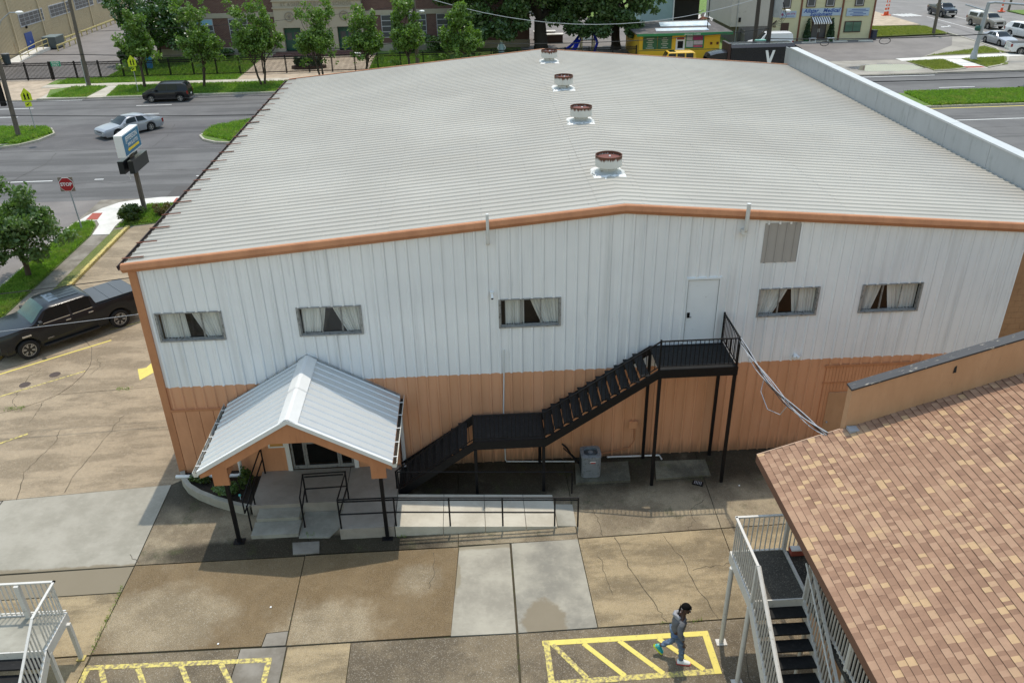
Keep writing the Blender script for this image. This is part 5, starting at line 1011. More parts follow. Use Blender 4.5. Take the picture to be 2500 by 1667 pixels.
for k, (a, b) in enumerate(((49.9,51.7),(53.75,55.5),(56.8,58.6))):
    fit('wheel_stop', MB().prismY([(a,0.02),(b,0.02),(b-.05,.15),(a+.05,.15)], AY-1.5, AY-1.32), 'walkw', ['white concrete wheel stop left of the shop door','white concrete wheel stop right of the shop door','white concrete wheel stop at the right end of the shop front'][k], 'wheel stop', group='wheel stops before the shop')
bn2 = thing('trash_cart', (58.95,AY-.3,0), 'dark blue trash cart at the right corner of the cream shop', 'bin'); MB().prismX([(AY-.6,0.02),(AY-.05,0.02),(AY,1.05),(AY-.65,1.05)], 58.85, 59.35).build('bin', mat('cart_blue', (.02,.03,.06), .5), bn2); MB().box(58.82,59.38,AY-.7,AY+.02,1.05,1.12).build('lid', Mt['black'], bn2)
for x, lb in ((50.9,'left'),(53.1,'right')):
    t = thing('white_bench', (x+.4,AY-1.1,0), 'small white bench %s of the shop door' % lb, 'bench', 'white benches at the shop door'); MB().box(x,x+.85,AY-1.25,AY-.95,.42,.5).build('seat', Mt['white'], t)
    for a in (.06,.75): MB().box(x+a,x+a+.06,AY-1.22,AY-.98,.1,.42).build('leg', Mt['white'], t)
# grey warehouse house, wooden fence, teal shed, junk
gh = thing('grey_block_house', (43.4,84,0), 'pale grey windowless house wall beside the wooden fence', 'building')
Mt['greyw'] = mat('grey_render', (.43,.40,.36), .8, v=.08, s=.8, c2=(.3,.27,.24), lo=.6, hi=.8); MB().box(41.0,45.6,79,90,2.1,7).build('upper_wall', Mt['greyw'], gh); MB().box(42.0,45.6,79.02,89.9,0,2.1).build('lower_wall', Mt['woodf'], gh); MB().box(41.9,42.15,78.9,79,2.6,3.1).build('meter', Mt['black'], gh); MB().tube([(41.7,78.95,0),(41.7,78.95,5)], .04).build('pipe', Mt['galv'], gh)
wfz = thing('wooden_fence', (42.5,88,0), 'weathered grey board fence running back past the yellow shack', 'fence'); a, b = Vector((42.2,77.0)), Vector((44.3,101)); nb_ = 60
pm = MB().box(-.02,.02,-.19,.19,0,1.85).mesh('board', Mt['woodf'])
for k in range(nb_): p = a+(b-a)*(k+.5)/nb_; put2('board', pm, wfz, (p.x,p.y,.03), (0,0,random.gauss(-.087,.03)))
for z in (.5,1.5): MB().bar((a.x-.05,a.y,z),(b.x-.05,b.y,z),.05,.09).build('rail', Mt['woodf'], wfz)
ts = thing('teal_shed', (35.5,98,0), 'pale teal clapboard shed with open dark doorway behind the yellow shack', 'shed'); Mt['teal'] = mat('teal_siding', (.3,.42,.42), .7, v=.1); MB().box(33.5,37.9,95,101,0,4.6).build('wall', Mt['teal'], ts); MB().box(37.9,41.5,95.3,101,0,3.9).build('open_bay', Mt['dark'], ts); MB().box(37.7,41.9,94.4,101,3.9,4.05).build('bay_roof', Mt['woodf'], ts); MB().box(37.85,38.0,94.8,94.95,0,3.9).build('post', Mt['white'], ts)
jk = thing('scrap_heap', (43.5,96,0), 'heap of white boards and scrap on the grass behind the fence', 'scrap pile')
for k in range(45): MB().obox((random.uniform(40.5,45.5),random.uniform(91,101),random.uniform(.1,1.5)),(random.uniform(.6,2.6),random.uniform(.15,.6),.06),random.uniform(0,3.14),random.gauss(0,.35),random.gauss(0,.35)).build('board', random.choice((Mt['white'],Mt['white'],Mt['woodf'],Mt['galv'],Mt['rust'])), jk)
# house facing the end of the yard and a far block behind everything
fb = thing('far_house', (24,120,0), 'pale house behind the oak trees', 'building'); MB().box(14,32,114,124,0,5).build('wall', mat('far_wall', (.55,.5,.38), .8), fb); MB().prismX([(113,5),(125,5),(119,8)], 13.5, 32.5).build('roof', Mt['roof'], fb)
# playground
pg = thing('playground_slide', (22.6,77,0), 'blue plastic playground slide tower under the oak trees', 'playground'); Mt['blue'] = mat('slide_blue', (.012,.03,.42), .3, v=.1)
for p, q, w_ in (((21.3,76.4,.35),(23.2,77.2,2.0),.55),((21.9,75.4,.15),(22.9,76.8,1.5),.6)):
    P = []
    for k in range(9):
        t = k/8; c_ = Vector(p).lerp(Vector(q), t); c_.z -= .25*math.sin(math.pi*t); d = (Vector(q)-Vector(p)); d.z = 0; d.normalize(); n = Vector((-d.y,d.x,0))
        P.append([tuple(c_+n*w_*u+Vector((0,0,.22*u*u*4))) for u in (-.5,-.25,0,.25,.5)])
    MB().grid(P).build('slide', Mt['blue'], pg, smooth=True)
for x, y in ((23.2,76.6),(24.6,76.6),(23.2,78),(24.6,78)): MB().tube([(x,y,0),(x,y,3.2)], .08).build('post', Mt['ypipe'], pg)
MB().box(23.1,24.7,76.5,78.1,1.4,1.5).build('deck', Mt['dbrown'], pg); MB().tube([(24.6,76.3,.1),(24.9,76.1,1.2),(24.5,76.2,2.2)], .16).build('climber', Mt['blue'], pg)
for (x, y, lb) in ((20.6,85,'nearer'),(19.9,87.5,'farther')):
    t = thing('picnic_block', (x,y,0), '%s long brown bench block with white top in the school yard' % lb, 'bench'); MB().box(x-1.3,x+1.3,y-.5,y+.5,0,.9).build('base', Mt['dbrown'], t); MB().box(x-1.4,x+1.4,y-.6,y+.6,.9,1.0).build('top', Mt['walkw'], t)
# generic robed garden statue
sg_ = thing('garden_statue', (13.95,76,0), 'pale blue and white robed garden statue before the brick wall', 'statue')
MB().lathe((13.95,76,0), [(.5,0),(.5,.3),(.36,.32),(.34,.6),(.3,1.1),(.22,1.5),(.1,1.6)], 16).build('robe', mat('statue_blue', (.4,.52,.56), .7, v=.1), sg_, smooth=True); MB().lathe((13.95,76,1.55), [(.08,0),(.16,.1),(.15,.25),(0,.34)], 12).build('head', Mt['white'], sg_, smooth=True)
for s in (-1,1): MB().tube([(13.95+s*.25,75.95,1.35),(13.95+s*.42,75.8,1.0),(13.95+s*.36,75.6,.85)], .07).build('arm', Mt['white'], sg_)
for x, y in ((-2.7,78.4),):
    t = thing('garden_bench', (x,y,0), 'small white bench on the lawn edge beside the plaza', 'bench'); MB().box(x-.5,x+.5,y-.2,y+.2,.42,.5).build('seat', Mt['white'], t); MB().box(x-.45,x-.35,y-.15,y+.15,0,.42).box(x+.35,x+.45,y-.15,y+.15,0,.42).build('legs', Mt['white'], t)
kb = thing('blue_kiosk', (-24.9,74.4,0), 'bright blue rounded marker board on the school lawn', 'sign'); MB().prismX([(74.1,.1),(74.7,.1),(74.75,1.7),(74.6,2.0),(74.2,2.0),(74.05,1.7)], -25.15, -24.65).build('panel', mat('kiosk_blue', (.05,.22,.42), .4, v=.1), kb)
# ================================================================ poles, lamps, signs
def pole(name, x, y, h, r, label, lean=(0,0), m='wood', arms=()):
    t = thing(name, (x,y,0), label, 'utility pole' if m[:4] == 'wood' else 'pole')
    MB().tube([(x+lean[0]*k/6,y+lean[1]*k/6,-.1+(h+.1)*k/6) for k in range(7)], r, 12, r*.7).build('shaft', Mt[m], t, auto=50)
    for z, l in arms: MB().box(x+lean[0]-l/2,x+lean[0]+l/2,y-.06,y+.06,z-.07,z+.07).build('crossarm', Mt[m], t)
    return t
def cobra(t, x, y, z, x1, z1):
    MB().tube([(x,y,z),(x+(x1-x)*.45,y,z+(z1-z)*.75),(x+(x1-x)*.8,y,z1),(x1,y,z1)], .035, 7).build('lamp_arm', Mt['galv'], t)
    MB().lathe((x1+.25*(1 if x1 > x else -1),y,z1-.02), [(0,-.1),(.2,-.08),(.3,.02),(.2,.1),(0,.13)], 12).build('lamp_head', Mt['white'], t, smooth=True)
t = pole('utility_pole', -26.0,45.6,10,.19,'wooden pole with a street lamp on the left median', (.35,0)); cobra(t,-25.75,45.6,7.2,-23.5,9.3); MB().box(-26.4,-26.05,45.1,45.4,2.6,4.4).build('equipment_box', Mt['black'], t)
t = pole('utility_pole', -28.38,66.1,11,.2,'tall dark wooden utility pole on the verge before the school gate', (.25,0), arms=((10.2,2.4),)); MB().tube([(-28.55,65.95,.0),(-28.5,65.95,2.6)], .05).build('cable_guard', Mt['galv'], t)
t = pole('utility_pole', 4.9,66,11,.2,'wooden utility pole with twin street lamps rising behind the roof', (.1,0), arms=((9.9,2.4),)); cobra(t,5.0,65.9,5.9,5.45,6.25); cobra(t,4.9,66.1,5.9,4.5,6.2)
t = pole('utility_pole', 41.15,70.2,11,.25,'left wooden utility pole of the pair behind the black truck', (-.1,0), 'woodd'); MB().bar((41.2,70,2.2),(42.4,67.8,4.2),.1,.1).build('brace', Mt['wood'], t)
t = pole('utility_pole', 41.75,67.7,12,.27,'right wooden utility pole carrying a transformer behind the black truck', (-.15,0), 'woodd', arms=((11,2.6),))
MB().lathe((42.25,67.5,4.6), [(0,0),(.42,0),(.44,.1),(.44,1.9),(.3,2.05),(0,2.1)], 18).build('transformer', Mt['galv'], t, auto=40); MB().lathe((43.3,67.5,5.15), [(0,-.12),(.25,-.1),(.36,.05),(.2,.16),(0,.18)], 12).build('lamp_head', Mt['white'], t, smooth=True); MB().tube([(42.3,67.5,5.2),(43.2,67.5,5.2)], .04).build('lamp_arm', Mt['galv'], t)
for k in range(4): MB().tube([(42.5,67.4,6.4),(42.9+.1*k,67.3,5.6-.3*k),(42.7,67.3,4.4-.2*k),(41.9,67.5,3.9)], .022, 5).build('drop_cable', Mt['wire'], t)
cbx = thing('control_cabinet', (40.85,67.6,0), 'mint green control cabinet on a post before the utility poles', 'cabinet'); MB().box(40.35,41.4,67.4,67.9,1.1,2.4).build('cabinet', mat('mint_paint', (.25,.5,.4), .5, v=.06), cbx); MB().box(40.72,41.0,67.55,67.75,0,1.1).build('post', Mt['galv'], cbx); MB().box(40.38,41.37,67.375,67.399,1.15,2.3).build('door', bpy.data.materials['mint_paint'], cbx)
t = pole('utility_pole', 68.2,83.5,12,.2,'leaning wooden utility pole on the grass at the side street', (-.2,0))
t = pole('utility_pole', 88.9,102,10,.16,'distant wooden pole at the upper right corner', (.3,0))
tsg = thing('signal_pole', (63.4,65.9,0), 'tapered grey steel traffic signal pole with mast arm at the corner', 'traffic signal')
MB().tube([(63.4,65.9,0),(63.4,65.9,.9),(63.43,65.9,1.0),(63.45,65.9,1.6),(63.65,65.9,5.7)], [.38,.28,.24,.23,.17], 12).build('shaft', Mt['galv'], tsg, auto=40); MB().box(62.95,63.85,65.45,66.35,0,.12).build('base', Mt['galv'], tsg)
MB().tube([(63.65,65.9,5.62),(64.3,65.9,5.68),(72.5,65.9,4.9)], .13, 10, .1).build('mast_arm', Mt['galv'], tsg, auto=40); MB().tube([(63.5,65.9,4.9),(61.4,66.2,5.5)], .07, 8).build('mast_arm', Mt['galv'], tsg)
MB().lathe((63.0,65.7,3.2), [(0,-.25),(.25,-.2),(.3,0),(.25,.25),(0,.3)], 10).build('signal_head', Mt['green'], tsg, smooth=True)
t = thing('signal_pole', (60.3,51.9,0), 'grey pedestrian signal post on the median at the right edge', 'traffic signal'); MB().tube([(60.3,51.9,.08),(60.3,51.9,2.6)], .08, 10).build('shaft', Mt['galv'], t); MB().box(59.95,60.65,51.55,52.25,.05,.2).build('base', Mt['black'], t); MB().box(60.1,60.5,51.7,52.1,2.0,2.7).build('signal_head', Mt['green'], t)
# hotel sign
hs = thing('hotel_sign', (-9.85,26.5,0), 'blue and white hotel pole sign with yellow arrow above black reader boxes', 'sign')
MB().bar((-9.85,26.45,0),(-9.85,26.45,4.9),.2,.24).build('post', Mt['wood'], hs)
cab = MB().box(-10.05,-9.6,25.0,27.65,3.75,4.98).build('cabinet', Mt['white'], hs); Mt['sblue'] = mat('hotel_sign_blue', (.035,.16,.30), .35, v=.05); Mt['syel'] = mat('hotel_sign_yellow', (.75,.55,.03), .4)
MB().box(-9.6,-9.585,25.06,27.59,3.81,4.92).build('face', Mt['sblue'], cab)
def sidetext(body, sz, y, z, m, **k): put2('sign_text', text_mesh(body, sz, m, .003, **k), cab, (-9.578,y,z), (R(90),0,R(90)))
sidetext('JEFFERSON', .40, 26.33, 4.64, Mt['white'], spacing=.96); sidetext('INN & SUITES', .27, 26.42, 4.31, Mt['white'])
MB().prismX([(25.45,4.05),(25.7,4.17),(25.7,4.115),(27.25,4.115),(27.25,3.985),(25.7,3.985),(25.7,3.93)], -9.58, -9.572).build('arrow', Mt['syel'], cab)
for xa, xb in ((-9.72,-9.42),(-10.3,-9.98)): MB().box(xa,xb,25.3,27.7,2.72,3.45).build('reader_box', mat('reader_black', (.015,.017,.02), .35, v=.2) if xa > -9.8 else bpy.data.materials['reader_black'], hs)
MB().tube([(-9.9,25.6,2.72),(-9.9,25.55,2.5),(-9.85,25.7,2.55),(-9.9,25.6,2.3)], .015, 5).build('loose_wire', Mt['white'], hs)
# stop sign
sp = thing('stop_sign', (-12.5,23.7,0), 'red octagonal stop sign on a steel post at the street corner', 'sign'); MB().bar((-12.5,23.7,0),(-12.6,23.7,3.0),.07,.05).build('post', Mt['galv'], sp)
c0 = (-12.63,2.75); MB().box(c0[0]-.4,c0[0]+.4,23.62,23.635,c0[1]-.4,c0[1]+.4).build('backing', mat('old_backing', (.2,.16,.12), .8, v=.3, s=5), sp)
oc = [(c0[0]+.42*math.cos(math.pi/8+k*math.pi/4), c0[1]+.42*math.sin(math.pi/8+k*math.pi/4)) for k in range(8)]; MB().prismY(oc, 23.60, 23.615).build('border', Mt['white'], sp)
MB().prismY([(c0[0]+(x-c0[0])*.93, c0[1]+(z-c0[1])*.93) for x, z in oc], 23.588, 23.598).build('face', mat('stop_red', (.36,.01,.015), .45), sp); put2('sign_text', text_mesh('STOP', .265, Mt['white'], .004, 0, .008), sp, (c0[0],23.582,c0[1]), (R(90),0,0))
# school crossing signs
Mt['fyg'] = mat('fluorescent_yellow_green', (.62,.72,.02), .5)
for x, y, rz, lb in ((-25.5,47.5,R(38),'yellow-green school crossing sign on the left median'),(-22.1,62.0,R(38),'yellow-green school crossing sign on the far verge by the black box car')):
    t = thing('crossing_sign', (x,y,0), lb, 'sign', rz=rz)
    MB().tube([(0,0,0),(0,0,3.4)], .035, 8).build('post', Mt['galv'], t)
    MB().prismY([(-.38,2.45),(.38,2.45),(.38,3.0),(0,3.5),(-.38,3.0)], -.06, -.045).build('plate', Mt['fyg'], t)
    MB().box(-.24,.24,-.06,-.045,2.02,2.4).build('arrow_plate', Mt['fyg'], t); MB().prismY([(-.14,2.12),(.0,2.12),(-.03,2.16),(.12,2.3),(.08,2.33),(-.07,2.2),(-.12,2.24)], -.066, -.061).build('arrow', Mt['black'], t)
    for s in (-.12,.13): MB().prismY([(s-.07,2.56),(s-.02,2.56),(s,2.7),(s+.02,2.56),(s+.08,2.56),(s+.05,2.8),(s+.08,2.95),(s+.03,3.0),(s+.04,3.1),(s-.03,3.1),(s-.03,3.0),(s-.08,2.92),(s-.04,2.78)], -.066, -.061).build('figure', Mt['black'], t)
# cones
for k, (x, y, lb) in enumerate(((69.7,100.2,'left orange and white traffic cone at the side street'),(70.15,100.4,'right orange and white traffic cone of the pair at the side street'),(87.3,101.1,'lone orange traffic cone at the far side of the side street'))):
    t = thing('traffic_cone', (x,y,0), lb, 'traffic cone', 'orange traffic cones'); oc_ = mat('cone_orange', (.7,.1,.03), .5) if k == 0 else bpy.data.materials['cone_orange']
    MB().box(x-.42,x+.42,y-.35,y+.35,0,.1).build('base', oc_, t); MB().tube([(x,y,.1),(x+.03,y,2.1)], .18, 12, .05).build('body', oc_, t)
    for z in (.55,1.05,1.5): MB().tube([(x,y,z),(x,y,z+.22)], .185-.06*(z-.1), 12, .172-.06*(z-.1)).build('band', Mt['white'], t)
# ================================================================ wires
def wire(label, pts, r=.022, m='wire', name='overhead_wire'):
    o = MB().tube(pts, r, 5).build(name, Mt[m], None, label=label, cat='wire'); return o
def cat_(a, b, sag, n=16): return [(a[0]+(b[0]-a[0])*t, a[1]+(b[1]-a[1])*t, a[2]+(b[2]-a[2])*t-sag*4*t*(1-t)) for t in [i/n for i in range(n+1)]]
wire('lowest overhead wire along the far side of the road in front of the school', cat_((-70,66,5.2),(-28.3,65.9,3.05),.3)[:-1]+cat_((-28.3,65.9,3.05),(4.95,65.9,3.45),.55)[:-1]+cat_((4.95,65.9,3.45),(41.6,67.5,3.5),.75), .035)
wire('pale slack wire sagging across the oak trees', cat_((4.95,66,7.9),(41.6,67.5,6.9),2.95), .03, 'wirel')
wire('thin wire crossing the school brick wall', cat_((-28.2,66,5.2),(4.95,66,6.9),.5), .018)
wire('thin upper wire crossing the school portal', cat_((-20,66.5,3.6),(4.95,66,5.6),.1), .014)
wire('thin wire at the top edge behind the oaks', cat_((4.95,66,9.0),(41.6,67.5,8.6),1.7), .02)
wire('black wire crossing just above the hotel sign', cat_((-36,28,6.9),(8,29.5,4.9),.55), .022)
wire('thin wire crossing over the far lanes left of the roof', cat_((-36,28,6.9),(8,29.5,6.15),.3), .014)
wire('thick black wire over the far right lanes', cat_((28.9,30,5.75),(60,30,5.95),.2), .03); wire('thin black wire over the far right lanes', cat_((28.9,30,6.15),(60,30,6.3),.22), .018)
wire('black wire with slack loop before the shop front', cat_((41.7,67.4,2.5),(63.3,64,2.9),.2), .05); wire('thin wire across the upper right road', cat_((41.7,67.6,8.4),(90,66,6.2),.4), .025)
lp = MB()
for cx_, cz_, r_ in ((53.6,2.35,.5),(47.2,2.25,.36)): lp.tube([(cx_+r_*1.2*math.cos(a),66.2,cz_-.2+r_*.62*math.sin(a)) for a in [2*math.pi*k/16 for k in range(17)]], .035, 5)
lp.build('cable_loop', Mt['wire'], None, label='slack loops of black cable hanging on the wire before the shop', cat='cable')
wire('twisted service wire crossing over the parked dark pickup', cat_((-28,2.5,4.6),(-.1,4.6,5.35),.35), .016); wire('lower thin wire crossing the side of the dark pickup', cat_((-28,2.5,3.1),(-.1,4.6,3.95),.3), .01, 'wirel')
# ================================================================ trees
def limb(mb, p, d, L, r, depth, tips, rr, up=.25, n=5):
    pts = [Vector(p)]; d = Vector(d).normalized()
    for k in range(n):
        d = (d+Vector((rr.normal(0,.16), rr.normal(0,.16), rr.normal(0,.1)+up*.25))).normalized(); pts.append(pts[-1]+d*L/n)
    mb.tube(pts, r, 7 if r > .06 else 5, r*.45, cap=False)
    if depth == 0: tips.append(pts[-1]); tips.append(pts[-2]); return
    for k in range(3 if depth > 1 else 4):
        a = rr.uniform(0, 6.28); i = n-1 if k == 0 else rr.integers(2, n); nd = d*1.0+Vector((math.cos(a), math.sin(a), rr.uniform(0,.6)))*.85
        limb(mb, pts[i+1 if k == 0 else i], nd, L*rr.uniform(.55,.8), r*.5, depth-1, tips, rr, up, n)
def tree(name, loc, label, h, trunkh, crad, nleaf, size, leaf, seed, r=.12, stems=1, shape='upright', bark='bark', group=None, blossom=0, extra=None, squash=.8, clr=.75):
    t = thing(name, loc, label, 'tree', group); rr = np.random.default_rng(seed); mb = MB(); tips = []
    for s in range(stems):
        a = rr.uniform(0,6.28); lean = .22 if stems > 1 else .06; base = Vector((.12*math.cos(a)*(stems > 1), .12*math.sin(a)*(stems > 1), -.1))
        d = Vector((lean*math.cos(a), lean*math.sin(a), 1)); top = base+d*(trunkh+.1); mid = base.lerp(top,.5)+Vector((rr.normal(0,.06),rr.normal(0,.06),0))
        mb.tube([base,base.lerp(mid,.5),mid,mid.lerp(top,.5),top], [r*1.35,r*1.05,r,r*.92,r*.85], 9)
        for k in range(5):
            b = a+k*1.257+rr.normal(0,.25); sp = .75 if shape == 'upright' else 1.25
            limb(mb, top, (math.cos(b)*sp, math.sin(b)*sp, 1.0), (h-trunkh)*.27 if shape == 'upright' else crad*.62, r*.55, 2 if nleaf > 7000 else 1, tips, rr)
        if shape == 'upright': limb(mb, top, (0,0,1), (h-trunkh)*.5, r*.6, 2, tips, rr, .8)
    put('trunk', mb.mesh('trunk', Mt[bark], (0,0,0), True), t)
    cs = []; rad = []
    for p in tips:
        cs.append(tuple(p)); rad.append(clr*rr.uniform(.55,1.1))
    if extra: 
        for q in extra: cs.append(q[:3]); rad.append(q[3])
    nc = 38 if shape == 'upright' else 60
    for k in range(nc):
        a = rr.uniform(0,6.28); zz = rr.uniform(0,1); rad_z = crad*((1.0 if zz < .3 else .16+.84*(1-(zz-.3)/.7)**.8)) if shape == 'upright' else crad*math.sqrt(max(.1,1-(2*zz-1)**2*.85)); q = rad_z*math.sqrt(rr.uniform(.12,1))
        cs.append((q*math.cos(a), q*math.sin(a), trunkh*.92+(h-trunkh)*zz*.96)); rad.append(clr*rr.uniform(.35,1.15))
    put('crown', leafmesh('crown', leaves(nleaf, cs, rad, size, seed+9, squash=squash), Mt[leaf]), t)
    if blossom: put('flecks', leafmesh('flecks', leaves(blossom, cs, [x*1.05 for x in rad], size*.9, seed+4), Mt['blossom']), t)  # small white quads scattered through the crown
    return t
G = 'young street trees along the far verge'
for k, (x, y, h, cr, st_, lb) in enumerate(((-22.1,63.9,7.2,2.3,1,'young street tree beside the yellow-green crossing sign on the far verge'),(-16.3,63.5,8.1,2.3,2,'young street tree behind the black box car'),(-10.35,63.5,8.3,2.4,2,'young street tree just left of the school portal'),(-4.4,63.5,7.5,2.2,2,'young street tree in front of the right half of the portal'),(-.4,63.6,6.9,2.1,2,'young street tree between the portal and the lamp pole'),(4.2,64.2,7.8,2.2,1,'young street tree at the pole with twin lamps'),(9.3,64,7.2,2.4,1,'rightmost bright green street tree left of the oak'))):
    tree('street_tree', (x,y,0), lb, h, 2.1, cr*.97, 10000, .155, 'leaf', 30+k, .1 if st_ > 1 else .14, st_, clr=.55, group=G)
tree('magnolia_tree', (-25.2,79,0), 'large dark glossy tree with white flecks at the school corner', 10.5, 1.6, 4.3, 21000, .24, 'mag', 51, .25, 1, 'round', blossom=700, clr=1.0)
ex = [(x,y,z,r) for x, y, z, r in ((-7,-2,4.5,1.6),(-5,-3,3.2,1.4),(-8.5,1,6,1.8),(-3,-3.5,5.5,1.5),(-6,-1,7,2),(-9.5,-1,3.5,1.3),(3,-1,6,1.6),(5,0,7.5,1.8),(-2,-4,7.8,1.8),(-4,-3,2.6,1.1),(-7,-3,2.8,1.2),(-9,-3,4.5,1.5),(-2.5,-3,3.6,1.1),(2.6,-2,4.6,1.2),(-11,0,6.5,1.6),(-10,-2,8,2),(1.5,-3,8,2))]
tree('oak_tree', (18.7,78.5,0), 'big dark oak with thick trunk left of the blue slide', 13, 3.6, 6.5, 36000, .26, 'oak', 61, .75, 1, 'round', 'barkd', extra=ex*3, clr=1.2)
ex = [(x,y,z,r) for x, y, z, r in ((-4.5,-1,4.5,1.5),(-3,-3,3.2,1.2),(-2,-3.5,5,1.5),(0,-4,4,1.3),(1.5,-3.5,2.8,1.1),(-5,0,7,1.8),(-5.5,-3,3.0,1.2),(-4,-3,2.5,1.0),(-6.3,-2,4.2,1.3),(-2.3,-4,2.7,1.1),(-7,-1,5.6,1.5),(2,-3,5.5,1.6),(-1,-4,7,1.8),(-3.5,-2.5,8.2,1.6),(3,-1.5,7.5,1.8),(1,-4.5,2.6,.9),(-4.5,-3,5.6,1.3))]
tree('oak_tree', (27.6,79,0), 'big dark oak overhanging the left end of the yellow shack', 13, 3.2, 5.6, 36000, .26, 'oak', 62, .5, 1, 'round', 'barkd', extra=ex*3, clr=1.15)
tree('near_tree', (-12.55,17.1,0), 'leafy green tree on the grass strip at the left edge above the pickup', 5.1, 1.4, 2.05, 19000, .13, 'leafn', 77, .13, 1, 'round', clr=.6, squash=.75, extra=[(2.1,-.3,2.3,.75),(1.6,-.6,3.0,.8),(2.4,.3,2.0,.5),(-1.5,-.5,4.2,.8),(-.4,.2,4.7,.7),(.8,-.8,2.4,.8),(-1.6,-.6,1.7,.8),(-.8,-1.1,1.5,.7),(-2.4,0,2.4,.9),(-2.0,-.8,3.2,.9),(1.2,-.9,1.8,.6)])
tree('shade_tree', (8.5,90,0), 'tall dark tree at the far end of the school', 12, 2, 4.5, 9000, .3, 'oak', 63, .3, 1, 'round', 'barkd', clr=1.2)
clump('shrub', (-10.0,25.0,.0), .75, 1.0, 3800, .08, 'shrub', 'dense dark green shrub at the foot of the hotel sign', 'shrub', seed=8)
clump('shrub', (-8.5,25.5,.0), .55, .75, 1600, .07, 'shrubred', 'smaller reddish shrub right of the hotel sign post', 'shrub', seed=9)
clump('topiary_bush', (-8.0,72.2,.2), .8, 1.1, 2200, .12, 'conif', 'left dark round bush in the plaza planter', 'shrub', seed=10); clump('topiary_bush', (-6.4,72.2,.2), .8, 1.1, 2200, .12, 'conif', 'right dark round bush in the plaza planter', 'shrub', seed=11)
pb = thing('plaza_planter', (-7.2,72.2,0), 'dark low oval planter box in the middle of the plaza', 'planter'); MB().prism([(-7.2+1.9*math.cos(a),72.2+.8*math.sin(a)) for a in [2*math.pi*k/24 for k in range(24)]], 0, .3).build('box', Mt['dbrown'], pb)
for k, (x, y, r_, h_) in enumerate(((3,80.6,1.5,1.6),(6.5,80.4,1.6,1.9),(10,80.4,1.5,1.7),(-15.5,80.9,1.2,1.2),(-18.5,80.9,1.2,1.1))):
    clump('foundation_shrub', (x,y,0), r_, h_, 2200, .16, 'oak', ['dark foundation shrub right of the school plaza','tall dark foundation shrub behind the twin-lamp pole','dark foundation shrub near the statue','low dark foundation shrub left of the portal under the window','low dark foundation shrub farther left of the portal'][k], 'shrub', seed=20+k)
cw_ = thing('small_shrub', (-28.6,77.5,0), 'pale bushy shrub at the fence corner of the school parking', 'shrub'); put('foliage', leafmesh('foliage', leaves(1200, [(0,0,.6),(.4,.1,.9),(-.3,0,1.1),(.1,.2,1.5)], [.5]*4, .13, 3), Mt['shrub']), cw_)
# grass blades
def blades(n, polys, size, seed):
    r = np.random.default_rng(seed); out = []; A = []
    for p in polys: A.append(abs(sum(p[i][0]*p[(i+1)%len(p)][1]-p[(i+1)%len(p)][0]*p[i][1] for i in range(len(p)))/2))
    for p, a in zip(polys, A):
        k = int(n*a/sum(A)*2.2); xs = np.array([q[0] for q in p]); ys = np.array([q[1] for q in p]); X = r.uniform(xs.min(), xs.max(), k); Y = r.uniform(ys.min(), ys.max(), k); ins = np.zeros(k, bool); j = len(p)-1
        for i in range(len(p)):
            c = ((ys[i] > Y) != (ys[j] > Y)) & (X < (xs[j]-xs[i])*(Y-ys[i])/(ys[j]-ys[i]+1e-12)+xs[i]); ins ^= c; j = i
        out.append(np.stack([X[ins], Y[ins]], 1))
    P = np.concatenate(out); n = len(P); a = r.uniform(0, 6.28, n); h = size*(.5+r.random(n)); w_ = size*.22; t = np.stack([np.cos(a), np.sin(a), np.zeros(n)], 1); ln = r.normal(0, .45, (n,2))
    b = np.concatenate([P, np.full((n,1), .03)], 1); top = b+np.concatenate([ln*h[:,None], h[:,None]], 1)
    return np.stack([b-t*w_, b+t*w_, top+t*w_*.3, top-t*w_*.3], 1).reshape(-1,3)
def grassobj(name, label, n, polys, size, seed, m='blade'):
    tag(put(name, leafmesh(name, blades(n, polys, size, seed), Mt[m])), label, 'grass', kind='stuff')
grassobj('grass', 'short green grass on the median and verges', 60000, [[(-11.2,44.4),(-8.4,42.2),(-3,42.4),(-3,48.8),(-8.4,48.8),(-11,46.8)],[(-23.8,46.6),(-25,43.6),(-30,43),(-30,49),(-25,48.4)],rect(49,62,46.6,51.5)], .2, 5)
grassobj('grass', 'short green grass on the far verge and school lawn', 60000, [[(-30.2,61),(-26.6,60.5),(-26.4,65.5),(-29.8,65.5)],[(-24.6,60.8),(2,60.8),(2,65.2),(-25.2,65.4)],rect(-32,-13.9,67.2,69.7),rect(-28,-13.9,70,80),rect(-.5,8,68,79)], .13, 6)
grassobj('grass', 'short green grass beside the near sidewalk and hotel sign', 26000, [[(-13.3,8),(-11.8,8),(-11.75,22.7),(-12.05,24.3),(-12.5,25.1),(-13.3,24.7)],[(-10.6,24.1),(-8.3,24.7),(-7,24.7),(-7,27.7),(-10.1,27.7)]], .12, 7)
grassobj('grass', 'dry grass on the right street corner', 26000, [[(56.6,66),(60.4,66.4),(60.3,62.1),(57,61.5)],[(62.8,66.6),(67.4,67),(65.4,63.4),(62.8,62.3)],[(60.5,69.2),(69,69.7),(69,73.5),(66,71.6)],[(59.4,82.6),(69.8,83.6),(70,89.2),(59.4,90.8)]], .13, 8, 'bladedry')
grassobj('weeds', 'weeds growing in the joints of the lot', 170, [rect(14.2,15.3,-7.32,-7.22),rect(-.3,-.18,-7.2,-4.9),rect(4.5,4.75,-3.3,-3.1),rect(7.2,7.5,-3.55,-3.45),rect(-4.2,-3.6,5.6,5.85),rect(-7.9,-7.2,4.5,4.8)], .05, 9)
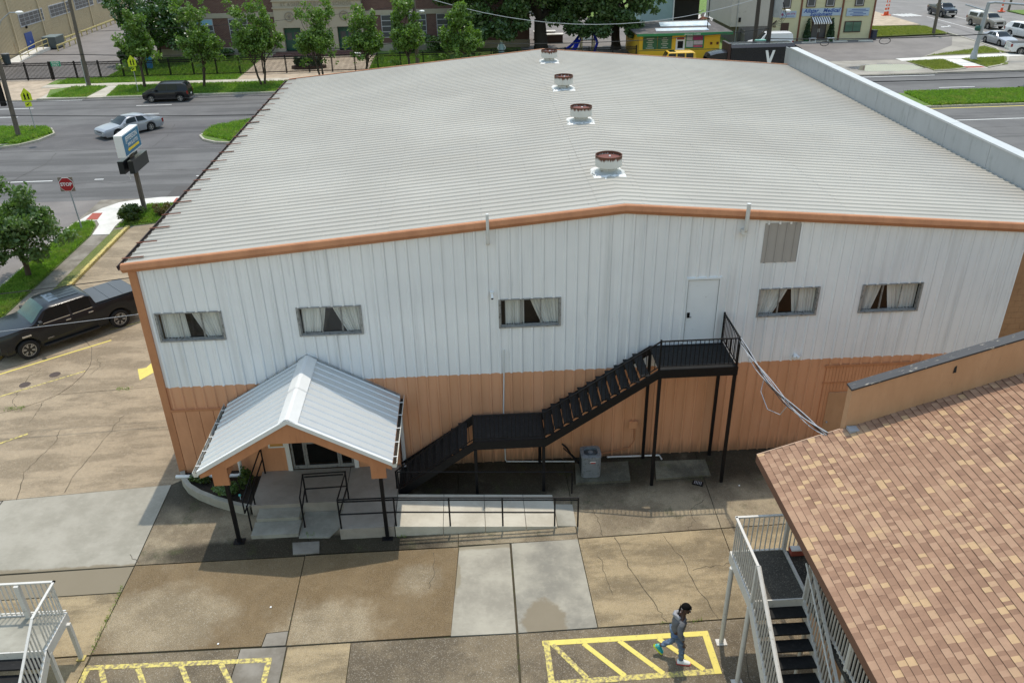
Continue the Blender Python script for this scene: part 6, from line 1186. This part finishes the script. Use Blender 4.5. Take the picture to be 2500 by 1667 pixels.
for x, y in ((4.0,-5.95),(17.9,-1.9),(2.9,-7.1)):
    MB().obox((x,y,.012),(random.uniform(.03,.05),random.uniform(.03,.05),.01),random.random()*3).build('litter_scrap', Mt['white'], None, label={4.0:'tiny pale scrap of litter on the brown stained slab before the porch', 17.9:'tiny pale scrap of litter near the right landing leg', 2.9:'tiny pale scrap of litter at the joint above the left yellow hatching'}[x], cat='litter', group='litter scraps on the lot')
# ================================================================ vehicles
Mt['tyre'] = mat('tyre_rubber', (.012,.012,.012), .85, v=.2, s=9, obj=True); Mt['rim'] = mat('alloy', (.42,.42,.42), .35, .6, v=.1, obj=True); Mt['rimd'] = mat('rim_dark', (.02,.02,.02), .4, obj=True); Mt['cglass'] = mat('car_glass', (.008,.012,.013), .05, 0, v=.1, obj=True, Specular_IOR_Level=.3); Mt['chrome'] = mat('chrome', (.6,.6,.6), .2, .8, obj=True)
Mt['hl'] = mat('headlight', (.55,.55,.52), .15, .2, obj=True); Mt['tl'] = mat('taillight', (.22,.012,.012), .2, obj=True); Mt['plastic'] = mat('black_plastic', (.018,.018,.018), .6, obj=True); Mt['tealg'] = mat('tinted_windshield', (.025,.06,.05), .05, v=.5, s=3, obj=True)
def paintm(name, c, met=.3): return mat(name, c, .35, met*.5, v=.04, s=1.5, obj=True, Coat_Weight=.35, Coat_Roughness=.08, Specular_IOR_Level=.3)
def lerp_t(T, x):
    if x <= T[0][0]: return T[0][1]
    for a, b in zip(T[:-1], T[1:]):
        if x <= b[0]: t = (x-a[0])/(b[0]-a[0]); t = t*t*(3-2*t)*.5+t*.5; return a[1]+(b[1]-a[1])*t
    return T[-1][1]
def wheel(t, x, y, r, w, rimr, spokes=6, dark=False):
    s = 1 if y > 0 else -1; wh = MB(); n = 28; pf = [(rimr,-w/2),(r*.93,-w/2),(r,-w*.36),(r,w*.36),(r*.93,w/2),(rimr,w/2),(rimr*.96,w*.3)]
    V = [[(x+q*math.cos(2*math.pi*k/n), y+s*v, r+q*math.sin(2*math.pi*k/n)) for k in range(n+1)] for q, v in pf]; ty = wh.grid(V).build('wheel', Mt['tyre'], t, auto=45)
    yo = y+s*(w/2-.035); MB().add([(x,yo-s*.02,r)]+[(x+rimr*math.cos(2*math.pi*k/24), yo-s*.02, r+rimr*math.sin(2*math.pi*k/24)) for k in range(24)], [(0,k+1,(k+1)%24+1) if s < 0 else (0,(k+1)%24+1,k+1) for k in range(24)]).build('rim_back', Mt['rimd'], ty)
    rm = MB()
    for k in range(n): a, b = 2*math.pi*k/n, 2*math.pi*(k+1)/n; rm.bar((x+rimr*.95*math.cos(a),yo+s*.01,r+rimr*.95*math.sin(a)),(x+rimr*.95*math.cos(b),yo+s*.01,r+rimr*.95*math.sin(b)),.03,.022)
    for k in range(spokes):
        a = 2*math.pi*k/spokes+.3
        if dark:
            for da in (-.17,.17): rm.bar((x+rimr*.35*math.cos(a),yo,r+rimr*.35*math.sin(a)),(x+rimr*.93*math.cos(a+da),yo+s*.005,r+rimr*.93*math.sin(a+da)),.028,.03)
        else: rm.bar((x,yo,r),(x+rimr*.95*math.cos(a),yo+s*.005,r+rimr*.95*math.sin(a)),.07,.035)
    rm.lathe((0,0,0), [(0,0)], 3) if False else None
    rm.build('rim', Mt['rim'], ty)
def car(name, loc, rz, label, cat, L, Wd, wb, wr, paint, belt, top, glassx, roofw=.16, zb=.25, fo=None, pillar=None, bed=None, cover=None, wheelkw={}, grille=True, chrome=False, hood_black=None, wind='cglass', group=None, tailred=True, topmat=None):
    t = thing(name, loc, label, cat, group, rz=rz); N = max(40, int(L/.07)); fx = L/2; axf = fo if fo is not None else wb/2+.05; axr = axf-wb; ar = wr*1.2
    def ws(x): e = abs(x)/(L/2); return Wd/2*(1-.13*e**7)
    def bz(x):
        z = zb+(.12 if abs(x) > L/2-.12 else 0)
        for ax in (axf, axr):
            d = abs(x-ax)
            if d < ar: z = max(z, wr+math.sqrt(max(0,ar*ar-d*d)))
        return z
    def sec(x):
        zs = lerp_t(belt, x); zt = max(zs+.015, lerp_t(top, x)); w_ = ws(x); hgt_ = zt-zs; z0 = min(bz(x), zs-.08); wt = w_-.05-roofw*min(1,hgt_/.5)
        return [(w_-.05, z0), (w_-.008, z0+min(.1,(zs-z0)*.3)), (w_, z0+(zs-z0)*.6), (w_-.015, zs-.05), (w_-.05, zs), (wt+.02, zt-min(.06,hgt_*.4)), (wt-.07, zt-min(.012,hgt_*.2)), (wt*.5, zt+.012), (0, zt+.02)]
    xs = sorted(set([-fx+L*k/N for k in range(N+1)]+[ax+s*ar*q for ax in (axf,axr) for s in (-1,1) for q in (1,.97)])); mb = MB(); P = []
    for x in xs: S = sec(x); P.append([(x,-y,z) for y, z in S]+[(x,y,z) for y, z in reversed(S[:-1])])
    mb.grid(P); m_ = len(P[0]); mb.add(P[0], [tuple(range(m_))]); mb.add(P[-1], [tuple(range(m_-1,-1,-1))])
    body = mb.build('body', paint, t, auto=38); body.data.flip_normals()
    MB().box(-fx+.25,fx-.25,-Wd/2+.28,Wd/2-.28,zb+.0,zb+.35).build('chassis', Mt['plastic'], t)
    for ax in (axf, axr):
        for s in (-1,1): wheel(t, ax, s*(Wd/2-.13), wr, .24, wr*.66, **wheelkw)
        MB().box(ax-ar,ax+ar,-Wd/2+.27,Wd/2-.27,zb,wr+ar).build('wheel_well', Mt['plastic'], t) if False else None
    # glass
    (w0, w1), sides, rear = glassx
    def strip(xa, xb, name, m, k=10, inset_=.1):
        G_ = []
        for i in range(k+1):
            x = xa+(xb-xa)*i/k; S = sec(x); wtop = S[6][0]-.02; G_.append([(x, wtop*u, S[8][1]+.012-.03*u*u) for u in (-1,-.6,-.2,.2,.6,1)])
        g_ = MB().grid(G_); o = g_.build(name, m, t, smooth=True)
        if xb > xa: o.data.flip_normals()
        return o
    strip(w0, w1, 'windshield', Mt[wind])
    if rear: strip(rear[0], rear[1], 'rear_window', Mt['cglass'])
    for s in (-1,1):
        for (xa, xb, sa, sb) in sides:
            G_ = []
            for i in range(9):
                u = i/8; row = []
                for v in (.1,.4,.7,.93):
                    x = (xa+sa*v)+((xb+sb*v)-(xa+sa*v))*u; S = sec(x); y = S[4][0]+(S[5][0]-S[4][0])*v; z = S[4][1]+(S[5][1]-S[4][1])*v; row.append((x, s*(y+.012), z))
                G_.append(row)
            o = MB().grid(G_).build('side_window', Mt['cglass'], t, smooth=True)
            if s > 0: o.data.flip_normals()
            if chrome: S0, S1 = sec(xa), sec(xb); MB().bar((xa,s*(S0[4][0]+.012),S0[4][1]+.005),(xb,s*(S1[4][0]+.012),S1[4][1]+.005),.015,.03).build('window_trim', Mt['chrome'], t)
        xm = sides[0][1]-.1; S = sec(xm); MB().obox((xm,s*(S[4][0]+.14),S[4][1]+.1),(.12,.22,.17)).build('mirror', Mt['plastic'] if hood_black else paint, t)
        for (xa, xb, sa, sb) in sides[:2]: S = sec(xa+.15); MB().box(xa+.02,xa+.22,min(s*(S[3][0]),s*(S[3][0]+.03)),max(s*S[3][0],s*(S[3][0]+.03)),S[3][1]-.12,S[3][1]-.08).build('handle', Mt['chrome'] if chrome else paint, t)
        for (xa, xb, sa, sb) in sides[:2]:
            xx = xa-.06; S = sec(xx); MB().add([(xx-.006,s*(S[k][0]+.004),S[k][1]) for k in (1,2,3,4)]+[(xx+.006,s*(S[k][0]+.004),S[k][1]) for k in (1,2,3,4)], [(k,k+1,k+5,k+4) for k in range(3)]).build('door_gap', Mt['plastic'], t) if bz(xx) < .5 else None
        zh = lerp_t(belt, fx)-.14; MB().prism([(fx-.30,s*(Wd/2-.09)),(fx-.02,s*(Wd/2-.22)),(fx+.015,s*(Wd/2-.3)),(fx+.015,s*(Wd/2-.52)),(fx-.1,s*(Wd/2-.52))], zh-.09, zh+.09).build('headlight', Mt['hl'], t)
        zt_ = lerp_t(belt, -fx)-.18; MB().box(-fx-.012,-fx+.16,min(s*(Wd/2-.2),s*(Wd/2-.085)),max(s*(Wd/2-.2),s*(Wd/2-.085)),zt_-.16,zt_+.14).build('taillight', Mt['tl'], t)
    zg = lerp_t(belt, fx)
    if grille: MB().box(fx-.02,fx+.02,-Wd/2+.55,Wd/2-.55,zg-.3,zg-.06).build('grille', Mt['plastic'], t)
    MB().prism([(fx-.2,-Wd/2+.06),(fx+.05,-Wd/2+.3),(fx+.07,0),(fx+.05,Wd/2-.3),(fx-.2,Wd/2-.06)], zb+.1, zb+.3).build('bumper', Mt['chrome'] if chrome == 2 else Mt['plastic'] if hood_black else paint, t)
    MB().prism([(-fx+.2,-Wd/2+.06),(-fx-.05,-Wd/2+.2),(-fx-.05,Wd/2-.2),(-fx+.2,Wd/2-.06)], zb+.12, zb+.32).build('bumper', Mt['plastic'] if hood_black else paint, t); MB().box(-fx-.06,-fx-.05,-.15,.15,zb+.35,zb+.5).build('plate', Mt['white'], t)
    if bed:
        xa, xb = bed; z_ = lerp_t(belt, xa)+.04; hw = ws(xa)-.12
        if cover:
            n_ = 3
            for k in range(n_): x0, x1 = xa+(xb-xa)*k/n_, xa+(xb-xa)*(k+1)/n_; MB().box(min(x0,x1)+.008,max(x0,x1)-.008,-hw,hw,z_-.0,z_+.03).build('bed_cover', cover, t)
        else: MB().box(min(xa,xb),max(xa,xb),-hw+.05,hw-.05,z_-.01,z_+.0).build('bed_floor', Mt['plastic'], t)
    if topmat: pass
    return t
pd = paintm('dark_blue_grey_paint', (.009,.012,.016), .2)
tk = car('pickup_truck', (-7.85,10.58,0), math.atan2(-2.6,-2.8), 'dark blue-grey crew-cab pickup truck parked at the left edge', 'pickup truck', 5.85, 2.02, 3.78, .42, pd,
    [(-2.93,1.36),(-2.8,1.39),(-1.0,1.39),(-.8,1.34),(2.0,1.31),(2.82,1.25),(2.93,1.17)], [(-2.93,1.37),(-1.08,1.41),(-1.04,1.5),(-.92,1.86),(-.7,1.94),(.72,1.94),(.92,1.89),(1.58,1.42),(1.68,1.40),(2.8,1.33),(2.93,1.22)],
    ((1.55,.92),[(.08,1.38,0,-.5),(-.85,-.02,.03,0)],None), .15, .36, 1.95, bed=(-1.02,-2.86), cover=mat('bed_cover_vinyl', (.075,.085,.095), .5, v=.08, obj=True), wheelkw=dict(spokes=6, dark=True), chrome=True, hood_black=True, wind='tealg')
for k in (-.45,-.15,.15,.45): MB().box(-.6,.5,k-.03,k+.03,1.945,1.965).build('roof_rib', pd, tk)
MB().box(.2,.6,-.5,.5,1.945,1.962).build('sunroof', mat('sunroof_glass', (.05,.07,.1), .06, obj=True), tk)
for s in (-1,1):
    MB().box(-.9,1.35,min(s*.98,s*1.09),max(s*.98,s*1.09),.36,.42).build('side_step', Mt['plastic'], tk)
    for xa in (1.72,): MB().box(xa,xa+.35,min(s*1.0,s*1.022),max(s*1.0,s*1.022),1.0,1.07).build('fender_badge', Mt['chrome'], tk)
put('door_badge', text_mesh('SIERRA', .085, Mt['chrome'], .004, .2), tk, (1.05,1.018,.66), (R(90),0,R(180)))
car('box_car', (-18.1,58.45,-.1), math.pi, 'black boxy hatchback driving in the far lane', 'car', 4.2, 1.8, 2.65, .33, paintm('black_car_paint', (.01,.01,.013), .2),
    [(-2.1,1.02),(-1.9,1.05),(1.2,.98),(2.0,.88),(2.1,.75)], [(-2.1,1.05),(-2.02,1.5),(-1.7,1.68),(.2,1.7),(.45,1.66),(1.15,1.02),(1.9,.92),(2.1,.78)], ((1.1,.47),[(-.2,.85,.0,-.42),(-1.2,-.28,0,0)],(-2.06,-1.9)), .14, .22, 1.32)
sv = paintm('silver_blue_paint', (.30,.32,.35), .35)
sw1, sw0 = Vector((-16.05,47.09)), Vector((-17.95,45.0)); hd = (sw0-sw1).normalized(); rgt = Vector((-hd.y,hd.x)); ctr_ = (sw0+sw1)/2-rgt*.8
car('sedan', (ctr_.x,ctr_.y,-.1), math.atan2(hd.y,hd.x), 'silver older sedan turning through the median gap', 'car', 5.05, 1.88, 2.8, .33, sv,
    [(-2.52,.86),(-2.3,.92),(0,.93),(1.6,.85),(2.4,.74),(2.52,.62)], [(-2.52,.88),(-1.75,.97),(-1.15,1.34),(-.8,1.41),(.1,1.42),(.35,1.38),(1.15,.93),(2.3,.80),(2.52,.66)], ((1.12,.36),[(-.25,.9,.0,-.45),(-1.15,-.32,.32,0)],(-1.7,-1.18)), .24, .2, 1.45, chrome=True)
gy = paintm('grey_tan_paint', (.23,.21,.18), .3); bl = paintm('navy_paint', (.012,.02,.035), .25); wt_ = paintm('white_car_paint', (.62,.62,.62), 0); ci_ = paintm('silver_paint', (.36,.37,.40), .4)
PB = [(-2.75,1.2),(-2.6,1.22),(-.6,1.22),(1.8,1.17),(2.5,1.08),(2.75,.96)]; PT = [(-2.75,1.21),(-.55,1.235),(-.48,1.25),(-.3,1.72),(0,1.8),(.75,1.8),(.95,1.75),(1.6,1.28),(1.75,1.24),(2.5,1.15),(2.75,1.0)]
car('pickup_truck', (77.5,99.4,-.1), math.atan2(-3.4,.0)-.03, 'dark navy pickup truck coming down the side street', 'pickup truck', 5.4, 1.9, 3.3, .39, bl, PB, PT, ((1.56,.96),[(.2,1.3,0,-.5),(-.3,.12,.02,0)],None), .18, .36, 1.75, bed=(-.6,-2.65), chrome=2, hood_black=True)
ck = car('pickup_truck', (77.55,88.4,-.1), math.atan2(-4.1,.35), 'grey-tan pickup truck with white camper shell on the side street', 'pickup truck', 5.6, 1.98, 3.6, .38, gy, PB, PT, ((1.56,.96),[(.25,1.3,0,-.5),(-.3,.17,.02,0)],None), .18, .36, 1.9, chrome=2)
cs_ = MB(); Pq = [[(x_,-.88,1.13),(x_,-.72,1.72),(x_,-.6,1.8),(x_,.6,1.8),(x_,.72,1.72),(x_,.88,1.13)] for x_ in (-2.65,-.52)]; cs_.grid(Pq); cs_.add(Pq[0],[(0,1,2,3,4,5)]); cs_.add(Pq[1],[(5,4,3,2,1,0)]); o = cs_.build('camper_shell', wt_, ck); 
for s in (-1,1): MB().add([(-2.4,s*.865,1.22),(-.75,s*.865,1.22),(-.75,s*.76,1.62),(-2.4,s*.76,1.62)], [(0,1,2,3)]).build('shell_window', Mt['cglass'], ck)
car('sedan', (71.85,75.6,-.1), math.atan2(-2.9,.12), 'silver modern sedan waiting at the side street corner', 'car', 4.65, 1.82, 2.7, .33, ci_,
    [(-2.32,.95),(-2,1.0),(0,.95),(1.4,.86),(2.2,.72),(2.32,.6)], [(-2.32,.98),(-1.95,1.06),(-.95,1.38),(-.3,1.42),(.1,1.4),(1.05,.93),(2.1,.78),(2.32,.64)], ((1.0,.12),[(-.25,.75,.0,-.55),(-1.2,-.32,.35,0)],(-1.9,-1.0)), .24, .19, 1.4, hood_black=None)
car('suv', (77.4,79.6,-.1), math.atan2(-1,.05)+R(12), 'white suv cropped by the right edge on the side street', 'car', 4.7, 1.88, 2.75, .36, wt_,
    [(-2.35,1.08),(-2.2,1.12),(0,1.05),(1.4,.98),(2.2,.86),(2.35,.7)], [(-2.35,1.1),(-2.2,1.45),(-1.8,1.66),(-.6,1.72),(.2,1.68),(1.15,1.06),(2.1,.9),(2.35,.74)], ((1.1,.22),[(-.2,.85,.0,-.55),(-1.3,-.28,.1,0)],(-2.3,-1.9)), .2, .25, 1.4)
car('pickup_truck', (71.8,68.9,-.1), R(-12), 'white pickup truck cropped by the right edge near the corner', 'pickup truck', 5.4, 1.95, 3.4, .4, wt_, PB, PT, ((1.56,.96),[(.25,1.3,0,-.5),(-.3,.17,.02,0)],None), .18, .36, 1.8, bed=(-.6,-2.65))
ys = paintm('yellow_suv_paint', (.62,.36,.01), 0)
ysv = car('boxy_suv', (31.1,65.4,0), math.pi, 'yellow boxy suv parked behind the roof edge at the food shack', 'car', 4.6, 1.9, 2.7, .4, ys, [(-2.3,1.15),(1.2,1.12),(2.1,1.02),(2.3,.95)], [(-2.3,1.17),(-2.2,1.75),(-1.9,1.85),(.5,1.86),(.62,1.82),(.95,1.16),(2.1,1.05),(2.3,.98)], ((.92,.64),[(-.15,.75,0,-.2),(-1.05,-.3,0,0),(-1.95,-1.2,0,0)],None), .12, .3, 1.4)
MB().box(-.2,.45,-.5,.5,1.872,1.885).build('sunroof', Mt['cglass'], ysv)
car('delivery_van', (44.6,75.2,0), R(180), 'white van parked left of the cream shop', 'van', 4.8, 1.9, 2.9, .34, wt_, [(-2.4,1.15),(1.3,1.12),(2.2,1.0),(2.4,.85)], [(-2.4,1.2),(-2.33,1.8),(-2.1,1.98),(.5,2.0),(.75,1.96),(1.6,1.15),(2.2,1.03),(2.4,.88)], ((1.5,.8),[(.3,1.15,0,-.35)],(-2.38,-2.3)), .12, .25, 1.5)
# black box truck with white letter
bt = thing('black_box_truck', (42.5,64.6,0), 'long black box truck with a white letter V behind the roof edge', 'truck'); Mt['blk'] = mat('gloss_black', (.012,.013,.017), .25, v=.2, s=1.5)
MB().prismX([(63.5,.6),(66,.6),(66,2.3),(65.7,2.55),(63.8,2.55),(63.5,2.3)], 36.6, 43.1).build('box_body', Mt['blk'], bt); MB().prismY([(43.12,.6),(44.7,.6),(44.5,1.3),(43.8,2.1),(43.12,2.45)], 63.55, 65.95).build('rear_hatch', Mt['blk'], bt)
MB().box(36.7,43,63.9,64.1,2.551,2.6).build('roof_rail', Mt['acg'], bt); MB().box(36.3,36.58,63.6,65.9,.7,2.7).build('front_frame', Mt['dbrown'], bt)
cabm = MB(); cabm.grid([[(x_,63.7,z0_),(x_,63.75,z1_),(x_,64.2,z1_+.12),(x_,65.3,z1_+.12),(x_,65.75,z1_),(x_,65.8,z0_)] for x_, z0_, z1_ in ((34.4,.5,1.2),(34.6,.5,1.6),(35.2,.5,1.75),(35.8,.5,1.82),(36.28,.5,1.85))]); cabm.build('hood', Mt['blk'], bt, auto=30)
for x in (35.3,42):
    for y in (63.6,65.7): MB().tube([(x,y-.12,.45),(x,y+.12,.45)], .45, 20).build('wheel', Mt['tyre'], bt)
MB().prismY([(40.1,2.0),(40.36,2.0),(40.6,1.15),(40.85,2.0),(41.1,2.0),(40.75,.7),(40.45,.7)], 63.47, 63.495).build('letter', Mt['white'], bt)
# ================================================================ walking man
def skin(name, joints, edges, m, parent, sub=2, smooth=True):
    me = bpy.data.meshes.new(name); me.from_pydata([j[:3] for j in joints], edges, []); o = bpy.data.objects.new(name, me); C.objects.link(o)
    md = o.modifiers.new('s', 'SKIN'); md.branch_smoothing = .4; md.use_smooth_shade = True
    for v, j in zip(me.skin_vertices[0].data, joints): v.radius = (j[3], j[4] if len(j) > 4 else j[3])
    me.skin_vertices[0].data[0].use_root = True
    s_ = o.modifiers.new('b', 'SUBSURF'); s_.levels = sub; s_.render_levels = sub
    nm = bpy.data.meshes.new_from_object(o.evaluated_get(bpy.context.evaluated_depsgraph_get())); bpy.data.objects.remove(o)
    nm.materials.clear(); nm.materials.append(m); nm.polygons.foreach_set('use_smooth', [True]*len(nm.polygons))
    if name in ('jacket','jeans','hood'):
        for v in nm.vertices: v.co += v.normal*(.008*math.sin(46*v.co.z+18*v.co.x+7*math.sin(9*v.co.y))+.005*math.sin(95*v.co.z-40*v.co.y))
    q = bpy.data.objects.new(name, nm); link(q, parent); return q
mn = thing('person', (14.33,-8.4,0), 'person in grey hooded jacket, blue jeans and black cap walking right over yellow hatching', 'person')
Ms = mat('dark_skin', (.075,.035,.022), .5, obj=True); Mj = mat('grey_hoodie', (.13,.13,.135), .9, v=.3, s=6, bump=.9, bs=14, obj=True); Mh = mat('light_grey_trim', (.3,.3,.31), .85, obj=True); Mje = mat('blue_jeans', (.10,.145,.22), .85, v=.3, s=7, c2=(.2,.28,.38), lo=.5, hi=.7, obj=True); Mk = mat('black_cap', (.006,.006,.006), .9, obj=True, Specular_IOR_Level=.1)
# local frame: x forward, y left (away from camera), z up
hip = (-.02,0,.93)
bodyJ = [(-.02,0,.95,.13,.15),(0,0,1.15,.12,.15),(.03,0,1.35,.12,.17),(.06,0,1.47,.07),(.09,0,1.55,.055),(.12,0,1.63,.075,.07),(.12,0,1.73,.085,.075),
  (.05,-.17,1.40,.055),(.03,-.24,1.14,.042),(.12,-.26,.90,.033),(.05,.17,1.40,.055),(-.04,.23,1.14,.042),(-.06,.24,.9,.033),
  (0,-.09,.9,.085),(.12,-.1,.52,.06),(.12,-.1,.1,.04),(-.04,.09,.9,.085),(-.06,.1,.52,.06),(-.36,.1,.28,.04)]
bodyE = [(0,1),(1,2),(2,3),(3,4),(4,5),(5,6),(2,7),(7,8),(8,9),(2,10),(10,11),(11,12),(0,13),(13,14),(14,15),(0,16),(16,17),(17,18)]
bo = skin('body', bodyJ, bodyE, Ms, mn)
skin('jacket', [(-.02,0,.93,.16,.175),(-.01,0,1.1,.155,.18),(.01,0,1.28,.15,.19),(.03,0,1.42,.11,.15),(.04,-.19,1.40,.082),(.02,-.26,1.15,.066),(.10,-.27,.96,.05),(.04,.19,1.40,.082),(-.05,.25,1.15,.066),(-.06,.25,.95,.05)], [(0,1),(1,2),(2,3),(2,4),(4,5),(5,6),(2,7),(7,8),(8,9)], Mj, mn)
skin('hood', [(-.06,-.1,1.46,.05),(-.11,0,1.48,.065),(-.06,.1,1.46,.05),(.03,.1,1.45,.035),(.03,-.1,1.45,.035)], [(1,0),(1,2),(2,3),(0,4)], Mh, mn)
skin('jeans', [(-.02,0,.93,.125,.145),(0,-.09,.86,.1),(.11,-.1,.52,.072),(.12,-.1,.12,.06),(-.04,.09,.86,.1),(-.06,.1,.52,.072),(-.33,.1,.30,.058)], [(0,1),(1,2),(2,3),(0,4),(4,5),(5,6)], Mje, mn)
MB().obox((-.02,-.0,.9),(.28,.33,.035)).build('hem', Mh, mn) if False else None
def shoe(nm, p, rx, m, sole):
    P = []; M4 = Matrix.Translation(p) @ Matrix.Rotation(rx,4,'Y')
    for x, w_, h in ((-.1,.03,.07),(-.085,.042,.1),(0,.042,.1),(.08,.048,.075),(.15,.045,.055),(.19,.025,.035)): P.append([tuple(M4 @ Vector(q)) for q in ((x,-w_,.0),(x,-w_*1.02,.03),(x,-w_*.7,h),(x,w_*.7,h),(x,w_*1.02,.03),(x,w_,.0))])
    o = MB(); o.grid(P); o.add(P[0],[tuple(range(6))]); o.add(P[-1],[tuple(range(5,-1,-1))]); s_ = o.build(nm, m, mn, smooth=True); OFF[s_] = Vector((0,0,0))
    so_ = MB(); so_.grid([[tuple(M4 @ Vector((x,-w_,-.028))),tuple(M4 @ Vector((x,-w_,.004))),tuple(M4 @ Vector((x,w_,.004))),tuple(M4 @ Vector((x,w_,-.028)))] for x, w_ in ((-.11,.04),(0,.05),(.1,.055),(.19,.045),(.205,.02))]); so_.add([tuple(M4 @ Vector((-.11,-.04,-.028))),tuple(M4 @ Vector((.2,-.03,-.028))),tuple(M4 @ Vector((.2,.03,-.028))),tuple(M4 @ Vector((-.11,.04,-.028)))],[(0,3,2,1)]); so_.build('sole', sole, mn)
OFF[mn] = Vector((0,0,0))
shoe('shoe', (.14,-.1,.03), 0, Mt['white'], mat('red_sole', (.5,.06,.05), .6, obj=True)); shoe('shoe', (-.40,.1,.20), R(52), mat('teal_shoe', (.02,.38,.42), .5, c2=(.55,.6,.05), lo=.5, hi=.6, obj=True), Mt['fyg'])
hm = MB()
for iz in range(7):
    z_ = 1.735+.115*math.sin(iz/6*math.pi/2); r_ = .108*math.cos(iz/6*math.pi/2)+.001; hm.v += []; 
P = [[(.112+ (.104*math.cos(iz/6*math.pi/2)+.002)*math.cos(a), (.088*math.cos(iz/6*math.pi/2)+.002)*math.sin(a), 1.72+.108*math.sin(iz/6*math.pi/2)) for a in [2*math.pi*k/20 for k in range(21)]] for iz in range(7)]
MB().grid(P).build('cap', Mk, mn, smooth=True)
MB().grid([[(.19,y_*.07,1.735-.01*abs(y_)) for y_ in (-1,-.5,0,.5,1)],[(.235,y_*.05,1.72-.015*abs(y_)) for y_ in (-1,-.5,0,.5,1)]]).build('cap_brim', Mk, mn)
MB().grid([[(.01,y_*.085,1.72) for y_ in (-1,-.5,0,.5,1)],[(-.02,y_*.08,1.6) for y_ in (-1,-.5,0,.5,1)],[(-.03,y_*.06,1.54) for y_ in (-1,-.5,0,.5,1)]]).build('durag_tail', Mk, mn)
skin('face', [(.155,0,1.60,.05),(.19,0,1.62,.045),(.20,0,1.67,.035),(.215,0,1.655,.014)], [(0,1),(1,2),(2,3)], Ms, bo, 2)
for s in (-1,1):
    MB().lathe((.115,s*.085,1.65), [(0,-.03),(.014,-.015),(.014,.015),(0,.03)], 8).build('ear', Ms, bo, smooth=True); MB().lathe((.205,s*.032,1.675), [(0,-.01),(.012,0),(0,.01)], 8).build('eye', Mt['white'], bo)
MB().obox((.215,0,1.595),(.02,.055,.012)).build('mouth', mat('lips', (.09,.03,.025), .5, obj=True), bo)
skin('beard', [(.185,0,1.575,.035),(.15,.05,1.60,.022),(.15,-.05,1.60,.022)], [(0,1),(0,2)], Mk, bo, 2)
for s, (hx, hy, hz) in ((-1,(.125,-.262,.87)),(1,(-.06,.245,.87))):
    skin('hand', [(hx,hy,hz,.03,.02),(hx+.01,hy,hz-.05,.032,.018),(hx+.015,hy,hz-.09,.028,.016)], [(0,1),(1,2)], Ms, bo, 2)
    for k, (dx, ln) in enumerate(((.028,.065),(.01,.075),(-.008,.07),(-.026,.055))): skin('finger', [(hx+.012+dx,hy,hz-.09,.009),(hx+.018+dx,hy-.004,hz-.09-ln*.5,.0085),(hx+.008+dx,hy-.002,hz-.09-ln,.007)], [(0,1),(1,2)], Ms, bo, 1)
    skin('thumb', [(hx+.03,hy,hz-.03,.011),(hx+.055,hy,hz-.06,.01),(hx+.058,hy,hz-.09,.008)], [(0,1),(1,2)], Ms, bo, 1)
mn.scale = (1.1,1.1,1.04); mn.rotation_euler = (0,0,R(-12))
